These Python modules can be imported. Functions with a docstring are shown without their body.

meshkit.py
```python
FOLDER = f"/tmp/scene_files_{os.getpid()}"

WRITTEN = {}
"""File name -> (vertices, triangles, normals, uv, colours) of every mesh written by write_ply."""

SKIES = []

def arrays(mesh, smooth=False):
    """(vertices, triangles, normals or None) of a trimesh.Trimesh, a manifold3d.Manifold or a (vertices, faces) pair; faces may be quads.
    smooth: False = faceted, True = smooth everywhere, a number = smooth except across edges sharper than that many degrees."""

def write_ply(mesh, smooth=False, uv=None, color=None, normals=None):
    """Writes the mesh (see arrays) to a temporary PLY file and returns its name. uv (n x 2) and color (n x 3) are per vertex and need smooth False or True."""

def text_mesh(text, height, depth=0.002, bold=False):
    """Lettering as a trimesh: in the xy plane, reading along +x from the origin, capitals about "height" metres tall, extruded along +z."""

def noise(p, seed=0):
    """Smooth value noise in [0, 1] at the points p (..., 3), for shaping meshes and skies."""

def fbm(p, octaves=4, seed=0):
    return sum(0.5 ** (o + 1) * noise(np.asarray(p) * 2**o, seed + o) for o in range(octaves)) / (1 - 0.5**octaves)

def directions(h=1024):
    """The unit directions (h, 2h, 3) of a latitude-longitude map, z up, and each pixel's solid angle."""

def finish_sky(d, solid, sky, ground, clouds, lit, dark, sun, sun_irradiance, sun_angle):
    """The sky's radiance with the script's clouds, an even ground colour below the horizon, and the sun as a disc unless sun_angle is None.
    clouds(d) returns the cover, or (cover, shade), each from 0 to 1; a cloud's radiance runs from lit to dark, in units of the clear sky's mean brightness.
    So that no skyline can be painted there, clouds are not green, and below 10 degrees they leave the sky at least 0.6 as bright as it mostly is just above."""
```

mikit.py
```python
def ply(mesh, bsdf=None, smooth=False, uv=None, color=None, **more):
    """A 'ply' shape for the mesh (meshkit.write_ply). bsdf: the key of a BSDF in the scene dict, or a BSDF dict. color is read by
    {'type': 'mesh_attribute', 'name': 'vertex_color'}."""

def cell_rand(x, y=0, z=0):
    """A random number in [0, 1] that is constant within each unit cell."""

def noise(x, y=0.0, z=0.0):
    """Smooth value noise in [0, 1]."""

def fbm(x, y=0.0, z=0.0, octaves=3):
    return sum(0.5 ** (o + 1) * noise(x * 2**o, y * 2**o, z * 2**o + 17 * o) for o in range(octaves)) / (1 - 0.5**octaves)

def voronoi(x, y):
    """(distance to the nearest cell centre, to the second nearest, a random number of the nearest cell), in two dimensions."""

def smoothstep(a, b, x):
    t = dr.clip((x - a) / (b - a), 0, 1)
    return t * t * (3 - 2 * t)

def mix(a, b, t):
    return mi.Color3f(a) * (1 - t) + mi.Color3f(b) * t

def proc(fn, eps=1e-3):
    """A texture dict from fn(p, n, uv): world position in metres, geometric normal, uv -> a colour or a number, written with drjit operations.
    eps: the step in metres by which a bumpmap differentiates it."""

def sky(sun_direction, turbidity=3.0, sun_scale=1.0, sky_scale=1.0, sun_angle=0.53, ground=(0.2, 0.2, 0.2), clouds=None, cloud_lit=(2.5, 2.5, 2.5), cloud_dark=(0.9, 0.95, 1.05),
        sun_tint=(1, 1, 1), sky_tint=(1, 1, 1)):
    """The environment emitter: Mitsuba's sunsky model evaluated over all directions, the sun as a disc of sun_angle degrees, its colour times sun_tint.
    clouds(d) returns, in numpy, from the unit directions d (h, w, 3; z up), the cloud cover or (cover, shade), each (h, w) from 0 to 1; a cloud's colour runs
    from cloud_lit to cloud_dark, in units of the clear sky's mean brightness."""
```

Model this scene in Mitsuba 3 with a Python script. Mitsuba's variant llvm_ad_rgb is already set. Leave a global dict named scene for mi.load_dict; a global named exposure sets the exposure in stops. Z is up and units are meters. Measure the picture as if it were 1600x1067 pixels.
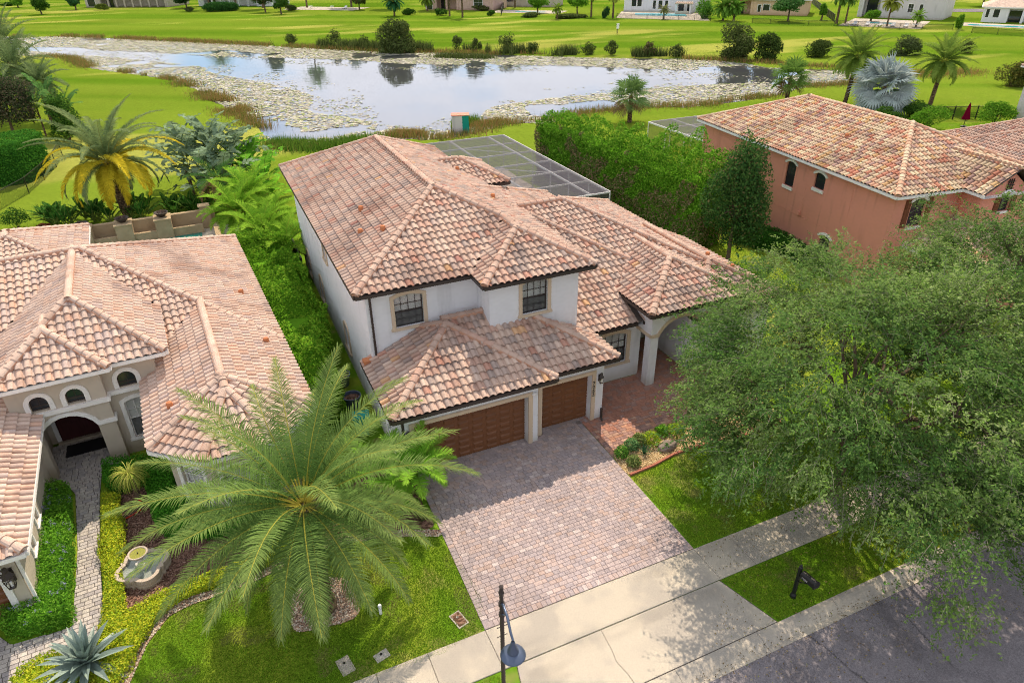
import math, random
import numpy as np, trimesh, manifold3d as m3
import drjit as dr, mitsuba as mi
import mikit, meshkit
from mikit import proc, noise, fbm, voronoi, cell_rand, smoothstep, mix
from shapely.geometry import Polygon, box as sbox, Point, LineString
from shapely import affinity

T = mi.ScalarTransform4f
scene, labels = {}, {}
# ------------------------------------------------------------------ camera, sky, exposure
CAM = [0.0, 0.0, 18.45]
FW = [0.35150117, 0.79163565, -0.49975986]
UP = [0.21304069, 0.45218120, 0.86610959]
scene['camera'] = {'type': 'perspective', 'fov': 73.74, 'fov_axis': 'x', 'near_clip': 0.5, 'far_clip': 3000.0,
    'to_world': T().look_at(origin=CAM, target=[a + b for a, b in zip(CAM, FW)], up=UP)}
exposure = 2.12

def sky_clouds(d):
    h = np.maximum(d[..., 2:3], 0.06)
    q = np.concatenate([d[..., :2] / h * 0.9, np.zeros_like(h)], -1)
    f = meshkit.fbm(q + 3.7, 5, 5)
    cover = np.clip((f - 0.33) / 0.16, 0, 1) * 0.95
    shade = np.clip((f - 0.52) / 0.3, 0, 1) * 0.55
    return cover, shade
SUN = np.array([0.42, 0.70, 1.0])
scene['sky'] = mikit.sky(SUN.tolist(), turbidity=3, clouds=sky_clouds, cloud_lit=(2.9, 2.9, 3.0), cloud_dark=(1.7, 1.75, 1.9), sun_scale=0.9, sun_tint=(0.97, 0.98, 1.0), ground=(0.16, 0.2, 0.1))

# ------------------------------------------------------------------ materials
def lin(r, g, b):
    return [float(((c / 255 + 0.055) / 1.055) ** 2.4) if c > 10 else c / 255 / 12.92 for c in (r, g, b)]
def rgb(c): return {'type': 'rgb', 'value': [float(x) for x in c]}
def principled(color, rough=0.7, spec=0.35, **k):
    c = color if isinstance(color, dict) else rgb(color)
    if rough >= 0.7 and not k: return {'type': 'diffuse', 'reflectance': c}
    return {'type': 'principled', 'base_color': c, 'roughness': rough, 'specular': spec, **k}
def twos(b): return {'type': 'twosided', 'bsdf': b}
def flat(name, color, rough=0.6, **k): scene[name] = twos(principled(color, rough, **k))
def bumped(b, fn, scale, eps=2e-3): return b   # relief this fine is not seen from here
def packed(c):
    """a colour per vertex kept in the two uv numbers, so that meshes of one material can be joined"""
    c = np.clip(np.asarray(c, float), 0, 1); return np.column_stack([np.floor(c[:, 0] * 2047) + 0.01 + 0.98 * c[:, 1], c[:, 2]])
def unpacked(p, n, uv):
    r = dr.floor(uv.x); return mi.Color3f(r / 2047, dr.clip((uv.x - r - 0.01) / 0.98, 0, 1), uv.y)
VC = proc(unpacked)
scene['mat_vc'] = twos(principled(VC, 0.8, 0.25))
scene['mat_vc_gloss'] = twos(principled(VC, 0.45, 0.45))
scene['mat_leaf'] = {'type': 'principledthin', 'base_color': VC, 'roughness': 0.45, 'diff_trans': 0.55, 'spec_trans': 0.0, 'eta': 1.4}
flat('mat_white', (0.72, 0.72, 0.73), 0.5)
flat('mat_beige_trim', (0.58, 0.47, 0.35), 0.7)
flat('mat_white_trim', (0.74, 0.73, 0.72), 0.6)
flat('mat_bronze', (0.045, 0.035, 0.032), 0.45)
flat('mat_black', (0.015, 0.015, 0.017), 0.4)
flat('mat_gutter', (0.42, 0.36, 0.27), 0.6)
flat('mat_frame_alu', (0.60, 0.60, 0.63), 0.5)
scene['mat_insect_screen'] = {'type': 'mask', 'opacity': 0.5, 'bsdf': twos(principled((0.03, 0.03, 0.035), 0.8))}
flat('mat_blind', (0.62, 0.63, 0.6), 0.6)
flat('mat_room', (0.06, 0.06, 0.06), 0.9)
flat('mat_teal', (0.0, 0.27, 0.22), 0.5)
flat('mat_edging', (0.36, 0.14, 0.10), 0.9)
flat('mat_steel_blue', (0.10, 0.13, 0.20), 0.35, metallic=0.5)
flat('mat_maroon', (0.12, 0.004, 0.02), 0.8)
flat('mat_terracotta', (0.5, 0.2, 0.1), 0.8)
flat('mat_mortar', (0.50, 0.285, 0.20), 0.9)
flat('mat_fountain', (0.45, 0.38, 0.31), 0.85)
scene['mat_glass'] = {'type': 'thindielectric', 'int_ior': 1.5}
flat('mat_dark_glass', (0.018, 0.024, 0.032), 0.08, spec=0.8)
scene['mat_screen'] = {'type': 'mask', 'opacity': 0.48, 'bsdf': twos(principled((0.13, 0.125, 0.15), 0.8))}
scene['mat_fence_mesh'] = {'type': 'mask', 'opacity': 0.35, 'bsdf': twos(principled((0.02, 0.02, 0.02), 0.8))}

def stucco(name, c, var=0.06):
    c = np.array(c)
    def col(p, n, uv):
        f = fbm(p.x * 0.7, p.y * 0.7, p.z * 0.5, 4)
        g = noise(p.x * 9, p.y * 9, p.z * 9)
        streak = fbm(p.x * 3.1, p.y * 3.1, p.z * 0.35, 3)
        return mi.Color3f(c.tolist()) * (1 - var + var * 1.3 * f + 0.05 * (g - 0.5) - 0.13 * smoothstep(0.55, 0.8, streak)) * mix((1, 1, 1), (0.80, 0.76, 0.70), smoothstep(0.75, 0.05, p.z + 0.5 * (f - 0.5)))
    def bmp(p, n, uv): return noise(p.x * 30, p.y * 30, p.z * 30) + 0.6 * noise(p.x * 70, p.y * 70, p.z * 70)
    scene[name] = twos(bumped(principled(proc(col), 0.9, 0.2), bmp, 0.004, 3e-3))
stucco('mat_stucco_white', (0.74, 0.75, 0.79))
stucco('mat_stucco_beige', (0.52, 0.46, 0.385))
stucco('mat_stucco_orange', (0.68, 0.30, 0.225))
stucco('mat_pinkwall', (0.60, 0.42, 0.36))
stucco('mat_peachwall', (0.68, 0.48, 0.33))
stucco('mat_stucco_grey', (0.62, 0.60, 0.60))

def tile_mat(name, pal, stops):
    # pal: colours picked by uv.x (a number kept per tile), grain from position
    def col(p, n, uv):
        c = mi.Color3f(pal[0])
        for s, q in zip(stops, pal[1:]):
            c = dr.select(uv.x > s, mi.Color3f(q), c)
        g = fbm(p.x * 6 + 11 * uv.x, p.y * 6, p.z * 6, 3)
        fine = noise(p.x * 40, p.y * 40, p.z * 40)
        lich = dr.maximum(smoothstep(0.56, 0.78, fbm(p.x * 0.45, p.y * 0.45, 3.0, 3)), 0.8 * smoothstep(0.58, 0.8, fbm(p.x * 1.7, p.y * 1.7, p.z * 0.6, 2)))
        c = c * (0.84 + 0.2 * g + 0.12 * (uv.y - 0.5) + 0.12 * (fine - 0.5))
        return mix(c, c * mi.Color3f(0.62, 0.58, 0.58), 0.7 * lich)
    scene[name] = twos(principled(proc(col), 0.75, 0.3))
tile_mat('mat_tile_main', [(0.540, 0.393, 0.322), (0.518, 0.342, 0.275), (0.475, 0.365, 0.316), (0.583, 0.445, 0.369), (0.389, 0.308, 0.275), (0.508, 0.285, 0.222), (0.605, 0.376, 0.222), (0.410, 0.217, 0.181)], (0.38, 0.58, 0.72, 0.86, 0.945, 0.975, 0.99))
tile_mat('mat_tile_left', [(0.605, 0.456, 0.380), (0.589, 0.422, 0.339), (0.626, 0.490, 0.415), (0.551, 0.427, 0.369), (0.529, 0.416, 0.374), (0.616, 0.410, 0.316)], (0.34, 0.58, 0.74, 0.86, 0.94))
tile_mat('mat_tile_orange', [(0.626, 0.479, 0.351), (0.594, 0.365, 0.257), (0.691, 0.570, 0.398), (0.432, 0.296, 0.257), (0.626, 0.410, 0.211), (0.540, 0.251, 0.175)], (0.3, 0.5, 0.68, 0.82, 0.91))
def paver_mat(name, pal, stops):
    def col(p, n, uv):
        c = mi.Color3f(pal[0])
        for s, q in zip(stops, pal[1:]):
            c = dr.select(uv.x > s, mi.Color3f(q), c)
        g = fbm(p.x * 5, p.y * 5, 1.0, 3)
        wide = fbm(p.x * 0.5, p.y * 0.5, 5.0, 3)
        fine = noise(p.x * 60, p.y * 60, 0.0)
        return c * (0.68 + 0.24 * g + 0.30 * wide + 0.14 * (uv.y - 0.5) + 0.12 * (fine - 0.5))
    scene[name] = twos(principled(proc(col), 0.85, 0.25))
paver_mat('mat_paver_drive', [(0.40, 0.33, 0.325), (0.37, 0.31, 0.315), (0.425, 0.335, 0.315), (0.345, 0.295, 0.305), (0.47, 0.40, 0.39), (0.40, 0.305, 0.275)], (0.3, 0.55, 0.76, 0.88, 0.95))
paver_mat('mat_paver_red', [(0.40, 0.20, 0.15), (0.36, 0.22, 0.19), (0.44, 0.24, 0.17), (0.30, 0.19, 0.17), (0.48, 0.30, 0.23)], (0.35, 0.6, 0.78, 0.92))
paver_mat('mat_paver_grey', [(0.46, 0.42, 0.39), (0.41, 0.38, 0.37), (0.50, 0.46, 0.42), (0.36, 0.33, 0.33)], (0.4, 0.65, 0.88))
flat('mat_joint', (0.10, 0.085, 0.08), 0.95)
flat('mat_sand_joint', (0.21, 0.175, 0.165), 0.95)

def lawn_color(p):
    big = fbm(p.x * 0.05, p.y * 0.05, 0.0, 4)
    mid = fbm(p.x * 0.45 + 4, p.y * 0.45, 2.0, 4)
    fine = fbm(p.x * 5, p.y * 5, 1.0, 3)
    far = smoothstep(35.0, 70.0, p.y)
    stripe = fbm(p.x * 0.012 + p.y * 0.008, p.y * 0.075 + p.x * 0.045, 7.0, 3)
    near = mix((0.10, 0.21, 0.013), (0.22, 0.285, 0.03), smoothstep(0.38, 0.66, mid))
    near = mix(near, (0.26, 0.22, 0.09), 0.55 * smoothstep(0.62, 0.75, fbm(p.x * 0.9, p.y * 0.9, 9.0, 3)))
    farc = mix((0.085, 0.165, 0.010), (0.14, 0.205, 0.02), smoothstep(0.38, 0.62, stripe))
    farc = mix(farc, (0.31, 0.31, 0.07), 0.75 * smoothstep(0.58, 0.75, fbm(p.x * 0.03, p.y * 0.09, 3.0, 4)))
    c = mix(near, farc, far)
    return c * (0.72 + 0.3 * fine + 0.26 * big)
scene['mat_lawn'] = twos(bumped(principled(proc(lambda p, n, uv: lawn_color(p)), 0.95, 0.1), lambda p, n, uv: noise(p.x * 25, p.y * 25, 0.0) + noise(p.x * 60, p.y * 60, 1.0), 0.03, 4e-3))
def concrete_fn(p, n, uv):
    a = fbm(p.x * 0.9, p.y * 0.9, 0.0, 4); b = noise(p.x * 55, p.y * 55, 0.0); s = fbm(p.x * 0.35 + 7, p.y * 1.4, 2.0, 3)
    c = mix((0.50, 0.45, 0.375), (0.40, 0.365, 0.32), smoothstep(0.4, 0.7, a))
    return c * (0.94 + 0.12 * (b - 0.5) - 0.13 * smoothstep(0.55, 0.75, s))
scene['mat_concrete'] = twos(principled(proc(concrete_fn), 0.9, 0.2))
def asphalt_fn(p, n, uv):
    a = fbm(p.x * 0.6, p.y * 0.6, 0.0, 4); b = noise(p.x * 70, p.y * 70, 0.0); c = noise(p.x * 28, p.y * 28, 5.0)
    d1, d2, r = voronoi(p.x * 0.33 + 0.25 * a, p.y * 0.33 + 0.2 * b)
    crack = 1 - 0.55 * smoothstep(0.028, 0.008, d2 - d1) * smoothstep(0.4, 0.6, fbm(p.x * 0.2, p.y * 0.2, 8.0, 2))
    return mi.Color3f(0.235, 0.215, 0.232) * crack * (1 - 0.22 * smoothstep(0.6, 0.75, fbm(p.x * 0.8, p.y * 0.5, 4.0, 3))) * (0.75 + 0.3 * a + 0.5 * (b - 0.5) + 0.3 * (c - 0.5))
scene['mat_asphalt'] = twos(bumped(principled(proc(asphalt_fn), 0.9, 0.25), lambda p, n, uv: noise(p.x * 60, p.y * 60, 0.0), 0.006, 3e-3))
def mulch_fn(p, n, uv):
    a = noise(p.x * 22, p.y * 9, 0.0); b = noise(p.x * 9 + 40, p.y * 24, 2.0); c = fbm(p.x, p.y, 1.0, 3)
    return mix((0.10, 0.055, 0.04), (0.27, 0.16, 0.12), smoothstep(0.45, 0.8, dr.maximum(a, b))) * (0.7 + 0.6 * c)
scene['mat_mulch'] = twos(bumped(principled(proc(mulch_fn), 0.95, 0.1), lambda p, n, uv: noise(p.x * 22, p.y * 9, 0.0), 0.02, 4e-3))
def straw_fn(p, n, uv):
    a = noise(p.x * 26, p.y * 12, 0.0); c = fbm(p.x * 2, p.y * 2, 1.0, 3)
    return mix((0.40, 0.28, 0.14), (0.66, 0.50, 0.29), smoothstep(0.35, 0.75, a)) * (0.75 + 0.5 * c)
scene['mat_straw'] = twos(bumped(principled(proc(straw_fn), 0.95, 0.1), lambda p, n, uv: noise(p.x * 26, p.y * 12, 0.0), 0.02, 4e-3))
def gravel_fn(p, n, uv):
    a, b, r = voronoi(p.x * 16, p.y * 16)
    return mix((0.46, 0.36, 0.27), (0.36, 0.22, 0.17), r) * (1.1 - 1.1 * a)
scene['mat_gravel'] = twos(bumped(principled(proc(gravel_fn), 0.9, 0.2), lambda p, n, uv: 1 - voronoi(p.x * 16, p.y * 16)[0], 0.02, 4e-3))
def wood_door_fn(p, n, uv):
    g = noise(p.x * 3, p.y * 3, p.z * 60); f = fbm(p.x * 2, p.y * 2, p.z * 8, 3)
    return mi.Color3f(0.155, 0.062, 0.026) * (0.75 + 0.25 * g + 0.35 * f)
scene['mat_wood_door'] = twos(principled(proc(wood_door_fn), 0.5, 0.4))
scene['mat_red_door'] = twos(principled(proc(lambda p, n, uv: mi.Color3f(0.055, 0.012, 0.014) * (0.7 + 0.6 * noise(p.x * 40, p.y * 40, p.z * 3))), 0.4, 0.4))
def stone_fn(p, n, uv):
    a = fbm(p.x * 2.5, p.y * 2.5, p.z * 2.5, 4)
    return mix((0.48, 0.38, 0.25), (0.33, 0.24, 0.15), a)
scene['mat_pool_stone'] = twos(principled(proc(stone_fn), 0.85, 0.25))
scene['mat_rock'] = twos(principled(proc(lambda p, n, uv: mix((0.34, 0.28, 0.24), (0.14, 0.11, 0.09), fbm(p.x * 9, p.y * 9, p.z * 9, 4))), 0.9, 0.2))
scene['mat_wood_shutter'] = twos(principled(proc(lambda p, n, uv: mi.Color3f(0.17, 0.07, 0.04) * (0.7 + 0.6 * noise(p.x * 30, p.y * 30, p.z * 2))), 0.7, 0.2))
scene['mat_water'] = {'type': 'bumpmap', 'arbitrary': proc(lambda p, n, uv: fbm(p.x * 0.5, p.y * 0.9, 0.0, 3), 0.02), 'scale': 0.007,
    'bsdf': twos({'type': 'principled', 'base_color': rgb((0.36, 0.375, 0.44)), 'metallic': 0.9, 'roughness': 0.02, 'specular': 0.6})}
scene['mat_pool_water'] = twos({'type': 'principled', 'base_color': rgb((0.05, 0.30, 0.36)), 'metallic': 0.1, 'roughness': 0.06, 'specular': 0.6})
scene['mat_teal_water'] = twos({'type': 'principled', 'base_color': rgb((0.02, 0.20, 0.17)), 'metallic': 0.1, 'roughness': 0.06, 'specular': 0.6})
scene['mat_fountain_water'] = twos(principled(proc(lambda p, n, uv: mix((0.16, 0.20, 0.16), (0.30, 0.32, 0.30), fbm(p.x * 5, p.y * 5, 0.0, 3))), 0.07, 0.6))
scene['mat_algae_water'] = twos(principled((0.22, 0.22, 0.02), 0.1, 0.6))
def far_tile_fn(p, n, uv):
    r = cell_rand(p.x * 2.4, p.y * 2.4, p.z * 2.0)
    return mi.Color3f(0.40, 0.29, 0.24) * (0.75 + 0.5 * r)
scene['mat_far_roof'] = twos(principled(proc(far_tile_fn), 0.85, 0.2))
scene['mat_far_roof_pale'] = twos(principled(proc(lambda p, n, uv: mi.Color3f(0.55, 0.43, 0.36) * (0.85 + 0.3 * cell_rand(p.x * 2.4, p.y * 2.4, p.z * 2.0))), 0.85, 0.2))
def bark_fn(p, n, uv):
    return mix((0.19, 0.14, 0.10), (0.09, 0.065, 0.05), fbm(p.x * 5, p.y * 5, p.z * 14, 3))
scene['mat_bark'] = twos(bumped(principled(proc(bark_fn), 0.95, 0.1), lambda p, n, uv: fbm(p.x * 7, p.y * 7, p.z * 16, 3), 0.04, 4e-3))
scene['mat_palm_bark'] = twos(bumped(principled(proc(lambda p, n, uv: mix((0.23, 0.16, 0.10), (0.08, 0.055, 0.04), smoothstep(0.3, 0.7, noise(p.x * 9, p.y * 9, p.z * 9)))), 0.95, 0.1), lambda p, n, uv: noise(p.x * 9, p.y * 9, p.z * 9), 0.06, 4e-3))

# ------------------------------------------------------------------ scene helpers
_used = {}
def nm(name, parent=None):
    base = (parent + '__' if parent else '') + name
    k = _used.get(base, -1) + 1
    _used[base] = k
    return base if k == 0 else f'{base}_{k:03d}'
def tag(key, label=None, cat=None, group=None, kind=None):
    d = labels.setdefault(key, {})
    for k, v in (('label', label), ('category', cat), ('group', group), ('kind', kind)):
        if v: d[k] = v
    return key
def thing(name, label, cat, group=None):
    return tag(nm(name), label, cat, group)
def put(name, mesh, mat, parent=None, smooth=False, uv=None, color=None, label=None, cat=None, group=None, kind=None, key=None):
    k = key or nm(name, parent)
    if isinstance(mesh, MB): mesh, uv, color = mesh.arr(), (mesh.uvs() if uv is None else uv), (mesh.cols() if color is None else color)
    if color is not None: uv, color, smooth = packed(color), None, False
    scene[k] = mikit.ply(mesh, mat, smooth, uv, color)
    if label or cat or group or kind: tag(k, label, cat, group, kind)
    return k

class MB:
    """a growing mesh: vertices, triangles, and per vertex colours or uv where given"""
    def __init__(s): s.v, s.f, s.c, s.u, s.n = [], [], [], [], 0
    def add(s, v, f, c=None, u=None):
        v = np.asarray(v, float).reshape(-1, 3); f = np.asarray(f, int)
        if f.shape[1] == 4: f = np.vstack([f[:, [0, 1, 2]], f[:, [0, 2, 3]]])
        s.v.append(v); s.f.append(f + s.n); s.n += len(v)
        if c is not None: s.c.append(np.broadcast_to(np.asarray(c, float), (len(v), 3)))
        if u is not None: s.u.append(np.broadcast_to(np.asarray(u, float), (len(v), 2)))
        return s
    def tm(s, m, c=None, u=None): return s.add(m.vertices, m.faces, c, u)
    def arr(s): return np.vstack(s.v), np.vstack(s.f)
    def cols(s): return np.vstack(s.c) if s.c else None
    def uvs(s): return np.vstack(s.u) if s.u else None
    def box(s, x0, x1, y0, y1, z0, z1, c=None, fr=None):
        v = np.array([[x, y, z] for x in (x0, x1) for y in (y0, y1) for z in (z0, z1)], float)
        return s.add(fr.w(v) if fr else v, CUBEF, c)
    def obox(s, c, ux, uy, uz, col=None):
        c, ux, uy, uz = (np.asarray(a, float) for a in (c, ux, uy, uz))
        v = np.array([c + a * ux + b * uy + d * uz for a in (-1, 1) for b in (-1, 1) for d in (-1, 1)])
        return s.add(v, CUBEF, col)
    def bar(s, a, b, w, h=None, col=None, up=(0, 0, 1)):
        a, b = np.asarray(a, float), np.asarray(b, float); d = b - a; L = np.linalg.norm(d); d /= L
        x = np.cross(d, up)
        if np.linalg.norm(x) < 1e-6: x = np.cross(d, (1, 0, 0))
        x /= np.linalg.norm(x); y = np.cross(x, d)
        return s.obox((a + b) / 2, x * w / 2, d * L / 2, y * (h or w) / 2, col)
    def tube(s, pts, rad, n=8, c=None, cap=True):
        p = np.asarray(pts, float); r = np.broadcast_to(rad, (len(p),)).astype(float)
        t = np.gradient(p, axis=0); t /= np.linalg.norm(t, axis=1, keepdims=True) + 1e-12
        ref = np.array([0, 0, 1.0]) if abs(t[0, 2]) < 0.9 else np.array([1.0, 0, 0])
        a = np.cross(t, ref); a /= np.linalg.norm(a, axis=1, keepdims=True) + 1e-12; b = np.cross(t, a)
        g = np.arange(n) * 2 * np.pi / n
        v = (p[:, None] + r[:, None, None] * (np.cos(g)[None, :, None] * a[:, None] + np.sin(g)[None, :, None] * b[:, None])).reshape(-1, 3)
        i, j = np.meshgrid(np.arange(len(p) - 1), np.arange(n), indexing='ij')
        f = np.stack([i * n + j, i * n + (j + 1) % n, (i + 1) * n + (j + 1) % n, (i + 1) * n + j], -1).reshape(-1, 4)
        f = np.vstack([f[:, [0, 1, 2]], f[:, [0, 2, 3]]])
        if cap:
            v = np.vstack([v, p[:1], p[-1:]]); k = len(p) * n; jj = np.arange(n)
            f = np.vstack([f, np.stack([(jj + 1) % n, jj, jj * 0 + k], 1), np.stack([k - n + jj, k - n + (jj + 1) % n, jj * 0 + k + 1], 1)])
        cc = None if c is None else (np.vstack([np.repeat(np.asarray(c, float), n, 0), np.asarray(c, float)[[0, -1]]]) if (np.ndim(c) == 2 and cap) else (np.repeat(np.asarray(c, float), n, 0) if np.ndim(c) == 2 else c))
        return s.add(v, f, cc)
    def lathe(s, prof, center, n=20, c=None):
        prof = np.asarray(prof, float); g = np.arange(n) * 2 * np.pi / n
        v = np.stack([prof[:, None, 0] * np.cos(g), prof[:, None, 0] * np.sin(g), np.repeat(prof[:, 1:2], n, 1)], -1).reshape(-1, 3) + np.asarray(center, float)
        i, j = np.meshgrid(np.arange(len(prof) - 1), np.arange(n), indexing='ij')
        return s.add(v, np.stack([i * n + j, i * n + (j + 1) % n, (i + 1) * n + (j + 1) % n, (i + 1) * n + j], -1).reshape(-1, 4), c)
CUBEF = np.array([[0, 1, 3, 2], [4, 6, 7, 5], [0, 4, 5, 1], [2, 3, 7, 6], [0, 2, 6, 4], [1, 5, 7, 3]])

class Frame:
    """a plan frame: turned by deg about z, moved to o"""
    def __init__(s, deg=0.0, o=(0.0, 0.0)):
        a = math.radians(deg); s.R = np.array([[math.cos(a), -math.sin(a), 0], [math.sin(a), math.cos(a), 0], [0, 0, 1.0]]); s.o = np.array([o[0], o[1], 0.0])
    def w(s, v): return np.asarray(v, float) @ s.R.T + s.o
    def wd(s, d): return s.R @ np.asarray(d, float)
W0 = Frame()
def man(poly, z0, z1):
    polys = [q for q in getattr(poly, 'geoms', [poly]) if q.geom_type == 'Polygon' and q.area > 1e-6]
    if not polys: return m3.Manifold.cube([1e-3, 1e-3, 1e-3])
    out = []
    for q in polys:
        rings = [np.asarray(q.exterior.coords)[:-1]] + [np.asarray(r.coords)[:-1] for r in q.interiors]
        out.append(m3.Manifold.extrude(m3.CrossSection([r.tolist() for r in rings], m3.FillRule.EvenOdd), z1 - z0).translate([0, 0, z0]))
    return out[0] if len(out) == 1 else m3.Manifold.batch_boolean(out, m3.OpType.Add)
def mtri(m):
    q = m.to_mesh(); return np.array(q.vert_properties[:, :3], float), np.array(q.tri_verts, int)
def sheet(poly, z, res=None):
    """a flat sheet for a shapely polygon"""
    v, f = trimesh.creation.triangulate_polygon(poly, engine='earcut')
    return np.column_stack([v, np.full(len(v), float(z))]), f
def smoothpoly(pts, n=6):
    """closed Catmull-Rom through the points"""
    p = np.asarray(pts, float); k = len(p); out = []
    for i in range(k):
        a, b, c, d = p[i - 1], p[i], p[(i + 1) % k], p[(i + 2) % k]
        for t in np.arange(n) / n:
            out.append(0.5 * (2 * b + (c - a) * t + (2 * a - 5 * b + 4 * c - d) * t * t + (3 * b - a - 3 * c + d) * t ** 3))
    return Polygon(np.array(out)).buffer(0)
def inside(poly, xy):
    from shapely import contains_xy
    return contains_xy(poly, xy[:, 0], xy[:, 1])
def scatter(poly, n, rng):
    x0, y0, x1, y1 = poly.bounds; out = np.zeros((0, 2))
    while len(out) < n:
        q = rng.uniform((x0, y0), (x1, y1), (n * 2 + 50, 2)); out = np.vstack([out, q[inside(poly, q)]])
    return out[:n]
# ------------------------------------------------------------------ tiled roofs
def tile_proto(w, L, t=0.022):
    """one S tile: barrel and pan, its lower lip showing; local x across, y up the slope, z off the roof"""
    u = np.array([-0.5, -0.47, -0.40, -0.28, -0.15, -0.02, 0.10, 0.17, 0.20, 0.33, 0.5]); xs = u * w * 1.02; m = len(u)
    h = np.where(u <= 0.2, 0.098 * np.sqrt(np.clip(1 - ((u + 0.15) / 0.35) ** 2, 0, 1)), 0.004)
    lo = np.column_stack([xs, np.zeros(m), h + 0.075]); hi = np.column_stack([xs, np.full(m, L), h * 0.97 + 0.012]); lip = lo - [0, 0, t]
    lip[:, 1] += 0.004
    v = np.vstack([lo, hi, lip]); i = np.arange(m - 1)
    f = np.vstack([np.stack([i, i + 1, i + m + 1, i + m], 1), np.stack([i + 2 * m, i + 2 * m + 1, i + 1, i], 1)])
    return v, np.vstack([f[:, [0, 1, 2]], f[:, [0, 2, 3]]])
def cap_proto(L, r0=0.165, r1=0.13):
    g = np.linspace(-0.12, math.pi + 0.12, 8)
    a = np.column_stack([r0 * np.cos(g), np.zeros(8), r0 * np.sin(g) * 0.8]); b = np.column_stack([r1 * np.cos(g), np.full(8, L), r1 * np.sin(g) * 0.8 - 0.01])
    e = a * [0.78, 1, 0.78]; v = np.vstack([a, b, e]); i = np.arange(7)
    f = np.vstack([np.stack([i, i + 1, i + 9, i + 8], 1), np.stack([i + 1, i, i + 16, i + 17], 1)])
    return v, np.vstack([f[:, [0, 1, 2]], f[:, [0, 2, 3]]])[:, ::-1]
TW, TE = 0.30, 0.385
TILE = tile_proto(TW, TE + 0.07); CAP = cap_proto(0.44)
_variants = {}
def variant(proto, which, mat, u):
    k = (which, mat, u)
    if k not in _variants:
        _variants[k] = mikit.ply(proto, mat, smooth=35) if u is None else mikit.ply(proto, mat, False, np.tile([u, (u * 7.3) % 1], (len(proto[0]), 1)))
    return _variants[k]

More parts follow.
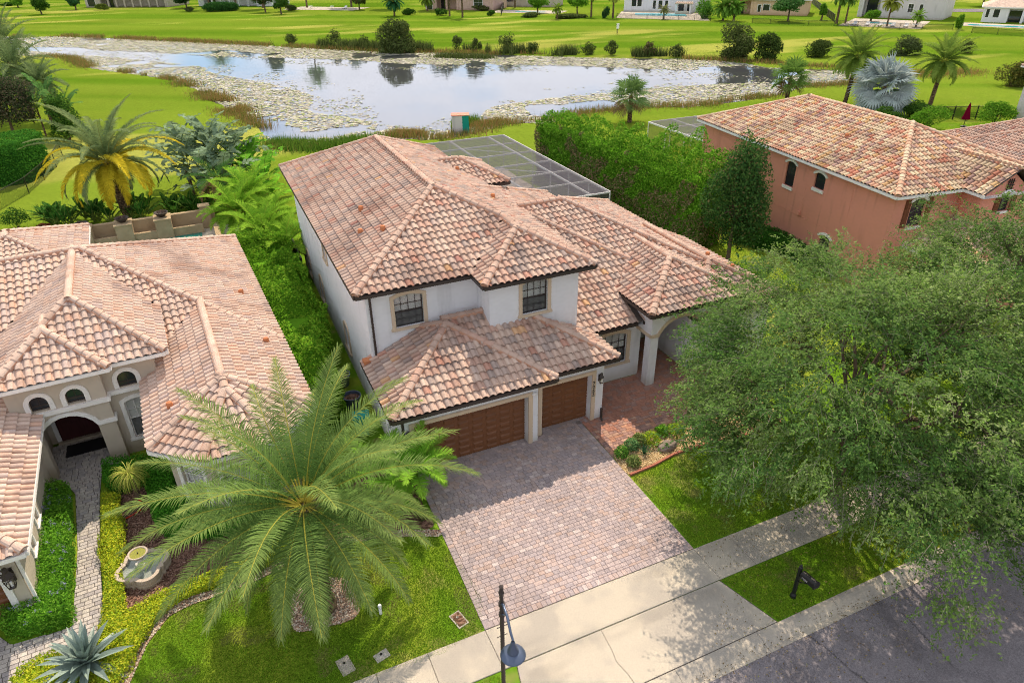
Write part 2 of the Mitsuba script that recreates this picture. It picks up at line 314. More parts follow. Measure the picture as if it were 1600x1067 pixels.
class Block:
    """a roof body: the lowest of its planes inside a plan rectangle or polygon. planes: (x, y, nx, ny, z, slope), n pointing up the slope"""
    def __init__(s, planes, dom): s.p = np.array(planes, float); s.dom = dom if isinstance(dom, Polygon) else sbox(*dom)
    def zs(s, xy): return s.p[:, 4] + s.p[:, 5] * ((xy[:, None, 0] - s.p[:, 0]) * s.p[:, 2] + (xy[:, None, 1] - s.p[:, 1]) * s.p[:, 3])
    def h(s, xy):
        z = s.zs(xy).min(1); z[~inside(s.dom.buffer(1e-6), xy)] = -99
        return z
def hipblock(x0, x1, y0, y1, z, s, sides='lrfb'):
    P = []
    if 'l' in sides: P.append((x0, y0, 1, 0, z, s))
    if 'r' in sides: P.append((x1, y0, -1, 0, z, s))
    if 'f' in sides: P.append((x0, y0, 0, 1, z, s))
    if 'b' in sides: P.append((x0, y1, 0, -1, z, s))
    return Block(P, (x0, y0, x1, y1))

def clip(poly, a, b, c):
    out = []
    for i in range(len(poly)):
        p, q = poly[i], poly[(i + 1) % len(poly)]; dp, dq = a * p[0] + b * p[1] + c, a * q[0] + b * q[1] + c
        if dp >= 0: out.append(p)
        if dp * dq < 0: out.append(p + (q - p) * dp / (dp - dq))
    return out

def build_roof(house, blocks, fr, mat, deck_mat, gutter_mat, rng, parts=300, skip=(), soffit_mat='mat_stucco_white', near=None, only=None):
    """tiles, caps, deck and gutters for the upper envelope of the blocks. Returns the key of the roof part."""
    deck = MB(); sof = MB(); gut = MB(); mor = MB(); tiles = []; caps = []
    cam = np.array(CAM if near is None else near)
    def top(i, xy, z, eps):
        ok = np.ones(len(xy), bool)
        for j, b in enumerate(blocks):
            if j != i:
                g = b.h(xy); ok &= ((z >= g - eps) & ((np.abs(z - g) > 2e-3) | (j > i) | (eps == 0.03))) | ((g - z > 1.0) & ~inside(b.dom.buffer(-0.75), xy))
        return ok
    for i, b in enumerate(blocks):
        ring = np.array(b.dom.exterior.coords)[:-1]
        if not b.dom.exterior.is_ccw: ring = ring[::-1]
        zs0 = b.p[:, 4].min()
        v, f = sheet(b.dom, zs0 - 0.20); sof.add(fr.w(v), f[:, ::-1])
        for k, (x, y, nx, ny, z, s) in enumerate(b.p):
            poly = list(ring.astype(float))
            for q in range(len(b.p)):
                if q != k and poly:
                    x2, y2, mx, my, z2, s2 = b.p[q]
                    poly = clip(poly, s2 * mx - s * nx, s2 * my - s * ny, (z2 - s2 * (x2 * mx + y2 * my)) - (z - s * (x * nx + y * ny)))
            if len(poly) < 3: continue
            poly = np.array(poly); zz = z + s * ((poly[:, 0] - x) * nx + (poly[:, 1] - y) * ny)
            deck.add(fr.w(np.column_stack([poly, zz - 0.012])), [[0, q, q + 1] for q in range(1, len(poly) - 1)])
            tx, ty = ny, -nx                       # along the eave
            cs = math.sqrt(1 + s * s); d = (poly[:, 0] - x) * nx + (poly[:, 1] - y) * ny; u = (poly[:, 0] - x) * tx + (poly[:, 1] - y) * ty
            # the gutter along the eave where nothing covers it
            e = np.arange(u.min(), u.max(), 0.05) + 0.025
            xy = np.column_stack([x + e * tx, y + e * ty]) + np.array([nx, ny]) * 0.02
            ok = (b.zs(xy).argmin(1) == k) & inside(b.dom, xy) & top(i, xy, b.h(xy), 0.0)
            if not (only and (i, k) not in only):
                run = []
                for q in range(len(e) + 1):
                    if q < len(e) and ok[q]: run.append(e[q])
                    elif run:
                        if len(run) > 3 and gutter_mat:
                            c0 = np.array([x + (run[0] + run[-1]) / 2 * tx, y + (run[0] + run[-1]) / 2 * ty]); hl = (run[-1] - run[0]) / 2 + 0.05
                            gut.obox(fr.w([*(c0 - np.array([nx, ny]) * 0.045), z - 0.075]), fr.wd([tx * hl, ty * hl, 0]), fr.wd([nx * 0.055, ny * 0.055, 0]), [0, 0, 0.075])
                        run = []
            if (i, k) in skip: continue
            dd = np.arange(-0.06 / cs, d.max() + 0.3, TE / cs); uu = np.arange(u.min() - TW / 2, u.max() + TW, TW)
            D, U = np.meshgrid(dd, uu, indexing='ij'); D, U = D.ravel(), U.ravel()
            mid = D + 0.5 * TE / cs
            xy = np.column_stack([x + nx * mid + tx * U, y + ny * mid + ty * U])
            zk = b.zs(xy)
            ok = (zk.argmin(1) == k) & inside(b.dom.buffer(0.02), xy) & top(i, xy, zk.min(1), 0.06)
            D, U = D[ok], U[ok]
            base = np.column_stack([x + nx * D + tx * U, y + ny * D + ty * U, z + s * D])
            X = np.array([tx, ty, 0.0]); Y = np.array([nx, ny, s]) / cs; N = np.cross(X, Y)
            if N[2] < 0: X = -X; N = -N
            R = np.column_stack([X, Y, N])
            for p in base: tiles.append((p, R))
        # hips and ridges
        for k in range(len(b.p)):
            for q in range(k + 1, len(b.p)):
                x, y, nx, ny, z, s = b.p[k]; x2, y2, mx, my, z2, s2 = b.p[q]
                A, B = s2 * mx - s * nx, s2 * my - s * ny; C = (z2 - s2 * (x2 * mx + y2 * my)) - (z - s * (x * nx + y * ny)); n2 = A * A + B * B
                if n2 < 1e-9: continue
                p0 = np.array([-A * C / n2, -B * C / n2]); d = np.array([-B, A]) / math.sqrt(n2)
                t0 = (np.array(b.dom.centroid.coords[0]) - p0) @ d
                e = np.arange(t0 - 40, t0 + 40, 0.04); xy = p0 + e[:, None] * d; zk = b.zs(xy); z1 = zk.min(1)
                ok = (zk[:, k] < z1 + 1e-4) & (zk[:, q] < z1 + 1e-4) & inside(b.dom.buffer(1e-3), xy) & top(i, xy, z1, 0.03)
                run = []
                for g in range(len(e) + 1):
                    if g < len(e) and ok[g]: run.append(g)
                    elif run:
                        if len(run) > 6:
                            a = np.array([*xy[run[0]], z1[run[0]]]); c = np.array([*xy[run[-1]], z1[run[-1]]])
                            if a[2] > c[2] + 1e-3: a, c = c, a
                            L = np.linalg.norm(c - a); Y = (c - a) / L; X = np.cross(Y, [0, 0, 1.0]); X /= np.linalg.norm(X); N = np.cross(X, Y)
                            R = np.column_stack([X, Y, N])
                            for m in np.arange(-0.04, L - 0.1, 0.37): caps.append((a + Y * m + N * 0.095, R))
                            mor.bar(fr.w(a + N * 0.06), fr.w(c + N * 0.06), 0.31, 0.13, up=fr.wd(N))
                        run = []
    roof = put('roof', deck, deck_mat, house)
    put('soffit', sof, soffit_mat, roof)
    if mor.n: put('mortar_bed', mor, 'mat_mortar', roof)
    if gut.n: put('gutter', gut, gutter_mat, roof)
    def lay(items, proto, which, name, lim):
        if not items: return
        pos = fr.w(np.array([p for p, _ in items])); Rs = np.array([fr.R @ r for _, r in items])
        hsh = rng.random(len(items)) * (0.5 if which == 'cap' else 1.0); order = np.argsort(np.linalg.norm(pos - cam, axis=1)); v, f = proto
        tilt = rng.normal(0, 0.012, (len(items), 3))
        stuff = MB()
        for r, k in enumerate(order):
            R = Rs[k] + Rs[k] @ np.array([[0, -tilt[k, 2], tilt[k, 1]], [tilt[k, 2], 0, -tilt[k, 0]], [-tilt[k, 1], tilt[k, 0], 0]]) * 0.6
            p = pos[k] + Rs[k][:, 2] * rng.uniform(-0.004, 0.006)
            if r < lim:
                m = np.eye(4); m[:3, :3] = R; m[:3, 3] = p
                scene[nm(name, roof)] = {**variant(proto, which, mat, round(float(int(hsh[k] * 40) + 0.5) / 40, 4)), 'to_world': T(m)}
            else: stuff.add(v @ R.T + p, f, None, [hsh[k], rng.random()])
        if stuff.n: put(name + '_field', stuff, mat, roof, kind='stuff')
    lay(tiles, TILE, 'tile', 'tile', parts)
    lay(caps, CAP, 'cap', 'ridge_cap', 300)
    return roof

def roof_vents(roof, spots, fr, h):
    """small clay vents standing on the slope; spots are plan points with the roof's height function"""
    for x, y in spots:
        z = h(np.array([[x, y]]))
        m = MB(); m.lathe([(0.0, 0.30), (0.10, 0.26), (0.13, 0.16), (0.11, 0.14), (0.11, -0.05)], fr.w([x, y, float(z) + 0.05]), 10)
        put('vent', m, 'mat_terracotta', roof, smooth=40)

# ------------------------------------------------------------------ walls with openings, windows
def arch_poly(w, h, rise, n=10):
    """an opening w wide, h high at its sides, its head rising by rise; origin at bottom centre"""
    p = [(-w / 2, 0), (w / 2, 0)]
    if rise <= 0: return Polygon(p + [(w / 2, h), (-w / 2, h)])
    R = (w * w / 4 + rise * rise) / (2 * rise); a = math.asin(min(1, w / 2 / R)); a = a if rise <= w / 2 + 1e-6 else math.pi - a
    return Polygon(p + [(R * math.sin(t), h + rise - R + R * math.cos(t)) for t in np.linspace(a, -a, n)])
class Wall:
    """house walls: footprints extruded, openings cut out; windows are laid in as parts"""
    def __init__(s, key, fr, mat): s.key, s.fr, s.mat, s.add_, s.cut, s.wins = key, fr, mat, [], [], []
    def body(s, poly, z0, z1): s.add_.append(man(poly, z0, z1)); return s
    def M(s, x, y, z, nx, ny):
        """wall frame: columns right, up, out"""
        n = np.array([nx, ny, 0.0]); n /= np.linalg.norm(n); u = np.array([-n[1], n[0], 0.0])
        m = np.eye(4); m[:3, 0] = u; m[:3, 1] = [0, 0, 1]; m[:3, 2] = n; m[:3, 3] = [x, y, z]; return m
    def hole(s, poly, m, depth, out=0.3):
        q = man(poly, -depth, out); s.cut.append(q.transform(m[:3].tolist()))
    def lw(s, m, v): return s.fr.w(np.asarray(v) @ m[:3, :3].T + m[:3, 3])
    def build(s):
        a = m3.Manifold.batch_boolean(s.add_, m3.OpType.Add) if len(s.add_) > 1 else s.add_[0]
        if s.cut: a = a - (m3.Manifold.batch_boolean(s.cut, m3.OpType.Add) if len(s.cut) > 1 else s.cut[0])
        v, f = mtri(a); s.wall = put('wall', (s.fr.w(v), f), s.mat, s.key)
        for w in s.wins: w()
        return s.wall
    def prism(s, poly, m, z0, z1):
        v, f = mtri(man(poly, z0, z1)); return s.lw(m, v), f
    def window(s, x, y, z, nx, ny, w, h, rise=0.0, cols=4, rows=6, trim=0.13, tmat='mat_beige_trim', fmat='mat_bronze', sill=0.12, blind=True, label=None, meet=0.5, head=True, sash=0.045, depth=0.12, thick=0.05):
        m = s.M(x, y, z, nx, ny); o = arch_poly(w, h, rise); s.hole(o, m, depth + 0.14)
        def later():
            win = put('window', s.prism(o.buffer(-0.002).difference(o.buffer(-sash)), m, -depth - 0.03, -depth + 0.03), fmat, s.key, label=label)
            if trim:
                tr = o.buffer(trim, join_style=2).difference(o.buffer(0.001)); tr = tr.intersection(sbox(-9, 0, 9, 99))
                put('trim', s.prism(tr, m, 0.002, thick), tmat, win)
            if sill: put('sill', s.prism(sbox(-w / 2 - trim - 0.05, -sill, w / 2 + trim + 0.05, -0.004), m, 0.002, thick + 0.04), tmat, win)
            b = MB()
            for c in range(1, cols):
                t = -w / 2 + w * c / cols
                v, f = s.prism(sbox(t - 0.012, 0.02, t + 0.012, h + rise).intersection(o.buffer(-0.02)), m, -depth - 0.005, -depth + 0.022); b.add(v, f)
            for r in range(1, rows):
                t = h * r / rows; k = 0.03 if meet and abs(r / rows - meet) < 0.01 else 0.012
                v, f = s.prism(sbox(-w / 2 + 0.02, t - k, w / 2 - 0.02, t + k).intersection(o.buffer(-0.02)), m, -depth - 0.006, -depth + (0.03 if k > 0.02 else 0.020)); b.add(v, f)
            if b.n: put('muntins', b, fmat, win)
            v, f = sheet(o.buffer(-0.01), 0); put('pane', (s.lw(m, np.column_stack([v[:, :2], np.full(len(v), -depth)])), f), 'mat_glass' if blind else 'mat_dark_glass', win)
            if meet and rows > 2 and not rise > 0.3:
                v, f = sheet(sbox(-w / 2 + sash, 0.02, w / 2 - sash, h * meet), 0); put('insect_screen', (s.lw(m, np.column_stack([v[:, :2], np.full(len(v), -depth + 0.034)])), f), 'mat_insect_screen', win)
            if blind:
                sl = MB()
                for t in np.arange(0.04, h + rise - 0.03, 0.062):
                    g = o.intersection(sbox(-9, t - 0.001, 9, t + 0.001)).bounds
                    if len(g) == 4: sl.obox(s.lw(m, [(g[0] + g[2]) / 2, t, -depth - 0.07]), s.fr.wd(m[:3, 0] * ((g[2] - g[0]) / 2 - 0.03)), s.fr.wd(m[:3, 2] * 0.024 - np.array([0, 0, 0.016])), [0, 0, 0.0015])
                put('blind', sl, 'mat_blind', win)
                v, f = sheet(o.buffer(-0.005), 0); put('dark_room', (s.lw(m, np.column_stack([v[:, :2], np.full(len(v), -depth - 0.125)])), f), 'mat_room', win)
        s.wins.append(later)
    def garage_door(s, x, y, w, h, depth, cols, rows, nlit, dmat='mat_wood_door', tmat='mat_beige_trim', label=None):
        m = s.M(x, y, 0.0, 0, -1); o = sbox(-w / 2, 0, w / 2, h); s.hole(sbox(-w / 2, -0.1, w / 2, h), m, depth + 0.1)
        def later():
            d = put('garage_door', s.prism(sbox(-w / 2 + 0.003, 0.02, w / 2 - 0.003, h - 0.003), m, -depth - 0.06, -depth), dmat, s.key, label=label)
            tr = sbox(-w / 2 - 0.19, 0, w / 2 + 0.19, h + 0.17).difference(o.buffer(0.002)); tr = tr.intersection(sbox(-9, 0.004, 9, 9))
            put('trim', s.prism(tr, m, 0.002, 0.06), tmat, d)
            for c in range(cols):
                for r in range(rows):
                    a, b2 = -w / 2 + w * c / cols + 0.07, -w / 2 + w * (c + 1) / cols - 0.07
                    z0 = h * r / rows + 0.05; z1 = h * (r + 1) / rows - 0.05
                    if r == rows - 1 and nlit:
                        put('pane', s.prism(sbox(a, z0 + 0.02, b2, z1 + 0.01), m, -depth + 0.001, -depth + 0.012), 'mat_dark_glass', d)
                        fr_ = sbox(a - 0.03, z0 - 0.01, b2 + 0.03, z1 + 0.04).difference(sbox(a, z0 + 0.02, b2, z1 + 0.01))
                        put('pane_frame', s.prism(fr_, m, -depth + 0.001, -depth + 0.02), dmat, d)
                    else:
                        e = 0.05; q = []
                        for (i0, zz) in ((0, 0.001), (e, 0.05)):
                            q += [(a + i0, z0 + i0, zz), (b2 - i0, z0 + i0, zz), (b2 - i0, z1 - i0, zz), (a + i0, z1 - i0, zz)]
                        v = np.array(q) - [0, 0, depth]
                        put('panel', (s.lw(m, v), np.array([[0, 1, 5, 4], [1, 2, 6, 5], [2, 3, 7, 6], [3, 0, 4, 7], [4, 5, 6, 7]])), dmat, d)
                if c: pass
            g = MB()
            for r in range(1, rows, 2):
                v, f = s.prism(sbox(-w / 2 + 0.01, h * r / rows + h / rows - 0.004, w / 2 - 0.01, h * r / rows + h / rows + 0.004), m, -depth, -depth + 0.003); g.add(v, f)
        s.wins.append(later)
    def trimprism(s, name, poly, m, z0, z1, mat, parent=None, label=None):
        return put(name, s.prism(poly, m, z0, z1), mat, parent or s.key, label=label)
def bar_part(name, pts, w, mat, parent, h=None):
    b = MB()
    for a, c in zip(pts[:-1], pts[1:]): b.bar(a, c, w, h)
    return put(name, b, mat, parent)
class Grow:
    """meshes enlarged about a point"""
    def __init__(s, p, k): s.p, s.k = p, k
    def mb(s):
        m = MB(); add = m.add
        m.add = lambda v, f, c=None, u=None: add(s.p + (np.asarray(v, float).reshape(-1, 3) - s.p) * s.k, f, c, u)
        return m
def wall_lantern(pos, out, label, k_=1.0):
    """a bronze coach lantern fixed to a wall; out = unit direction away from the wall"""
    t = thing('wall_lantern', label, 'lantern', None); o = np.array([*out, 0.0]); r = np.array([-o[1], o[0], 0]); p = np.array(pos, float); g = Grow(p, k_)
    b = g.mb(); b.obox(p + o * 0.015, r * 0.07, o * 0.014, [0, 0, 0.17]); b.bar(p + o * 0.02 + [0, 0, 0.15], p + o * 0.13 + [0, 0, 0.17], 0.025); put('bracket', b, 'mat_bronze', t)
    c = p + o * 0.15; b = g.mb()
    for sx in (-1, 1):
        for sy in (-1, 1): b.bar(c + r * 0.055 * sx + o * 0.055 * sy - [0, 0, 0.2], c + r * 0.085 * sx + o * 0.085 * sy + [0, 0, 0.08], 0.014)
    for z, k in ((-0.2, 0.06), (0.08, 0.09)):
        b.obox(c + [0, 0, z], r * k, o * k, [0, 0, 0.01])
    put('cage', b, 'mat_bronze', t)
    b = g.mb(); b.lathe([(0.135, 0.09), (0.06, 0.2), (0.05, 0.24), (0.075, 0.25), (0.05, 0.30), (0.0, 0.31)], c, 4); put('cap', b, 'mat_bronze', t)
    b = g.mb(); b.obox(c + [0, 0, -0.055], r * 0.05, o * 0.05, [0, 0, 0.13]); put('glass', b, 'mat_glass', t)
    b = g.mb(); b.lathe([(0.0, -0.17), (0.022, -0.17), (0.022, -0.06), (0.0, -0.05)], c, 8); put('candle', b, 'mat_white', t)
    return t
# ------------------------------------------------------------------ the house in the middle
rng = np.random.default_rng(7)
H1 = thing('white_house', 'white two storey house with brown garage doors and mottled clay tile roof', 'house')
S = 0.46
B1 = [hipblock(4.17, 14.23, 24.5, 44.8, 6.65, S), Block([(9.1, 23.15, 1, 0, 6.65, S), (14.23, 23.15, -1, 0, 6.65, S), (9.1, 23.15, 0, 1, 6.65, S)], (9.1, 23.15, 14.23, 27.1)),
      Block([(21.51, 23.15, -1, 0, 3.3, S), (9.2, 23.15, 0, 1, 3.3, S), (9.2, 42.2, 0, -1, 3.3, S)], (9.2, 23.15, 21.51, 42.2)),
      Block([(24.4, 23.15, -1, 0, 3.3, S), (12, 23.15, 0, 1, 3.3, S), (12, 38.6, 0, -1, 3.3, S)], (13.0, 23.15, 24.4, 38.6)),
      Block([(16.65, 22.05, 1, 0, 4.15, S), (22.05, 22.05, -1, 0, 4.15, S), (16.65, 22.05, 0, 1, 4.15, S)], (16.65, 22.05, 22.05, 31.0)),
      Block([(4.22, 20.55, 1, 0, 3.25, S), (11.1, 20.55, -1, 0, 3.25, S), (4.22, 20.55, 0, 1, 3.25, S), (4.22, 27.5, 0, -1, 3.25, S)], (4.22, 20.55, 11.1, 25.2)),
      Block([(14.25, 20.9, -1, 0, 3.25, S), (7.6, 20.9, 0, 1, 3.25, S), (7.6, 27.9, 0, -1, 3.25, S)], (7.6, 20.9, 14.25, 25.2)),
      Block([(16.0, 36.2, -1, 0, 6.5, S), (8, 36.2, 0, 1, 6.5, S), (8, 40.8, 0, -1, 6.5, S)], (8.0, 36.2, 16.0, 40.8)),
      Block([(19.4, 22.4, 1, 0, 3.25, S), (25.0, 22.4, -1, 0, 3.25, S), (19.4, 22.4, 0, 1, 3.25, S)], (19.4, 22.4, 25.0, 31.0))]
R1 = build_roof(H1, B1, W0, 'mat_tile_main', 'mat_joint', 'mat_bronze', rng, skip={(0, 3), (7, 2), (2, 2), (3, 2)})
hmax = lambda bl: (lambda xy: np.max([b.h(xy) for b in bl], 0))
roof_vents(R1, [(6.2, 31.5), (5.6, 29.2), (6.4, 28.2), (13.2, 37.3), (13.0, 31.5), (23.0, 26.3), (23.6, 25.0)], W0, hmax(B1))
w = Wall(H1, W0, 'mat_stucco_white')
w.body(sbox(4.6, 24.92, 13.7, 44.3), 0, 6.5).body(sbox(9.45, 23.55, 13.65, 26), 0, 6.5).body(sbox(4.6, 20.94, 10.45, 26), 0, 3.1).body(sbox(10.2, 21.27, 13.81, 26), 0, 3.1)
w.body(sbox(13.0, 23.65, 23.9, 38.1), 0, 3.15).body(sbox(13.0, 30.0, 21.0, 41.7), 0, 3.15).body(sbox(17.04, 22.5, 21.6, 26.0), 2.7, 4.0).body(sbox(17.04, 22.5, 17.48, 22.94), 0, 2.8).body(sbox(13.7, 36.6, 15.6, 40.4), 3.0, 6.4)
w.body(sbox(19.7, 22.9, 24.5, 25), 0, 3.1)
w.cut.append(man(sbox(17.3, 23.0, 19.7, 26.6), -0.1, 3.3)); w.cut.append(man(sbox(17.5, 22.94, 19.6, 25.6), 0, 3.6))
m = w.M(18.7, 22.5, 0, 0, -1); w.hole(arch_poly(2.4, 2.75, 0.72), m, 0.7)
m2 = w.M(17.04, 23.3, 0, -1, 0); w.hole(sbox(-0.36, -0.1, 0.36, 2.7), m2, 0.6)
w.window(6.38, 24.92, 4.66, 0, -1, 1.24, 1.36, 0.12, 4, 4, trim=0.16, label='shaded upper window over the double garage roof, blind half drawn')
w.window(11.55, 23.55, 4.78, 0, -1, 1.2, 1.42, 0.13, 4, 4, trim=0.16, label='upper window in the forward bay over the single garage')
w.window(15.75, 23.65, 0.98, 0, -1, 1.5, 1.5, 0.16, 4, 4, trim=0.2)
for y, z, wd, h, r in ((42.0, 0.45, 0.9, 1.35, 0.2), (37.6, 0.5, 0.9, 1.3, 0.2), (30.75, 0.85, 0.9, 1.2, 0.2), (34.3, 4.35, 0.8, 1.1, 0.0)):
    w.window(4.6, y, z, -1, 0, wd, h, r, 3, 4, trim=0.16, blind=False)
w.garage_door(7.55, 20.94, 4.9, 2.46, 0.36, 8, 8, True, label='wide brown double garage door of raised panels')
w.garage_door(12.0, 21.27, 2.42, 2.46, 0.35, 4, 8, True, label='narrow brown single garage door right of the double one')
w.build()
# porch trim, door
ring = arch_poly(2.4, 2.75, 0.72); t = ring.buffer(0.17, join_style=2).difference(ring.buffer(0.002)).intersection(sbox(-3, 2.75, 3, 9))
po = w.trimprism('porch_arch_trim', t, m, 0.002, 0.05, 'mat_beige_trim')
put('moulding', w.prism(sbox(-1.68, 2.68, -1.2, 2.83), m, 0.002, 0.06), 'mat_beige_trim', po)
put('moulding', w.prism(sbox(-0.8, 2.68, 0.82, 2.83), m2, 0.002, 0.06), 'mat_beige_trim', po)
b = MB(); b.box(18.0, 19.2, 26.5, 26.59, 0.02, 2.4); put('front_door', b, 'mat_red_door', H1)
# downspouts
for pts in ([(4.78, 24.86, 6.5), (4.78, 24.86, 3.62)], [(4.66, 20.87, 3.1), (4.66, 20.87, 0.05)], [(13.76, 21.2, 0.55), (13.76, 21.2, 0.1), (13.66, 20.95, 0.04)]):
    bar_part('downspout', pts, 0.085, 'mat_bronze', H1)
b = MB(); b.box(4.2, 4.75, 24.7, 25.05, 3.3, 3.52); put('roof_end_tile', b, 'mat_terracotta', R1)
# meter boxes and hose bib on the side wall
for y, z, hy, hz in ((23.9, 1.5, 0.16, 0.28), (22.9, 1.35, 0.15, 0.22), (22.5, 1.2, 0.14, 0.2), (21.9, 1.05, 0.17, 0.25), (27.3, 1.7, 0.1, 0.1)):
    b = MB(); b.box(4.46, 4.597, y - hy, y + hy, z - hz, z + hz); put('meter_box', b, 'mat_white', H1)
b = MB(); b.lathe([(0, 0), (0.05, 0.0), (0.07, 0.06), (0.05, 0.1), (0, 0.1)], (10.32, 20.85, 2.5), 10); b.lathe([(0, 0), (0.05, 0.0), (0.07, 0.06), (0.05, 0.1), (0, 0.1)], (10.2, 20.85, 2.5), 10); b.box(10.2, 10.32, 20.88, 20.94, 2.52, 2.6)
put('floodlight', b, 'mat_white', H1)
wall_lantern((13.6, 21.27, 2.2), (0, -1), 'small bronze wall lantern right of the single garage door')
wall_lantern((4.83, 20.94, 2.1), (0, -1), 'small bronze wall lantern left of the double garage door, by the downspout')
for q, ch in enumerate('7053'):
    tm = meshkit.text_mesh(ch, 0.15, 0.02, bold=True); v = np.array(tm.vertices)
    v = np.column_stack([v[:, 0] - 0.05 + 13.27, 21.208 - v[:, 2], v[:, 1] + 1.95 - 0.2 * q]); put('house_digit', (v, np.array(tm.faces)), 'mat_bronze', H1, label=f'dark house number digit {ch} on the trim beside the single garage')

# ------------------------------------------------------------------ the house on the left
FL = Frame(3.5)
H2 = thing('beige_house', 'beige stucco house with pale pink tile roof and arched entry tower, at the left', 'house')
s = 0.45
B2 = [hipblock(-16, 3.15, 28.4, 42.8, 3.25, s),
      Block([(-2.62, 22, 1, 0, 3.25, s), (3.15, 22, -1, 0, 3.25, s), (0, 21.15, 0, 1, 3.25, s), (-2.62, 22.75, 0.70711, 0.70711, 3.25, 0.42), (3.15, 22.75, -0.70711, 0.70711, 3.25, 0.42)], Polygon([(-2.62, 22.75), (-1.02, 21.15), (1.55, 21.15), (3.15, 22.75), (3.15, 31.5), (-2.62, 31.5)])),
      Block([(-7.35, 27.2, 1, 0, 4.65, 0.6), (-1.46, 27.2, -1, 0, 4.65, 0.6), (-7.35, 27.2, 0, 1, 4.65, 0.6)], (-7.35, 27.2, -1.46, 36.0)),
      Block([(-7.35, 26.9, 1, 0, 4.65, 0.6), (-3.5, 26.9, -1, 0, 4.65, 0.6), (-7.35, 26.9, 0, 1, 4.65, 0.6)], (-7.35, 26.9, -3.5, 30.0)),
      Block([(-13, 19.66, 1, 0, 3.0, s), (-6.25, 19.66, -1, 0, 3.0, s), (-13, 19.66, 0, 1, 3.0, s)], (-13, 19.66, -6.25, 31.0)),
      hipblock(-12, -4.75, 41.0, 49.0, 3.4, 0.4)]
R2 = build_roof(H2, B2, FL, 'mat_tile_left', 'mat_joint', 'mat_white_trim', rng, skip={(0, 3), (0, 0), (5, 3), (5, 0), (4, 0)}, soffit_mat='mat_white_trim', near=(1, 14, 12))
roof_vents(R2, [(2.2, 33.2), (-1.7, 24.4), (2.4, 27.8)], FL, hmax(B2))
w = Wall(H2, FL, 'mat_stucco_beige')
w.body(sbox(-15.5, 28.85, 2.7, 42.3), 0, 3.1).body(Polygon([(-2.17, 22.95), (-0.83, 21.6), (1.36, 21.6), (2.7, 22.95), (2.7, 30), (-2.17, 30)]), 0, 3.1)
w.body(sbox(-7.12, 27.35, -3.93, 31), 0, 4.5).body(sbox(-7.0, 27.75, -2.0, 34), 0, 4.5).body(sbox(-12.5, 20.15, -6.75, 29), 0, 2.85).body(sbox(-11.5, 41.5, -5.25, 48.5), 0, 3.3)
w.cut.append(man(sbox(-6.85, 27.8, -4.45, 30.0), -0.1, 3.0))
m = w.M(-5.53, 27.35, 0, 0, -1); ar = arch_poly(1.95, 2.05, 0.72); w.hole(ar, m, 0.6)
for x in (-6.15, -4.95):
    w.window(x, 27.35, 3.22, 0, -1, 0.62, 0.36, 0.31, 2, 2, trim=0.17, tmat='mat_white_trim', fmat='mat_bronze', sill=0, blind=False, depth=0.18)
w.window(-3.13, 27.75, 3.22, 0, -1, 0.66, 0.36, 0.33, 2, 2, trim=0.17, tmat='mat_white_trim', fmat='mat_bronze', sill=0, blind=False, depth=0.1)
w.window(-3.0, 27.75, 0.75, 0, -1, 1.0, 1.75, 0.12, 3, 4, trim=0.16, tmat='mat_white_trim', fmat='mat_white')
w.window(-1.5, 22.275, 0.62, -0.70711, -0.70711, 0.95, 1.75, 0.0, 3, 4, trim=0.16, tmat='mat_white_trim', fmat='mat_white')
w.window(0.1, 21.6, 0.62, 0, -1, 1.3, 1.75, 0.0, 4, 4, trim=0.16, tmat='mat_white_trim', fmat='mat_white')
for y in (23.65, 22.15): w.window(-6.75, y, 1.0, 1, 0, 0.5, 0.6, 0.0, 1, 2, trim=0.1, tmat='mat_white_trim', fmat='mat_white', sill=0.05)
w.garage_door(-9.8, 20.15, 5.0, 2.35, 0.3, 8, 8, False, dmat='mat_wood_door', tmat='mat_white_trim')
w.build()
t = ar.buffer(0.16, join_style=2).difference(ar.buffer(0.002)).intersection(sbox(-3, 2.05, 3, 9))
po = w.trimprism('arch_trim', t, m, 0.002, 0.07, 'mat_white_trim')
put('moulding', w.prism(sbox(0.98, 2.03, 1.68, 2.19), m, 0.002, 0.08), 'mat_white_trim', po)
put('band', w.prism(sbox(-1.68, 3.0, 1.68, 3.18), m, 0.002, 0.1), 'mat_white_trim', po)
b = MB(); b.box(-3.95, -1.9, 27.64, 27.748, 3.0, 3.18, fr=FL); put('band', b, 'mat_white_trim', po)
b = MB(); b.box(-3.929, -3.84, 27.25, 27.748, 3.0, 3.18, fr=FL); b.box(-3.929, -3.85, 27.27, 27.748, 2.03, 2.19, fr=FL); put('band', b, 'mat_white_trim', po)
b = MB(); b.box(-6.45, -4.85, 29.9, 29.99, 0.12, 2.6, fr=FL); d = put('front_door', b, 'mat_red_door', H2)
for x in (-6.2, -5.55): 
    for z0, z1 in ((0.3, 1.0), (1.15, 2.4)):
        b = MB(); b.box(x, x + 0.5, 29.875, 29.899, z0, z1, fr=FL); put('panel', b, 'mat_red_door', d)
b = MB(); b.box(-6.6, -4.7, 29.72, 29.995, 0.0, 0.13, fr=FL); put('door_step', b, 'mat_stucco_beige', H2)
b = MB(); b.box(-6.62, -6.46, 29.9, 29.995, 0.13, 2.7, fr=FL); put('door_frame', b, 'mat_white_trim', d)
bar_part('downspout', [FL.w([-6.68, 20.2, 2.8]), FL.w([-6.68, 20.2, 0.1])], 0.08, 'mat_white_trim', H2)
b = MB(); b.box(-6.3, -4.72, 28.62, 29.5, 0.062, 0.078, fr=FL)
put('doormat', b, 'mat_black', label='long black doormat in front of the dark red door of the entry tower', cat='doormat')
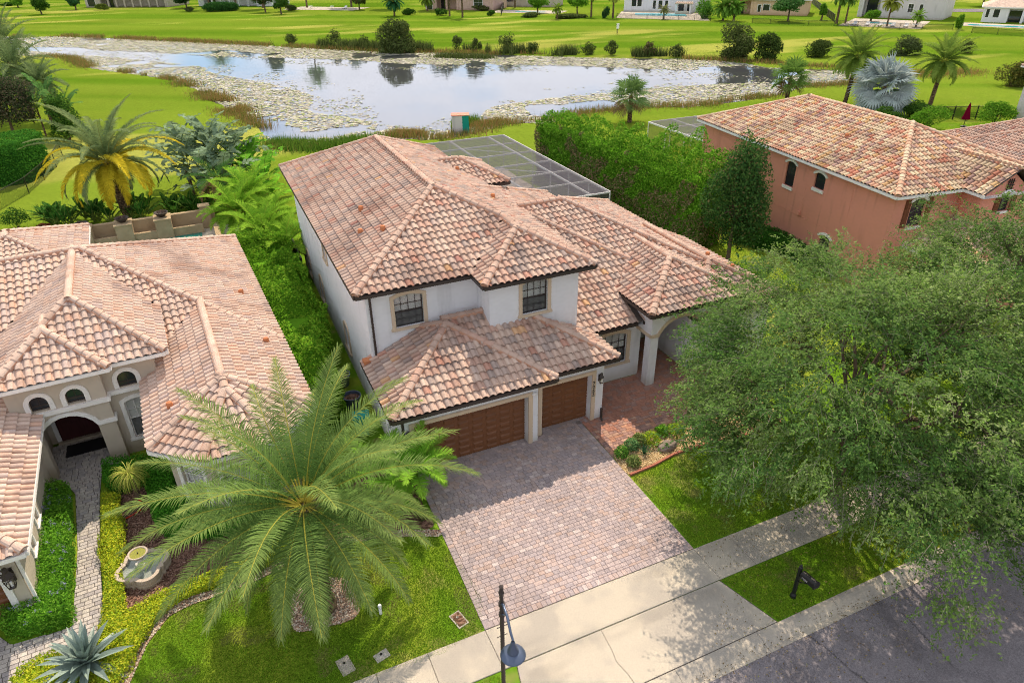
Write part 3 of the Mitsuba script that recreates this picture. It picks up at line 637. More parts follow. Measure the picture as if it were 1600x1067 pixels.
lt = wall_lantern(FL.w([-6.98, 20.15, 1.95]), FL.wd([0, -1, 0])[:2], 'big black coach lantern on the beige garage wall at the left edge', 1.55)
for q, ch in enumerate('7049'):
    tm = meshkit.text_mesh(ch, 0.14, 0.015, bold=True); v = np.array(tm.vertices)
    v = np.column_stack([v[:, 0] - 7.245, 20.088 - v[:, 2], v[:, 1] + 2.12 - 0.17 * q]); put('house_digit', (FL.w(v), np.array(tm.faces)), 'mat_black', H2, label=f'black house number digit {ch} on the white garage trim')

# ------------------------------------------------------------------ the orange house on the right
FO = Frame(-7.0, (34.32, 24.38))
H3 = thing('orange_house', 'salmon orange two storey house with multicoloured clay tile roof, on the right behind the tree', 'house')
B3 = [hipblock(0, 11.3, 0.3, 21.4, 6.3, 0.41), Block([(4.65, -1.05, 1, 0, 6.3, 0.6), (8.9, -1.05, -1, 0, 6.3, 0.6)], (4.65, -1.05, 8.9, 6.5)),
      Block([(1.9, -3.6, 1, 0, 3.1, 0.45), (10.5, -3.6, -1, 0, 3.1, 0.45), (1.9, -3.6, 0, 1, 3.1, 0.45)], (1.9, -3.6, 10.5, 1.5)),
      hipblock(8.0, 18.0, 6.0, 17.0, 3.2, 0.42)]
R3 = build_roof(H3, B3, FO, 'mat_tile_orange', 'mat_joint', 'mat_white_trim', rng, skip={(0, 3), (0, 1)}, soffit_mat='mat_white_trim')
roof_vents(R3, [(2.9, 8.2)], FO, hmax(B3))
w = Wall(H3, FO, 'mat_stucco_orange')
w.body(sbox(0.45, 0.75, 10.9, 21.0), 0, 6.2).body(Polygon([(5.0, -0.65), (8.55, -0.65), (8.55, 5), (5.0, 5)]), 0, 6.2).body(sbox(2.4, -3.1, 10, 1), 0, 3.0).body(sbox(9, 6.5, 17.5, 16.5), 0, 3.1)
gab = m3.Manifold.hull_points([[5.0, -0.65, 6.1], [8.55, -0.65, 6.1], [6.775, -0.65, 7.35], [5.0, -0.3, 6.1], [8.55, -0.3, 6.1], [6.775, -0.3, 7.35]]); w.add_.append(gab)
w.window(0.45, 9.85, 4.1, -1, 0, 0.95, 1.5, 0.16, 3, 5, trim=0, tmat='mat_white_trim', sill=0.2, blind=False)
w.window(0.45, 6.95, 4.75, -1, 0, 0.95, 0.85, 0.16, 3, 3, trim=0, tmat='mat_white_trim', sill=0.2, blind=False)
w.window(0.45, 5.4, 0.95, -1, 0, 0.95, 1.0, 0.16, 3, 4, trim=0, tmat='mat_white_trim', sill=0.2, blind=False)
w.window(2.15, 0.75, 4.2, 0, -1, 1.0, 1.5, 0.14, 2, 2, trim=0, tmat='mat_white_trim', sill=0.16, blind=False)
w.window(6.85, -0.65, 5.05, 0, -1, 0.75, 0.95, 0.12, 3, 1, trim=0, tmat='mat_white_trim', sill=0.12, blind=False)
w.build()
for x, y, z, nx, ny, wd in ((0.45, 9.85, 5.6, -1, 0, 1.15), (0.45, 6.95, 5.6, -1, 0, 1.15), (0.45, 5.4, 1.95, -1, 0, 1.15), (2.15, 0.75, 5.7, 0, -1, 1.1), (6.85, -0.65, 6.0, 0, -1, 0.9)):
    mm = w.M(x, y, z, nx, ny); a = arch_poly(wd, 0.05, 0.2).buffer(0.09).difference(arch_poly(wd - 0.1, 0.0, 0.18)).intersection(sbox(-2, 0, 2, 2))
    w.trimprism('window_head', a, mm, 0.002, 0.07, 'mat_white_trim')
for x, y, z0, z1 in ((1.38, 0.75, 4.2, 5.85), (2.92, 0.75, 4.2, 5.85), (6.27, -0.65, 5.05, 6.1), (7.43, -0.65, 5.05, 6.1)):
    mm = w.M(x, y, 0, 0, -1); sh = w.trimprism('shutter', sbox(-0.18, z0, 0.18, z1), mm, 0.002, 0.05, 'mat_wood_shutter')
    for q in range(5):
        zz = z0 + 0.08 + (z1 - z0 - 0.16) * q / 4
        put('batten', w.prism(sbox(-0.15, zz - 0.03, 0.15, zz + 0.03), mm, 0.05, 0.065), 'mat_wood_shutter', sh)
mm = w.M(6.775, -0.65, 0, 0, -1); g = MB()
for x in (-0.16, 0, 0.16): v, f = w.prism(sbox(x - 0.02, 6.25, x + 0.02, 6.95), mm, 0.03, 0.07); g.add(v, f)
for z in (6.4, 6.6, 6.8): v, f = w.prism(sbox(-0.27, z - 0.02, 0.27, z + 0.02), mm, 0.05, 0.09); g.add(v, f)
put('gable_grille', g, 'mat_black', H3)
# scored joints of the stucco, an outlet hood
b = MB()
b.box(0.437, 0.4485, 0.8, 20.9, 2.52, 2.56, fr=FO)
for y in (4.0, 8.1, 12.5, 16.5): b.box(0.438, 0.4485, y - 0.012, y + 0.012, 2.56, 6.1, fr=FO)
put('stucco_joint', b, 'mat_stucco_orange', H3)
b = MB(); b.box(0.3, 0.448, 8.1, 8.3, 2.6, 2.85, fr=FO); put('vent_hood', b, 'mat_stucco_orange', H3)

# the neighbours beyond it
H4 = thing('tile_roof_house', 'low house behind the orange one showing only dark striped tile roof at the right edge', 'house')
F4 = Frame(-9.0, (52.5, 23.0)); B4 = [hipblock(0, 15, 0, 17, 3.3, 0.40), hipblock(5, 22, 9, 20, 3.3, 0.42)]
build_roof(H4, B4, F4, 'mat_tile_main', 'mat_joint', 'mat_white_trim', rng, skip={(0, 3), (0, 1), (1, 3), (1, 1)}, soffit_mat='mat_white_trim')
w = Wall(H4, F4, 'mat_stucco_orange'); w.body(sbox(0.5, 0.5, 14.5, 16.5), 0, 3.2).body(sbox(5.5, 9.5, 21.5, 19.5), 0, 3.2); w.build()
H5 = thing('grey_house', 'tall pale grey stucco wall of a house with tile eave at the right edge', 'house')
F5 = Frame(-8.0, (85.6, 42.0)); B5 = [hipblock(-0.6, 12, -8, 9.5, 6.3, 0.4)]
build_roof(H5, B5, F5, 'mat_tile_main', 'mat_joint', 'mat_white_trim', rng, soffit_mat='mat_white_trim', skip={(0, 3), (0, 1)})
w = Wall(H5, F5, 'mat_stucco_grey'); w.body(sbox(0, -7.4, 11.4, 8.9), 0, 6.2); w.build()
# ------------------------------------------------------------------ ground, pond, paving
POND = smoothpoly([(-120, 285), (-75, 232), (-58, 206), (-43, 192), (-31, 182), (-21, 172), (-16.7, 156), (-2.3, 132.5), (2.5, 111.6), (5.9, 93.6), (6.8, 84.6), (8.2, 78), (12.6, 75.5), (18.7, 77), (25, 74), (31, 76.2), (35, 78), (39, 76), (44.4, 79), (54, 78.7), (62, 75.7), (74, 77), (85, 80), (98, 78), (106, 82), (101, 90), (93, 97), (89.8, 109.5), (69.5, 124.5), (49.7, 142.5), (37.4, 151.5), (15.7, 176), (-11.3, 205), (-26, 220), (-38, 225), (-60, 250), (-100, 310)], 4)
OPEN = smoothpoly([(-60, 226), (-37.7, 201), (-29.5, 197), (-21.3, 191.5), (-15, 182), (-5.4, 174), (4.2, 162.5), (28.9, 142.5), (38.4, 131), (61.3, 117), (78.3, 101.6), (83.3, 103.5), (93.2, 98), (96, 91), (90, 89), (80.9, 86.6), (68.1, 89.7), (54.1, 89.8), (43.6, 89.8), (36, 87.5), (31, 80), (27.4, 78.2), (23.4, 80.1), (20.5, 84.6), (17.4, 91), (13.8, 97.3), (16.3, 107.2), (12.6, 119.3), (10, 125.4), (4.1, 138), (2.2, 147.8), (-12.6, 169), (-19.8, 177), (-30, 190), (-45, 205)], 4)
import shapely
x, y = np.arange(-135, 131, 1.4), np.arange(60, 322, 1.4)
X, Y = np.meshgrid(x, y, indexing='ij'); pts = shapely.points(X.ravel(), Y.ravel())
dist = shapely.distance(pts, POND.exterior); sd = np.where(shapely.contains(POND, pts), -dist, dist)
Z = (np.clip((sd + 2.5) / 3.0, 0, 1) ** 2 * (3 - 2 * np.clip((sd + 2.5) / 3.0, 0, 1)) * 1.2 - 1.2)
Z[(X.ravel() == x[0]) | (Y.ravel() == y[-1])] = -1.2 * 0
n2 = len(y); i, j = np.meshgrid(np.arange(len(x) - 1), np.arange(n2 - 1), indexing='ij')
F = np.stack([i * n2 + j, (i + 1) * n2 + j, (i + 1) * n2 + j + 1, i * n2 + j + 1], -1).reshape(-1, 4)
g = MB(); g.add(np.column_stack([X.ravel(), Y.ravel(), Z]), F)
xe, ye = x[-1], y[-1]
for a, b_, c, d in ((-135, xe, 9.56, 60), (-900, -135, 9.56, 60), (xe, 900, 9.56, 60), (-900, -135, 60, ye), (xe, 900, 60, ye), (-900, 900, ye, 1200)):
    g.add([[a, c, 0], [b_, c, 0], [b_, d, 0], [a, d, 0]], [[0, 1, 2], [0, 2, 3]])
put('lawn', g, 'mat_lawn', kind='structure', smooth=True)
v, f = sheet(POND.buffer(1.2), -0.16); put('pond_water', (v, f), 'mat_water', kind='structure')

rng = np.random.default_rng(3)
def pads(area, n, r0, r1, z, keep=None):
    q = scatter(area, n, rng)
    if keep is not None: q = q[keep(q)]
    n = len(q); r = rng.uniform(r0, r1, n); a0 = rng.uniform(0, 6.28, n); k = 7
    g = a0[:, None] + np.linspace(0.25, 6.03, k); v = np.zeros((n, k + 1, 3)); v[:, 0, :2] = q; v[:, 1:, 0] = q[:, :1] + r[:, None] * np.cos(g); v[:, 1:, 1] = q[:, 1:] + r[:, None] * np.sin(g)
    v[..., 2] = z + rng.uniform(0, 0.02, n)[:, None]; tilt = rng.normal(0, 0.06, (n, 2)); v[:, 1:, 2] += ((v[:, 1:, :2] - q[:, None]) * tilt[:, None]).sum(-1) + 0.012
    f = np.array([[0, i + 1, i + 2] for i in range(k - 1)])
    pal = np.array([(0.44, 0.43, 0.36), (0.37, 0.38, 0.25), (0.52, 0.50, 0.45), (0.24, 0.30, 0.10), (0.38, 0.33, 0.26)])
    c = pal[rng.choice(5, n, p=[.32, .22, .22, .14, .1])] * rng.uniform(0.65, 1.15, (n, 1))
    return v.reshape(-1, 3), (f[None] + (np.arange(n) * (k + 1))[:, None, None]).reshape(-1, 3), np.repeat(c, k + 1, 0)
cov = POND.difference(OPEN)
b = MB()
v, f, c = pads(cov.intersection(sbox(-70, 60, 130, 245)), 60000, 0.10, 0.30, -0.14, lambda q: meshkit.fbm(np.column_stack([q * 0.12, q[:, 0] * 0]), 3, 2) > 0.31); b.add(v, f, c)
v, f, c = pads(OPEN.intersection(cov.buffer(7)).intersection(sbox(-40, 60, 110, 220)), 6000, 0.08, 0.22, -0.14, lambda q: meshkit.fbm(np.column_stack([q * 0.16, q[:, 0] * 0]), 3, 4) > 0.5); b.add(v, f, c)
put('lily_pads', b, 'mat_vc', kind='stuff', label='pale floating lily pads covering the margins of the pond', cat='lily pads')

# road, kerb, pavements
put('road', ([[-400, -60, -0.07], [500, -60, -0.07], [500, 8.95, -0.07], [-400, 8.95, -0.07]], [[0, 1, 2], [0, 2, 3]]), 'mat_asphalt', kind='structure')
CURB = [(9.56, -0.3), (9.56, 0.035), (9.42, 0.04), (9.30, 0.02), (9.05, -0.075), (8.86, -0.055), (8.86, -0.3)]
kb = put('kerb', (lambda: (lambda m: (m.box(-200, 300, 8.9, 9.5, -0.4, -0.12), m)[1])(MB()))(), 'mat_concrete', kind='structure')
for k in range(-4, 14):
    x0, x1 = 0.2 + 3.05 * k + 0.006, 0.2 + 3.05 * (k + 1) - 0.006; b = MB(); n = len(CURB)
    v = [(xx, yy, zz) for xx in (x0, x1) for yy, zz in CURB]
    b.add(v, [[q, q + 1, q + 1 + n, q + n] for q in range(n - 1)]); b.add(v, [[0, q, q + 1] for q in range(1, n - 1)]); b.add(v, [[n, n + q + 1, n + q] for q in range(1, n - 1)])
    put('section', b, 'mat_concrete', kb)
def slab(name, poly, z0, z1, mat, parent, ch=0.012):
    """a slab with its upper edge eased"""
    q = poly.buffer(-ch, join_style=2)
    a = man(poly, z0, z1 - ch); t = m3.Manifold.batch_boolean([a], m3.OpType.Add)
    v, f = mtri(a); b = MB(); b.add(v, f)
    o, i_ = np.asarray(poly.exterior.coords)[:-1], np.asarray(q.exterior.coords)[:-1]
    if len(o) == len(i_):
        if Polygon(o).exterior.is_ccw != Polygon(i_).exterior.is_ccw: i_ = i_[::-1]
        sh = np.argmin(np.linalg.norm(i_ - o[0], axis=1)); i_ = np.roll(i_, -sh, 0); n = len(o)
        vv = np.vstack([np.column_stack([o, np.full(n, z1 - ch)]), np.column_stack([i_, np.full(n, z1)])])
        b.add(vv, [[k, (k + 1) % n, (k + 1) % n + n, k + n] for k in range(n)])
    v, f = sheet(q, z1); b.add(v, f)
    return put(name, b, mat, parent)
sw = put('pavement', sheet(sbox(-60, 11.66, 90, 13.13), 0.004), 'mat_joint', kind='structure')
JX = [-20.86 + 1.585 * k for k in range(16)] + [4.80, 12.75] + [15.80 + 1.525 * k for k in range(-1, 26)]
for x0, x1 in zip(JX[:-1], JX[1:]):
    slab('slab', sbox(x0 + 0.006, 11.665, x1 - 0.006, 13.125), -0.05, 0.035, 'mat_concrete', sw)
ap = put('driveway_apron', sheet(Polygon([(5.2, 11.65), (12.7, 11.65), (13.3, 9.57), (4.7, 9.57)]), 0.004), 'mat_joint', kind='structure')
crack = [(8.08, 11.635), (8.02, 10.9), (7.94, 10.5), (8.03, 10.0), (8.05, 9.6)]
slab('slab', Polygon([(5.22, 11.635)] + crack + [(4.72, 9.59)]), -0.05, 0.03, 'mat_concrete', ap, 0.006)
slab('slab', Polygon([(x + 0.012, y) for x, y in crack[::-1]] + [(12.66, 11.635), (13.26, 9.59)]), -0.05, 0.03, 'mat_concrete', ap, 0.006)

def pave(key, poly, z, mat, rowh, lens, rng, fr=W0, border=None, ch=0.008, gap=0.009, parts=300, near=None, shift=None):
    """pavers in running bond, each its own block with eased edges; the nearest are parts"""
    x0, y0, x1, y1 = poly.bounds; L = []
    inner = poly.buffer(-border, join_style=2) if border else poly
    if border:
        ex = poly.exterior if poly.exterior.is_ccw else poly.exterior.reverse(); band = poly.difference(inner.buffer(0.001, join_style=2)); P = np.asarray(ex.coords)
        for a, c in zip(P[:-1], P[1:]):
            d = np.linalg.norm(c - a); t = (c - a) / d; n = np.array([-t[1], t[0]]); k = max(1, int(d / rowh))
            for q in range(k):
                p0, p1 = a + t * d * q / k, a + t * d * (q + 1) / k; g = Polygon([p0, p1, p1 + n * border, p0 + n * border])
                if band.contains(g.centroid): L.append(g.intersection(poly))
    yy = y0
    while yy < y1:
        xx = x0 - rng.uniform(0, 0.3)
        while xx < x1:
            w = lens[rng.integers(len(lens))]; g = sbox(xx, yy, xx + w, yy + rowh).intersection(inner)
            if g.area > 0.004: L.append(g)
            xx += w
        yy += rowh
    L = [q for g in L for q in getattr(g, 'geoms', [g]) if q.geom_type == 'Polygon' and q.area > 0.003]
    near = np.array(near if near is not None else CAM[:2]); cen = np.array([g.centroid.coords[0] for g in L]); pw = fr.w(np.column_stack([cen, cen[:, 0] * 0 + z]))
    stuff = MB()
    for rank, k in enumerate(np.argsort(np.linalg.norm(pw[:, :2] - near, axis=1))):
        g = L[k].simplify(0.002).convex_hull; lo = g.buffer(-gap / 2, join_style=2); hi = g.buffer(-gap / 2 - ch, join_style=2)
        if lo.is_empty or hi.is_empty or hi.geom_type != 'Polygon' or len(lo.exterior.coords) != len(hi.exterior.coords): continue
        A, B = np.asarray(lo.exterior.coords)[:-1], np.asarray(hi.exterior.coords)[:-1]; n = len(A); B = np.roll(B, -int(np.argmin(np.linalg.norm(B - A[0], axis=1))), 0)
        if (Polygon(A).exterior.is_ccw != Polygon(B).exterior.is_ccw): continue
        u = rng.random() if shift is None else shift(*cen[k], rng); top = 0.028 + rng.normal(0, 0.0016) + ((B - cen[k]) * rng.normal(0, 0.008, 2)).sum(1)
        v = np.vstack([np.column_stack([A, np.full(n, -0.004)]), np.column_stack([A, top - 0.007]), np.column_stack([B, top])]); v = fr.w(v) + [0, 0, z]
        i = np.arange(n); j = (i + 1) % n; F = [[*q] for q in np.vstack([np.stack([i, j, j + n], 1), np.stack([i, j + n, i + n], 1), np.stack([i + n, j + n, j + 2 * n], 1), np.stack([i + n, j + 2 * n, i + 2 * n], 1)])] + [[2 * n, 2 * n + q, 2 * n + q + 1] for q in range(1, n - 1)]
        if not Polygon(A).exterior.is_ccw: F = [f[::-1] for f in F]
        if rank < parts: put('paver', (v, np.array(F)), mat, key, uv=np.tile([u, rng.random()], (3 * n, 1)))
        else: stuff.add(v, F, None, [u, rng.random()])
    if stuff.n: put('paver_field', stuff, mat, key, kind='stuff')
DRIVE = Polygon([(4.8, 13.145), (12.76, 13.145), (12.78, 21.2), (13.2, 21.2), (13.2, 21.7), (10.6, 21.7), (10.6, 21.37), (5.0, 21.37)])
dw = put('driveway', sheet(DRIVE, 0.008), 'mat_sand_joint', kind='structure')
pave(dw, DRIVE, 0.010, 'mat_paver_drive', 0.168, (0.165, 0.235, 0.235, 0.30), np.random.default_rng(4), border=0.235)
BED = smoothpoly([(12.84, 17.42), (14, 17.5), (15.2, 17.75), (16.5, 17.75), (18.5, 17.5), (21, 17.6), (21, 19.0), (18.5, 19.35), (16.2, 19.5), (15, 19.5), (14.0, 19.3), (13.2, 18.95), (12.84, 18.5)], 4)
WALK = Polygon([(12.8, 18.3), (21.2, 18.3), (21.2, 22.85), (19.65, 22.9), (19.65, 26.5), (17.3, 26.5), (17.3, 23.6), (13.85, 23.6), (13.85, 21.6), (12.8, 21.6)]).difference(BED.buffer(0.03))
wk = put('walkway', sheet(WALK, 0.008), 'mat_sand_joint', kind='structure')
pave(wk, WALK, 0.010, 'mat_paver_red', 0.168, (0.165, 0.235, 0.235, 0.30), np.random.default_rng(5), near=(11, 16), shift=lambda x, y, r: min(0.999, r.random() * 0.55 + (0.45 if y < 20.2 + r.normal(0, 0.25) else 0.0)))
LWALK = Polygon([(-8.42, 27.4), (-6.62, 27.2), (-6.6, 25.1), (-6.42, 22.1), (-6.2, 19.6), (-6.1, 18.4), (-6.3, 17.75), (-7.6, 17.7), (-8.15, 17.45), (-8.4, 16.6), (-10.5, 16.4), (-12.5, 19.8), (-9.6, 20.0), (-8.65, 18.75), (-7.0, 18.7), (-7.15, 22.3), (-7.5, 25.6)])
ENTRY = Polygon([FL.w([x, y, 0])[:2] for x, y in ((-6.83, 27.3), (-4.4, 27.3), (-4.4, 29.75), (-6.83, 29.75))])
LW = LWALK.union(ENTRY.buffer(0.05)).buffer(0)
lw = put('entry_walk', sheet(LW, 0.008), 'mat_joint', kind='structure')
a_ = math.radians(3.5); LWl = affinity.rotate(LW, -3.5, origin=(0, 0))
pave(lw, LWl, 0.010, 'mat_paver_grey', 0.175, (0.22, 0.26, 0.31), np.random.default_rng(6), fr=FL, border=None, gap=0.02, near=(-6, 14))

# planting beds
v, f = sheet(BED, 0.02); put('straw_bed', (v, f), 'mat_straw', kind='structure')
def edging(name, pts, w, h, mat, label, seg=None):
    p = np.asarray(pts, float); b = MB(); L = LineString(p).buffer(w / 2, cap_style=2); v, f = mtri(man(L, -0.05, h)); b.add(v, f); return put(name, b, mat, label=label, cat='edging')
edging('bed_edging', [(12.84, 17.36), (14, 17.44), (15.2, 17.68), (16.5, 17.69), (18.5, 17.44), (21, 17.5)], 0.09, 0.10, 'mat_edging', 'red concrete edging between the straw bed and the right front lawn')
MUL = smoothpoly([(-5.95, 24.9), (-4.7, 24.9), (-4.2, 22.0), (-2.6, 21.4), (1, 21.2), (4.4, 21.9), (4.75, 19), (4.7, 18.0), (3.5, 18.4), (1.2, 18.9), (-0.9, 18.7), (-3.3, 18.7), (-5.4, 18.4), (-5.55, 20.5), (-5.75, 22.4)], 4)
v, f = sheet(MUL, 0.02); put('mulch_bed', (v, f), 'mat_mulch', kind='structure')
GRA = LineString([(-5.75, 15.0), (-5.4, 15.95), (-4.98, 17.1), (-4.3, 18.0), (-3.5, 18.22), (-2.6, 18.2), (-1.5, 18.32), (-0.6, 18.55), (0.1, 18.9), (1.2, 18.8), (2.97, 18.4), (3.84, 18.08), (4.75, 17.65)]).buffer(0.17)
v, f = sheet(GRA, 0.028); put('gravel_edge', (v, f), 'mat_gravel', kind='structure')
RING = smoothpoly([(-0.65, 15.7), (0.2, 15.35), (1.35, 15.4), (1.3, 16.9), (0.4, 17.3), (-0.4, 17.1)], 5)
v, f = sheet(RING, 0.03); put('palm_gravel', (v, f), 'mat_gravel', kind='structure')
def pebbles(poly, n, rng, z=0.03):
    q = scatter(poly, n, rng); b = MB(); m = trimesh.creation.icosphere(subdivisions=0)
    s = rng.uniform(0.018, 0.045, (n, 3)) * [1, 1, 0.7]; ang = rng.uniform(0, 6.28, n)
    pal = np.array([(0.50, 0.42, 0.33), (0.42, 0.27, 0.20), (0.60, 0.54, 0.46), (0.28, 0.2, 0.16)])
    v = np.array(m.vertices)[None] * s[:, None]; ca, sa = np.cos(ang)[:, None], np.sin(ang)[:, None]
    v = np.stack([v[..., 0] * ca - v[..., 1] * sa + q[:, :1], v[..., 0] * sa + v[..., 1] * ca + q[:, 1:], v[..., 2] + z], -1)
    b.add(v.reshape(-1, 3), (np.array(m.faces)[None] + (np.arange(n) * len(m.vertices))[:, None, None]).reshape(-1, 3), np.repeat(pal[rng.integers(0, 4, n)], len(m.vertices), 0)); return b
put('pebbles', pebbles(RING, 1500, rng), 'mat_vc', kind='stuff', label='loose pebbles round the foot of the big date palm', cat='pebbles')
put('edge_pebbles', pebbles(GRA.intersection(sbox(-6, 15, 5, 20)), 1800, rng), 'mat_vc', kind='stuff', label='loose pebbles of the gravel strip along the left lawn', cat='pebbles')
def chips(poly, n, rng, pal, L=0.09):
    q = scatter(poly, n, rng); a = rng.uniform(0, 6.28, n); l = rng.uniform(0.4, 1.2, n) * L; w = 0.012 * rng.uniform(0.6, 1.8, n); d = np.column_stack([np.cos(a), np.sin(a)]); e = np.column_stack([-d[:, 1], d[:, 0]])
    v = np.zeros((n, 4, 3)); v[:, 0, :2] = q - d * l[:, None] / 2; v[:, 1, :2] = q + e * w[:, None]; v[:, 2, :2] = q + d * l[:, None] / 2; v[:, 3, :2] = q - e * w[:, None]
    v[..., 2] = 0.035 + rng.uniform(0, 0.03, (n, 1)); v[:, 1, 2] += 0.012; v[:, 2, 2] += rng.uniform(-0.01, 0.03, n)
    f = (np.array([[0, 1, 2], [0, 2, 3]])[None] + (np.arange(n) * 4)[:, None, None]).reshape(-1, 3); c = np.array(pal)[rng.integers(0, len(pal), n)]
    return v.reshape(-1, 3), f, np.repeat(c, 4, 0)
b = MB(); v, f, c = chips(BED, 9000, rng, [(0.66, 0.50, 0.28), (0.52, 0.37, 0.19), (0.72, 0.58, 0.36), (0.38, 0.26, 0.14)], 0.14); b.add(v, f, c)
put('straw', b, 'mat_vc', kind='stuff', label='dry pine straw covering the bed right of the driveway', cat='straw')
b = MB(); v, f, c = chips(MUL.intersection(sbox(-6.2, 18, 0, 26)), 9000, rng, [(0.26, 0.15, 0.12), (0.15, 0.08, 0.06), (0.36, 0.24, 0.19), (0.10, 0.06, 0.05)], 0.09); b.add(v, f, c)
put('wood_chips', b, 'mat_vc', kind='stuff', label='brown wood chips of the bed round the fountain', cat='mulch')
def blades(polys, n, rng):
    b = MB()
    for poly, k in zip(polys, n):
        q = scatter(poly, k, rng); h = rng.uniform(0.03, 0.075, k); a = rng.uniform(0, 6.28, k); w = 0.011; lean = rng.normal(0, 0.03, (k, 2))
        v = np.zeros((k, 3, 3)); v[:, 0, 0] = q[:, 0] - np.cos(a) * w; v[:, 0, 1] = q[:, 1] - np.sin(a) * w; v[:, 1, 0] = q[:, 0] + np.cos(a) * w; v[:, 1, 1] = q[:, 1] + np.sin(a) * w
        v[:, 2, :2] = q + lean; v[:, 2, 2] = h
        t = meshkit.fbm(np.column_stack([q * 0.5, q[:, 0] * 0]), 4, 9)[:, None]; d = np.clip((meshkit.fbm(np.column_stack([q * 1.3, q[:, 0] * 0]), 3, 21)[:, None] - 0.6) / 0.1, 0, 1)
        c = (np.array([0.135, 0.30, 0.016]) * (1 - t) + np.array([0.31, 0.41, 0.04]) * t) * rng.uniform(0.65, 1.35, (k, 1)); c = c * (1 - 0.6 * d) + np.array([0.30, 0.26, 0.11]) * 0.6 * d
        b.add(v.reshape(-1, 3), np.arange(3 * k).reshape(-1, 3), np.repeat(c, 3, 0))
    return b
LA = smoothpoly([(-5.55, 15.0), (-5.2, 16), (-4.75, 17), (-4.2, 17.75), (-3.5, 18.0), (-2.6, 17.98), (-1.5, 18.1), (-0.6, 18.3), (0.1, 18.65), (1.2, 18.55), (2.97, 18.15), (4.2, 17.7), (4.76, 17.3), (4.76, 13.2), (-1, 13.2), (-6.5, 13.2)], 3).difference(RING)
LB = Polygon([(12.83, 13.18), (23, 13.18), (23, 17.4), (16.5, 17.6), (15.2, 17.6), (14, 17.36), (12.83, 17.3)])
put('grass_blades', blades([LA, LB, Polygon([(12.78, 11.6), (22, 11.6), (22, 9.62), (13.36, 9.62)]), sbox(-6, 9.65, 4.6, 11.6), sbox(24.6, 26, 33.5, 40)], [90000, 60000, 30000, 22000, 40000], rng), 'mat_leaf', kind='stuff', label='short green grass blades of the front lawns', cat='grass')

b = MB(); v, f, c = chips(Polygon([(12, 6.5), (30, 6.5), (30, 13.1), (12.8, 13.1), (12.8, 11.7), (10.5, 9.7)]), 2600, rng, [(0.22, 0.15, 0.07), (0.30, 0.22, 0.10), (0.14, 0.10, 0.05), (0.25, 0.25, 0.08)], 0.07); v[:, 2] += np.where(v[:, 1] < 8.9, -0.085, np.where(v[:, 1] < 9.5, -0.05, 0.012)); b.add(v, f, c)
v, f, c = chips(sbox(2, 8.75, 30, 9.25), 700, rng, [(0.20, 0.14, 0.07), (0.12, 0.09, 0.05)], 0.06); v[:, 2] += -0.075; b.add(v, f, c)
put('leaf_litter', b, 'mat_vc', kind='stuff', label='dry brown leaves fallen on the pavement and along the gutter under the oak', cat='leaves')
# ------------------------------------------------------------------ street furniture and small things in the front yard
t = thing('street_lamp', 'dark steel street lamp with a round hanging shade, in front of the driveway', 'street lamp'); px, py = 4.22, 10.3
b = MB(); b.tube([(px, py, 0), (px, py, 5.1)], [0.062, 0.052], 14); put('pole', b, 'mat_bronze', t, smooth=40)
b = MB(); b.lathe([(0.055, 5.02), (0.06, 5.1), (0.075, 5.12), (0.05, 5.16), (0.045, 5.3), (0.06, 5.33), (0.0, 5.36)], (px, py, 0), 14); put('finial', b, 'mat_bronze', t, smooth=40)
b = MB(); b.lathe([(0.15, 0.0), (0.15, 0.25), (0.09, 0.4), (0.07, 0.8), (0.05, 0.82)], (px, py, 0), 14); put('base', b, 'mat_bronze', t, smooth=40)
hx, hy = 4.11, 9.40
b = MB(); b.tube([(px, py, 4.72), (px - 0.02, py - 0.15, 4.86), (px - 0.05, py - 0.45, 4.82), (hx, hy + 0.12, 4.66), (hx, hy, 4.55), (hx, hy, 4.44)], [0.036, 0.036, 0.034, 0.032, 0.03, 0.03], 10)
b.tube([(px, py, 4.35), (px - 0.03, py - 0.25, 4.62), (px - 0.05, py - 0.4, 4.80)], 0.018, 8); arm = put('arm', b, 'mat_steel_blue', t, smooth=40)
for q, c in (((px, py - 0.0, 4.72), 0.07), ((px, py, 4.35), 0.07)):
    b = MB(); b.lathe([(0.054, -0.06), (0.08, -0.05), (0.08, 0.05), (0.054, 0.06)], q, 14); put('collar', b, 'mat_bronze', t, smooth=40)
for z in (3.9, 3.55):
    for sg in (-1, 1):
        b = MB(); b.tube([(px + sg * 0.05, py, z), (px + sg * 0.12, py, z)], 0.012, 6); b.lathe([(0, -0.02), (0.02, 0), (0, 0.02)], (px + sg * 0.125, py, z), 6); put('bolt', b, 'mat_bronze', t)
b = MB(); b.lathe([(0.03, 4.5), (0.05, 4.47), (0.05, 4.42), (0.075, 4.36), (0.085, 4.26), (0.13, 4.2), (0.14, 4.12), (0.12, 4.1)], (hx, hy, 0), 20); hd = put('lamp_head', b, 'mat_steel_blue', t, smooth=35)
b = MB(); b.lathe([(0.12, 4.13), (0.2, 4.11), (0.29, 4.04), (0.305, 4.0), (0.295, 3.99), (0.2, 4.07), (0.1, 4.09)], (hx, hy, 0), 32); put('shade', b, 'mat_steel_blue', hd, smooth=35)
b = MB(); b.lathe([(0.1, 4.08), (0.11, 3.98), (0.07, 3.9), (0.0, 3.88)], (hx, hy, 0), 16); put('globe', b, 'mat_white', hd, smooth=60)

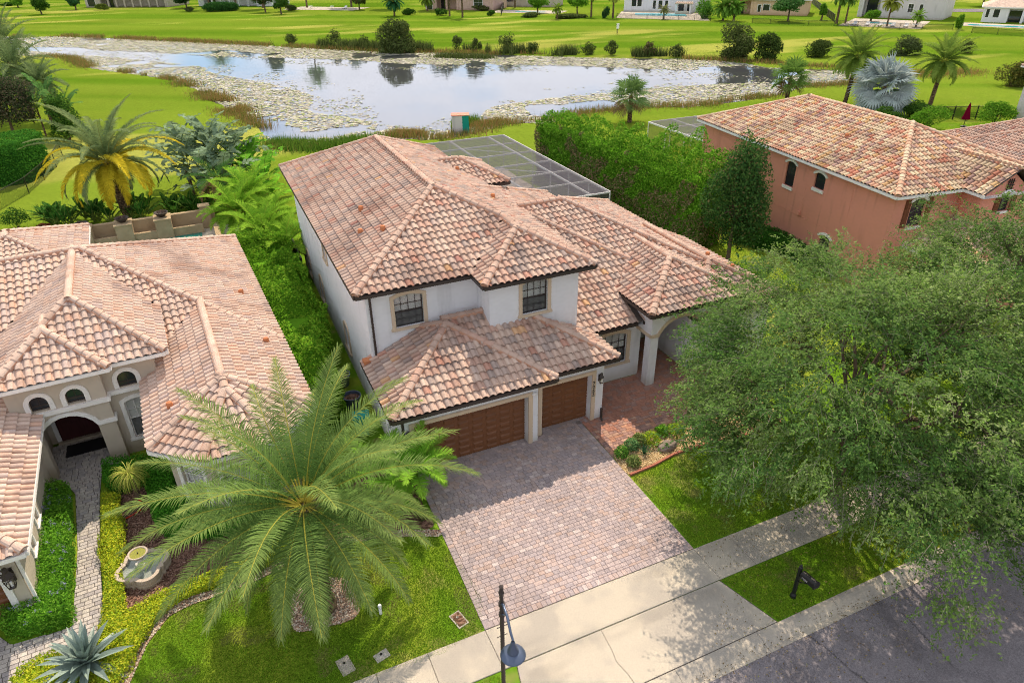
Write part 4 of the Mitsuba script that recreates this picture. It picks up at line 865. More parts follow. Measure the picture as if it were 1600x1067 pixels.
t = thing('mailbox', 'black roadside mailbox on a post, on the grass strip under the big tree', 'mailbox'); mx, my = 14.42, 10.12
b = MB(); b.box(mx - 0.045, mx + 0.045, my - 0.045, my + 0.045, 0, 1.35); b.lathe([(0.065, 1.35), (0.065, 1.38), (0.03, 1.41), (0.04, 1.46), (0.0, 1.5)], (mx, my, 0), 10); b.lathe([(0.1, 0), (0.1, 0.12), (0.06, 0.2)], (mx, my, 0), 8); put('post', b, 'mat_black', t)
b = MB(); b.bar((mx + 0.02, my - 0.05, 0.75), (mx + 0.05, my - 0.42, 1.02), 0.025); b.bar((mx, my - 0.04, 1.03), (mx + 0.06, my - 0.62, 1.03), 0.06, 0.02); put('bracket', b, 'mat_black', t)
g = np.linspace(0, math.pi, 9); pr = Polygon([(-0.11, 0), (0.11, 0)] + [(0.11 * math.cos(a), 0.14 + 0.11 * math.sin(a)) for a in g]); v, f = mtri(man(pr, 0, 0.52)); v = np.column_stack([v[:, 0] + mx + 0.03 + 0.1 * v[:, 2], my - 0.1 - v[:, 2], v[:, 1] + 1.045]); put('box', (v, f[:, ::-1]), 'mat_black', t, smooth=40)
pr2 = pr.buffer(0.012); v, f = mtri(man(pr2, 0.5, 0.54)); v = np.column_stack([v[:, 0] + mx + 0.03 + 0.1 * v[:, 2], my - 0.1 - v[:, 2], v[:, 1] + 1.045]); put('lid', (v, f[:, ::-1]), 'mat_black', t)
tm = meshkit.text_mesh('7053', 0.065, 0.004); v = np.array(tm.vertices); v = np.column_stack([mx - 0.085 - v[:, 2] + 0.1 * (v[:, 0] + 0.08), my - 0.16 - v[:, 0], v[:, 1] + 1.09]); put('number', (v, np.array(tm.faces)), 'mat_stucco_grey', t)
for k, (x, y, sx, sy, a, m_, lab) in enumerate(((0.57, 13.75, 0.2, 0.3, 12, 'mat_concrete', 'pale concrete meter cover nearest the bottom edge, on the left lawn'), (1.64, 13.62, 0.22, 0.15, 14, 'mat_stucco_grey', 'grey rectangular utility cover by the pavement edge, between two meter covers'), (4.2, 13.85, 0.19, 0.3, 14, 'mat_mulch', 'weathered brown meter cover in the lawn corner beside the driveway'))):
    fr = Frame(a, (x, y)); t = thing('utility_cover', lab, 'utility cover')
    b = MB(); b.box(-sx, sx, -sy, sy, -0.05, 0.03, fr=fr); put('frame', b, 'mat_concrete' if k != 1 else 'mat_stucco_grey', t)
    b = MB(); b.box(-sx + 0.05, sx - 0.05, -sy + 0.05, sy - 0.05, 0.02, 0.042, fr=fr); ld = put('lid', b, m_, t)
    b = MB(); b.lathe([(0, 0.042), (0.045, 0.044), (0.045, 0.036)], fr.w([0, sy * 0.3, 0.003]), 10); put('hatch', b, 'mat_black', ld)
b = MB(); b.tube([(2.0, 15.1, 0), (2.0, 15.1, 0.36)], 0.05, 12); b.lathe([(0.06, 0.36), (0.06, 0.41), (0.045, 0.44), (0, 0.44)], (2.0, 15.1, 0), 12); put('vent_pipe', b, 'mat_white', smooth=40, label='short white pipe standing in the left lawn right of the date palm', cat='pipe')
# rocks in the straw bed
m = trimesh.creation.icosphere(subdivisions=3); v = np.array(m.vertices); v = v * (0.75 + 0.55 * meshkit.fbm(v * 1.7 + 5, 4, 3)[:, None]) * [0.42, 0.26, 0.24] + [15.2, 18.15, 0.12]
put('rock', (v, m.faces), 'mat_rock', smooth=30, label='brown boulder lying in the straw bed among small shrubs', cat='rock')

# bins and the side yard of the white house
def bin_(x, y, a, mat, label, h=1.0):
    fr = Frame(a, (x, y)); t = thing('wheelie_bin', label, 'bin')
    lo, hi = np.array([[-.24, -.22], [.24, -.22], [.24, .26], [-.24, .26]]), np.array([[-.3, -.3], [.3, -.3], [.3, .36], [-.3, .36]])
    v = np.vstack([np.column_stack([lo, np.full(4, 0.08)]), np.column_stack([hi, np.full(4, h)])]); b = MB(); b.add(fr.w(v), [[k, (k + 1) % 4, (k + 1) % 4 + 4, k + 4] for k in range(4)] + [[3, 2, 1, 0]]); put('body', b, mat, t)
    b = MB(); b.box(-.32, .32, -.34, .38, h + 0.003, h + 0.05, fr=fr); b.box(-.27, .27, -.29, .33, h + 0.05, h + 0.075, fr=fr); put('lid', b, mat, t)
    b = MB(); b.tube([fr.w([-.28, .42, h - 0.03]), fr.w([.28, .42, h - 0.03])], 0.02, 6); put('handle', b, 'mat_black', t)
    for sx in (-.27, .27):
        b = MB(); b.tube([fr.w([sx - 0.03, .28, 0.1]), fr.w([sx + 0.03, .28, 0.1])], 0.1, 12); put('wheel', b, 'mat_black', t)
bin_(3.75, 24.6, 80, 'mat_teal', 'teal wheelie bin standing beside the garage side wall')
for x, y, lab in ((3.75, 28.9, 'round dark planter tub farther along the side wall, behind the date palm'), (3.8, 26.9, 'round dark planter tub nearer the teal bin along the side wall')):
    t = thing('planter_tub', lab, 'planter'); b = MB(); b.lathe([(0.3, 0), (0.4, 0.55), (0.43, 0.6), (0.38, 0.6), (0.34, 0.45), (0, 0.45)], (x, y, 0), 20); put('tub', b, 'mat_steel_blue', t, smooth=40)
    b = MB(); b.lathe([(0.36, 0.46), (0, 0.5)], (x, y, 0), 14); put('soil', b, 'mat_mulch', t)
b = MB(); b.box(4.0, 4.08, 41.0, 53, 0, 2.0); put('side_fence', b, 'mat_bronze', label='dark brown side yard fence running back along the white house', cat='fence')

# fountain
t = thing('fountain', 'stone garden fountain with a lobed basin and a round upper bowl in the mulch bed', 'fountain'); fx, fy = -4.93, 20.15
R = 0.62; q4 = Point(0.42, 0).buffer(0.42).union(Point(-0.42, 0).buffer(0.42)).union(Point(0, 0.42).buffer(0.42)).union(Point(0, -0.42).buffer(0.42)).union(affinity.rotate(sbox(-0.52, -0.52, 0.52, 0.52), 0))
q4 = affinity.translate(affinity.rotate(q4, 18, origin=(0, 0)), fx, fy)
bs = put('basin', mtri(man(q4.difference(q4.buffer(-0.09)), 0.02, 0.34) + man(q4, 0.02, 0.12)), 'mat_fountain', t)
put('rim', mtri(man(q4.buffer(0.02).difference(q4.buffer(-0.11)), 0.34, 0.39)), 'mat_fountain', bs)
put('foot_moulding', mtri(man(q4.buffer(0.025).difference(q4.buffer(-0.02)), 0.02, 0.12)), 'mat_fountain', bs)
v, f = sheet(q4.buffer(-0.085), 0.29); put('water', (v, f), 'mat_fountain_water', t)
b = MB(); b.box(-0.17, 0.17, -0.17, 0.17, 0.12, 0.42, fr=Frame(18, (fx, fy))); b.lathe([(0.17, 0.42), (0.10, 0.46), (0.08, 0.6), (0.12, 0.72), (0.09, 0.76)], (fx, fy, 0), 14); put('pedestal', b, 'mat_stucco_grey', t, smooth=30)
b = MB(); b.lathe([(0.07, 0.74), (0.2, 0.78), (0.29, 0.87), (0.32, 0.92), (0.31, 0.95), (0.26, 0.94), (0.24, 0.90)], (fx, fy, 0), 24); bw = put('bowl', b, 'mat_fountain', t, smooth=30)
b = MB(); b.lathe([(0.25, 0.915), (0.0, 0.915)], (fx, fy, 0), 20); put('water', b, 'mat_algae_water', bw)
b = MB(); b.lathe([(0.02, 0.9), (0.02, 0.96), (0, 0.97)], (fx, fy, 0), 8); put('spout', b, 'mat_bronze', bw)
# ------------------------------------------------------------------ plants
def unit(v): return v / (np.linalg.norm(v, axis=-1, keepdims=True) + 1e-12)
def leaves(p, n, size, aspect, cols, rng, up=0.0, along=None, spread=0.8):
    """one folded diamond leaf per point; n the way it faces, along the way it points where given"""
    N = len(p); n = unit(n + rng.normal(0, spread, (N, 3)) + [0, 0, up])
    a = rng.normal(0, 1, (N, 3)) if along is None else along + rng.normal(0, 0.35, (N, 3))
    a = unit(a - n * (a * n).sum(1, keepdims=True)); b = np.cross(n, a); l = (size * rng.uniform(0.65, 1.35, N))[:, None]; w = l * aspect
    v = np.stack([p - a * l / 2, p + b * w / 2 - n * w * 0.18, p + a * l / 2 - n * l * 0.12, p - b * w / 2 - n * w * 0.18], 1)
    f = (np.array([[0, 1, 2], [0, 2, 3]])[None] + (np.arange(N) * 4)[:, None, None]).reshape(-1, 3)
    return v.reshape(-1, 3), f, np.repeat(cols, 4, 0)
def pick(pal, N, rng, jit=0.22, w=None):
    return np.array(pal)[rng.choice(len(pal), N, p=w)] * rng.uniform(1 - jit, 1 + jit, (N, 1))
GREEN = [(0.045, 0.115, 0.018), (0.07, 0.16, 0.022), (0.10, 0.21, 0.03), (0.03, 0.08, 0.015)]
BRIGHT = [(0.10, 0.26, 0.018), (0.14, 0.32, 0.025), (0.07, 0.20, 0.016), (0.19, 0.36, 0.04)]
DARK = [(0.028, 0.075, 0.018), (0.04, 0.10, 0.022), (0.06, 0.13, 0.03), (0.10, 0.09, 0.035)]
OLIVE = [(0.085, 0.12, 0.03), (0.11, 0.15, 0.045), (0.06, 0.09, 0.025), (0.14, 0.17, 0.06)]
YELLOW = [(0.46, 0.52, 0.03), (0.38, 0.49, 0.035), (0.54, 0.54, 0.05), (0.22, 0.36, 0.03)]
BROWNISH = [(0.11, 0.13, 0.04), (0.16, 0.12, 0.06), (0.07, 0.10, 0.03), (0.19, 0.14, 0.085)]
def blob(c, r, N, rng, amp=0.35, freq=1.6, inner=0.45, low=-0.25, seed=0):
    """points through the outer part of a lumpy body"""
    d = unit(rng.normal(0, 1, (int(N * 1.4), 3))); d = d[d[:, 2] > low][:N]
    while len(d) < N: d = np.vstack([d, d])[:N]
    k = 1 + amp * 2 * (meshkit.fbm(d * freq + 13.1 * seed + np.asarray(c) * 0.37, 4, seed) - 0.5)
    s = inner + (1 - inner) * rng.random(N) ** 0.55
    return np.asarray(c, float) + d * np.asarray(r, float) * (k * s)[:, None], d
def shrub(name, label, cat, c, r, N, size, pal, rng, group=None, trunk=None, aspect=0.5, amp=0.35, freq=1.6, low=-0.25, seed=None, parts=True, w=None, up=0.25):
    """a bush or tree crown of separate leaves on its stems"""
    t = thing(name, label, cat, group); s = int(rng.integers(1000)) if seed is None else seed
    if max(r) > 1.5:
        k = 8; cs = [np.asarray(c) + unit(rng.normal(0, 1, 3) + [0, 0, 0.15]) * np.asarray(r) * rng.uniform(0.45, 0.68) for _ in range(k)]; q = [blob(x_, np.asarray(r) * rng.uniform(0.36, 0.56), N // (k + 1), rng, 0.4, 1.9, 0.5, low, s + i_) for i_, x_ in enumerate(cs)] + [blob(c, np.asarray(r) * 0.75, N // (k + 1), rng, amp, freq, 0.5, low, s)]
        p, d = np.vstack([x_[0] for x_ in q]), np.vstack([x_[1] for x_ in q]); p[:, 2] = np.maximum(p[:, 2], 0.05)
    else: p, d = blob(c, r, N, rng, amp, freq, 0.45, low, s)
    b = MB(); b.add(*leaves(p, d, size, aspect, pick(pal, len(p), rng, w=w), rng, up))
    put('crown' if trunk else 'foliage', b, 'mat_leaf', t, kind='stuff')
    b = MB(); c = np.asarray(c, float); z0 = 0.0 if trunk is None else trunk[0]
    base = np.array([c[0], c[1], z0]); rad = max(0.02, 0.035 * max(r)) if trunk is None else trunk[1]
    top = c - [0, 0, r[2] * 0.25]
    if trunk: b.tube([base, (base + top) / 2 + rng.normal(0, 0.05, 3), top], [rad, rad * 0.8, rad * 0.6], 8)
    for k in range(5):
        e = c + unit(rng.normal(0, 1, 3) + [0, 0, 0.5]) * np.asarray(r) * 0.75; q = top if trunk else base
        b.tube([q, (q + e) / 2 + [0, 0, 0.1 * r[2]], e], [rad * 0.6, rad * 0.4, rad * 0.12], 5)
    put('trunk' if trunk else 'stem', b, 'mat_bark', t); return t

def frond(b, base, az, el, L, droop, ll, nl, lw, cA, cB, rach, rng, vang=0.55, sweep=0.0, rw=0.022, side_droop=0.25, start=0.14):
    """one feather leaf: midrib and two rows of leaflets"""
    n = 12; t = np.linspace(0, 1, n); e = el - droop * t ** 1.25; a = az + sweep * t
    d = np.column_stack([np.cos(e) * np.cos(a), np.cos(e) * np.sin(a), np.sin(e)]); p = np.asarray(base, float) + np.vstack([[0, 0, 0], np.cumsum((d[1:] + d[:-1]) / 2 * L / (n - 1), 0)])
    b.tube(p, np.linspace(rw, rw * 0.25, n), 4, np.array(rach), cap=False)
    s = np.linspace(start, 0.995, nl); P = np.column_stack([np.interp(s, t, p[:, k]) for k in range(3)]); D = unit(np.column_stack([np.interp(s, t, d[:, k]) for k in range(3)]))
    sd = unit(np.cross(D, [0, 0, 1.0])); nn = np.cross(sd, D)
    for sg in (-1, 1):
        th = np.radians(np.interp(s, [0, 0.6, 1], [74, 60, 22])) + rng.normal(0, 0.06, nl); va = vang * np.interp(s, [0, .6, 1], [1, .8, .3]) + rng.normal(0, 0.08, nl)
        q = unit(sg * sd * np.sin(th)[:, None] + D * np.cos(th)[:, None] + nn * va[:, None]); l = ll * np.interp(s, [0, 0.12, 0.4, 0.8, 1], [0.45, 0.8, 1, 0.75, 0.35]) * rng.uniform(0.88, 1.08, nl)
        m = P + q * (l * 0.5)[:, None]; tip = m + unit(q + [0, 0, -side_droop]) * (l * 0.5)[:, None]; w = lw * np.interp(s, [0, .5, 1], [.8, 1, .6]); k = unit(D - q * (D * q).sum(1, keepdims=True)) * (w / 2)[:, None]
        v = np.stack([P - k * 0.7, P + k * 0.7, m + k, m - k, tip], 1); f = np.array([[0, 1, 2], [0, 2, 3], [3, 2, 4]])
        c = np.array(cA)[None] + (np.array(cB) - np.array(cA))[None] * s[:, None]; c = c * rng.uniform(0.8, 1.2, (nl, 1))
        b.add(v.reshape(-1, 3), (f[None] + (np.arange(nl) * 5)[:, None, None]).reshape(-1, 3), np.repeat(c, 5, 0))
def palm_trunk(t, base, top, r0, r1, mat='mat_palm_bark', rings=True, rng=None):
    b = MB(); base, top = np.asarray(base, float), np.asarray(top, float); n = 14; s = np.linspace(0, 1, n); p = base + (top - base) * s[:, None]
    b.tube(p, np.interp(s, [0, 0.15, 1], [r0 * 1.15, r0, r1]), 12)
    if rings:
        L = np.linalg.norm(top - base); d = (top - base) / L; x = unit(np.cross(d, [0.2, 1, 0.1])); y = np.cross(d, x)
        for h in np.arange(0.12, L, 0.17):
            for k in range(9):
                a = k * 0.698 + h * 5.1; o = x * math.cos(a) + y * math.sin(a); r = r0 + (r1 - r0) * h / L
                b.obox(base + d * h + o * r, np.cross(d, o) * 0.075 * r / 0.25, o * 0.025 + d * 0.02, d * 0.05)
    return put('trunk', b, mat, t)
def palm(name, label, base, heart, rng, n=30, L=3.0, ll=0.5, nl=50, lw=0.03, cA=(0.06, 0.15, 0.03), cB=(0.12, 0.22, 0.05), rach=(0.28, 0.30, 0.05), r0=0.25, r1=0.2, el=(1.35, -0.5), droop=(0.9, 1.5), group=None, fronds=True, vang=0.55, old=None, boots=False, az0=0.0, cat='palm tree', side_droop=0.25):
    """a feather palm. el: from the youngest to the oldest leaf; old: colours of the lowest leaves"""
    t = thing(name, label, cat, group); palm_trunk(t, base, np.asarray(heart, float) - [0, 0, 0.1], r0, r1)
    allb = MB()
    for k in range(n):
        u = (k + 0.5) / n; az = az0 + k * 2.39996; e = el[0] + (el[1] - el[0]) * u ** 0.8 + rng.normal(0, 0.07)
        a, c, r = cA, cB, rach
        if old and u > old[0] and rng.random() < old[3]: a, c, r = old[1], old[2], old[2]
        o = np.array([math.cos(az), math.sin(az), 0]) * 0.12
        b = MB() if fronds else allb
        frond(b, np.asarray(heart, float) + o + [0, 0, 0.12 * (1 - u)], az, e, L * (0.72 + 0.28 * math.sin(math.pi * min(1, u + 0.25))) * rng.uniform(0.93, 1.07), droop[0] + (droop[1] - droop[0]) * u + rng.normal(0, 0.08), ll, nl, lw, a, c, r, rng, vang, rng.normal(0, 0.12), side_droop=side_droop)
        if fronds: put('frond', b, 'mat_leaf', t)
    if not fronds: put('crown', allb, 'mat_leaf', t)
    if boots:
        b = MB(); h = np.asarray(heart, float)
        for k in range(40):
            az = k * 2.4; z = -0.05 - 0.9 * k / 40; o = np.array([math.cos(az), math.sin(az), 0]); b.bar(h + [0, 0, z] + o * r1 * 0.7, h + [0, 0, z + 0.28] + o * (r1 + 0.16), 0.1, 0.035)
        put('leaf_boots', b, 'mat_palm_bark', t)
    return t
def fan_leaf(b, base, az, el, pet, R, nseg, c, cp, rng, droop=0.5, cone=0.25, sw=0.055, twist=0.45):
    d = np.array([math.cos(el) * math.cos(az), math.cos(el) * math.sin(az), math.sin(el)]); base = np.asarray(base, float)
    hub = base + d * pet; hub[2] -= 0.12 * pet; b.tube([base, base + d * pet * 0.5 + [0, 0, 0.02], hub], [0.03, 0.022, 0.018], 4, cp, cap=False)
    d = unit(d + [0, 0, -0.3 * droop]); sd = unit(np.cross(d, [0, 0, 1.0])); nn = np.cross(sd, d); tw = rng.normal(0, twist); sd, nn = sd * math.cos(tw) + nn * math.sin(tw), nn * math.cos(tw) - sd * math.sin(tw); a = np.linspace(-2.2, 2.2, nseg); l = R * (0.72 + 0.28 * np.cos(a * 0.6)) * rng.uniform(0.92, 1.05, nseg)
    q = unit(d * np.cos(a)[:, None] + sd * np.sin(a)[:, None] + nn * (cone * np.abs(np.sin(a)))[:, None]); k = np.cross(q, nn) * sw * R / 0.9
    m = hub + q * (l * 0.6)[:, None]; tip = m + unit(q + [0, 0, -droop]) * (l * 0.42)[:, None]; hubs = np.repeat(hub[None], nseg, 0)
    v = np.stack([hubs, m + k, m + nn * 0.03 * R, m - k, tip], 1); f = np.array([[0, 1, 2], [0, 2, 3], [1, 4, 2], [2, 4, 3]])
    b.add(v.reshape(-1, 3), (f[None] + (np.arange(nseg) * 5)[:, None, None]).reshape(-1, 3), np.repeat(np.array(c)[None] * rng.uniform(0.8, 1.2, (nseg, 1)), 5, 0))
def fan_palm(name, label, base, heart, rng, n=26, pet=0.9, R=0.9, nseg=18, c=(0.08, 0.17, 0.04), cp=(0.2, 0.25, 0.06), r0=0.2, group=None, droop=0.5, el=(1.4, -0.9), dead=0.0, fronds=True):
    t = thing(name, label, 'palm tree', group); palm_trunk(t, base, heart, r0, r0 * 0.85, rings=True); allb = MB()
    for k in range(n):
        u = (k + 0.5) / n; b = MB() if fronds else allb; cc = (0.22, 0.15, 0.08) if u > 1 - dead else c
        fan_leaf(b, np.asarray(heart, float), k * 2.39996, el[0] + (el[1] - el[0]) * u + rng.normal(0, 0.08), pet * rng.uniform(0.85, 1.15), R * rng.uniform(0.9, 1.1), nseg, cc, cp, rng, droop)
        if fronds: put('frond', b, 'mat_leaf', t)
    if not fronds: put('crown', allb, 'mat_leaf', t)
    return t
def paddle(b, base, az, el, pet, L, W, droop, c, rng, torn=0.3, n=12, cm=(0.25, 0.32, 0.08)):
    """a banana like leaf: stalk, midrib, a blade of strips torn apart here and there"""
    m = 10; s = np.linspace(0, 1, m); e = el - droop * s ** 1.5; tot = pet + L; d = np.column_stack([np.cos(e) * math.cos(az), np.cos(e) * math.sin(az), np.sin(e)]); p = np.asarray(base, float) + np.vstack([[0, 0, 0], np.cumsum((d[1:] + d[:-1]) / 2 * tot / (m - 1), 0)])
    b.tube(p, np.linspace(0.045, 0.012, m), 5, np.array(cm), cap=False)
    g = np.linspace(pet / tot, 1, n + 1); P = np.column_stack([np.interp(g, s, p[:, k]) for k in range(3)]); D = unit(np.column_stack([np.interp(g, s, d[:, k]) for k in range(3)])); sd = unit(np.cross(D, [0, 0, 1.0])); nn = np.cross(sd, D)
    wd = W / 2 * np.sin(np.pi * np.clip(np.linspace(0.06, 0.97, n + 1), 0, 1)) ** 0.6
    for k in range(n):
        for sg in (-1, 1):
            j = rng.normal(0, torn); q0 = unit(sg * sd[k] + nn[k] * (0.3 + j * 0.5) + D[k] * 0.25 - np.array([0, 0, 0.2 + 0.4 * abs(j)])); q1 = unit(sg * sd[k + 1] + nn[k + 1] * (0.3 + j * 0.5) + D[k + 1] * 0.25 - np.array([0, 0, 0.2 + 0.4 * abs(j)]))
            cc = np.array(c) * rng.uniform(0.75, 1.25)
            b.add([P[k], P[k + 1], P[k + 1] + q1 * wd[k + 1], P[k] + q0 * wd[k]], [[0, 1, 2], [0, 2, 3]], cc)
def paddle_clump(name, label, spots, rng, cat, n=8, L=1.8, W=0.55, pet=1.0, c=(0.05, 0.14, 0.03), trunk=0.0, torn=0.35, el=(1.45, 0.5), droop=1.3, group=None):
    t = thing(name, label, cat, group)
    for x, y, z0, h in spots:
        if h > 0.3:
            b = MB(); b.tube([(x, y, z0), (x + rng.normal(0, .1), y, z0 + h * 0.5), (x, y, z0 + h)], [0.11, 0.09, 0.08], 8); put('stem', b, 'mat_palm_bark', t)
        for k in range(n):
            b = MB(); u = k / n; paddle(b, (x, y, z0 + h), k * 2.4 + rng.normal(0, .2), el[0] + (el[1] - el[0]) * u, pet * rng.uniform(.8, 1.2), L * rng.uniform(.8, 1.15), W * rng.uniform(.85, 1.15), droop * rng.uniform(0.5, 1.2), np.array(c) * rng.uniform(0.8, 1.3), rng, torn); put('leaf', b, 'mat_leaf', t)
    return t
def hedge(name, label, poly, h, dens, size, pal, rng, lump=0.15, aspect=0.5, group=None, cat='hedge', side=1.0, pal_side=None, split=0.5, flowers=None, round_=0.25, htop=None):
    """a clipped hedge: leaves over its top and sides, round a woody core"""
    t = thing(name, label, cat, group); inner = poly.buffer(-0.12)
    A = poly.area; nt = int(A * dens); q = scatter(poly, nt, rng); edge = shapely.distance(shapely.points(q), poly.exterior)
    hh = (lambda xy: np.full(len(xy), h)) if htop is None else htop
    z = hh(q) * (1 + lump * 2 * (meshkit.fbm(np.column_stack([q * 1.3 / max(h, 0.6) ** 0.5, q[:, 0] * 0]), 4, 7) - 0.5)) - np.clip(round_ - edge, 0, None) ** 2 / max(round_, 1e-3) * 0.8 - rng.random(nt) ** 2 * min(0.35, h * 0.35)
    P = [np.column_stack([q, z])]; Nn = [np.tile([0, 0, 1.0], (nt, 1))]; C = [pick(pal, nt, rng)]
    per = poly.exterior; ns = int(per.length * h * dens * side); s = rng.uniform(0, per.length, ns); e = shapely.line_interpolate_point(per, s); e2 = shapely.line_interpolate_point(per, np.minimum(s + 0.02, per.length))
    a = np.column_stack([shapely.get_x(e), shapely.get_y(e)]); c = np.column_stack([shapely.get_x(e2), shapely.get_y(e2)]); tn = unit(c - a + 1e-9); o = np.column_stack([tn[:, 1], -tn[:, 0]]) * (1 if per.is_ccw else -1)
    zz = rng.random(ns) * hh(a); k = lump * 2.2 * (meshkit.fbm(np.column_stack([a * 1.1, zz * 1.1]), 4, 11) - 0.5); ins = rng.random(ns) ** 2 * 0.3
    pp = np.column_stack([a + o * (k - ins)[:, None], zz]); P.append(pp); Nn.append(np.column_stack([o, np.full(ns, 0.25)]))
    cs = pick(pal, ns, rng)
    if pal_side is not None:
        mk = meshkit.fbm(np.column_stack([a * 0.6, zz * 0.5]), 4, 3) + (0.25 - 0.5 * zz / h) > split; cs[mk] = pick(pal_side, int(mk.sum()), rng)
    C.append(cs); P, Nn, C = np.vstack(P), np.vstack(Nn), np.vstack(C)
    b = MB(); b.add(*leaves(P, Nn, size, aspect, C, rng, 0.15)); put('foliage', b, 'mat_leaf', t, kind='stuff')
    core = poly.buffer(-0.3 if h > 1.5 else -0.14)
    if not core.is_empty:
        b = MB()
        for g in getattr(core, 'geoms', [core]):
            v, f = mtri(man(g, 0, (h if htop is None else float(hh(np.array([g.centroid.coords[0]]))[0])) * (0.8 if h > 1 else 0.6))); b.add(v, f, np.array(pal[0]) * 0.8)
        put('twigs', b, 'mat_vc', t)
    if flowers:
        n, col = flowers; b = MB(); i = rng.choice(nt, n); p = P[i] + [0, 0, 0.05]; p = np.repeat(p, 14, 0) + rng.normal(0, 0.035, (n * 14, 3)); b.add(*leaves(p, np.tile([0, 0, 1.0], (len(p), 1)), 0.035, 0.8, pick([col], len(p), rng), rng)); put('flowers', b, 'mat_leaf', t, kind='stuff')
    return t

# ------------------------------------------------------------------ front yard and side yards
rng = np.random.default_rng(21)
# the big date palm
palm('date_palm', 'large date palm with long arching fronds in the left front lawn', (0.3, 16.1, 0), (0.45, 16.4, 4.15), rng, n=56, L=5.1, ll=0.66, nl=105, lw=0.031, cA=(0.085, 0.185, 0.04), cB=(0.20, 0.275, 0.08), rach=(0.50, 0.45, 0.08), r0=0.36, r1=0.33, el=(1.35, -0.45), droop=(0.85, 1.1), boots=True, vang=0.35, az0=0.6, side_droop=0.4)
b = MB(); b.lathe([(0.40, 0.0), (0.52, 0.12), (0.47, 0.4), (0.40, 0.7)], (0.3, 16.1, 0), 16); put('root_flare', b, 'mat_palm_bark', 'date_palm', smooth=40)
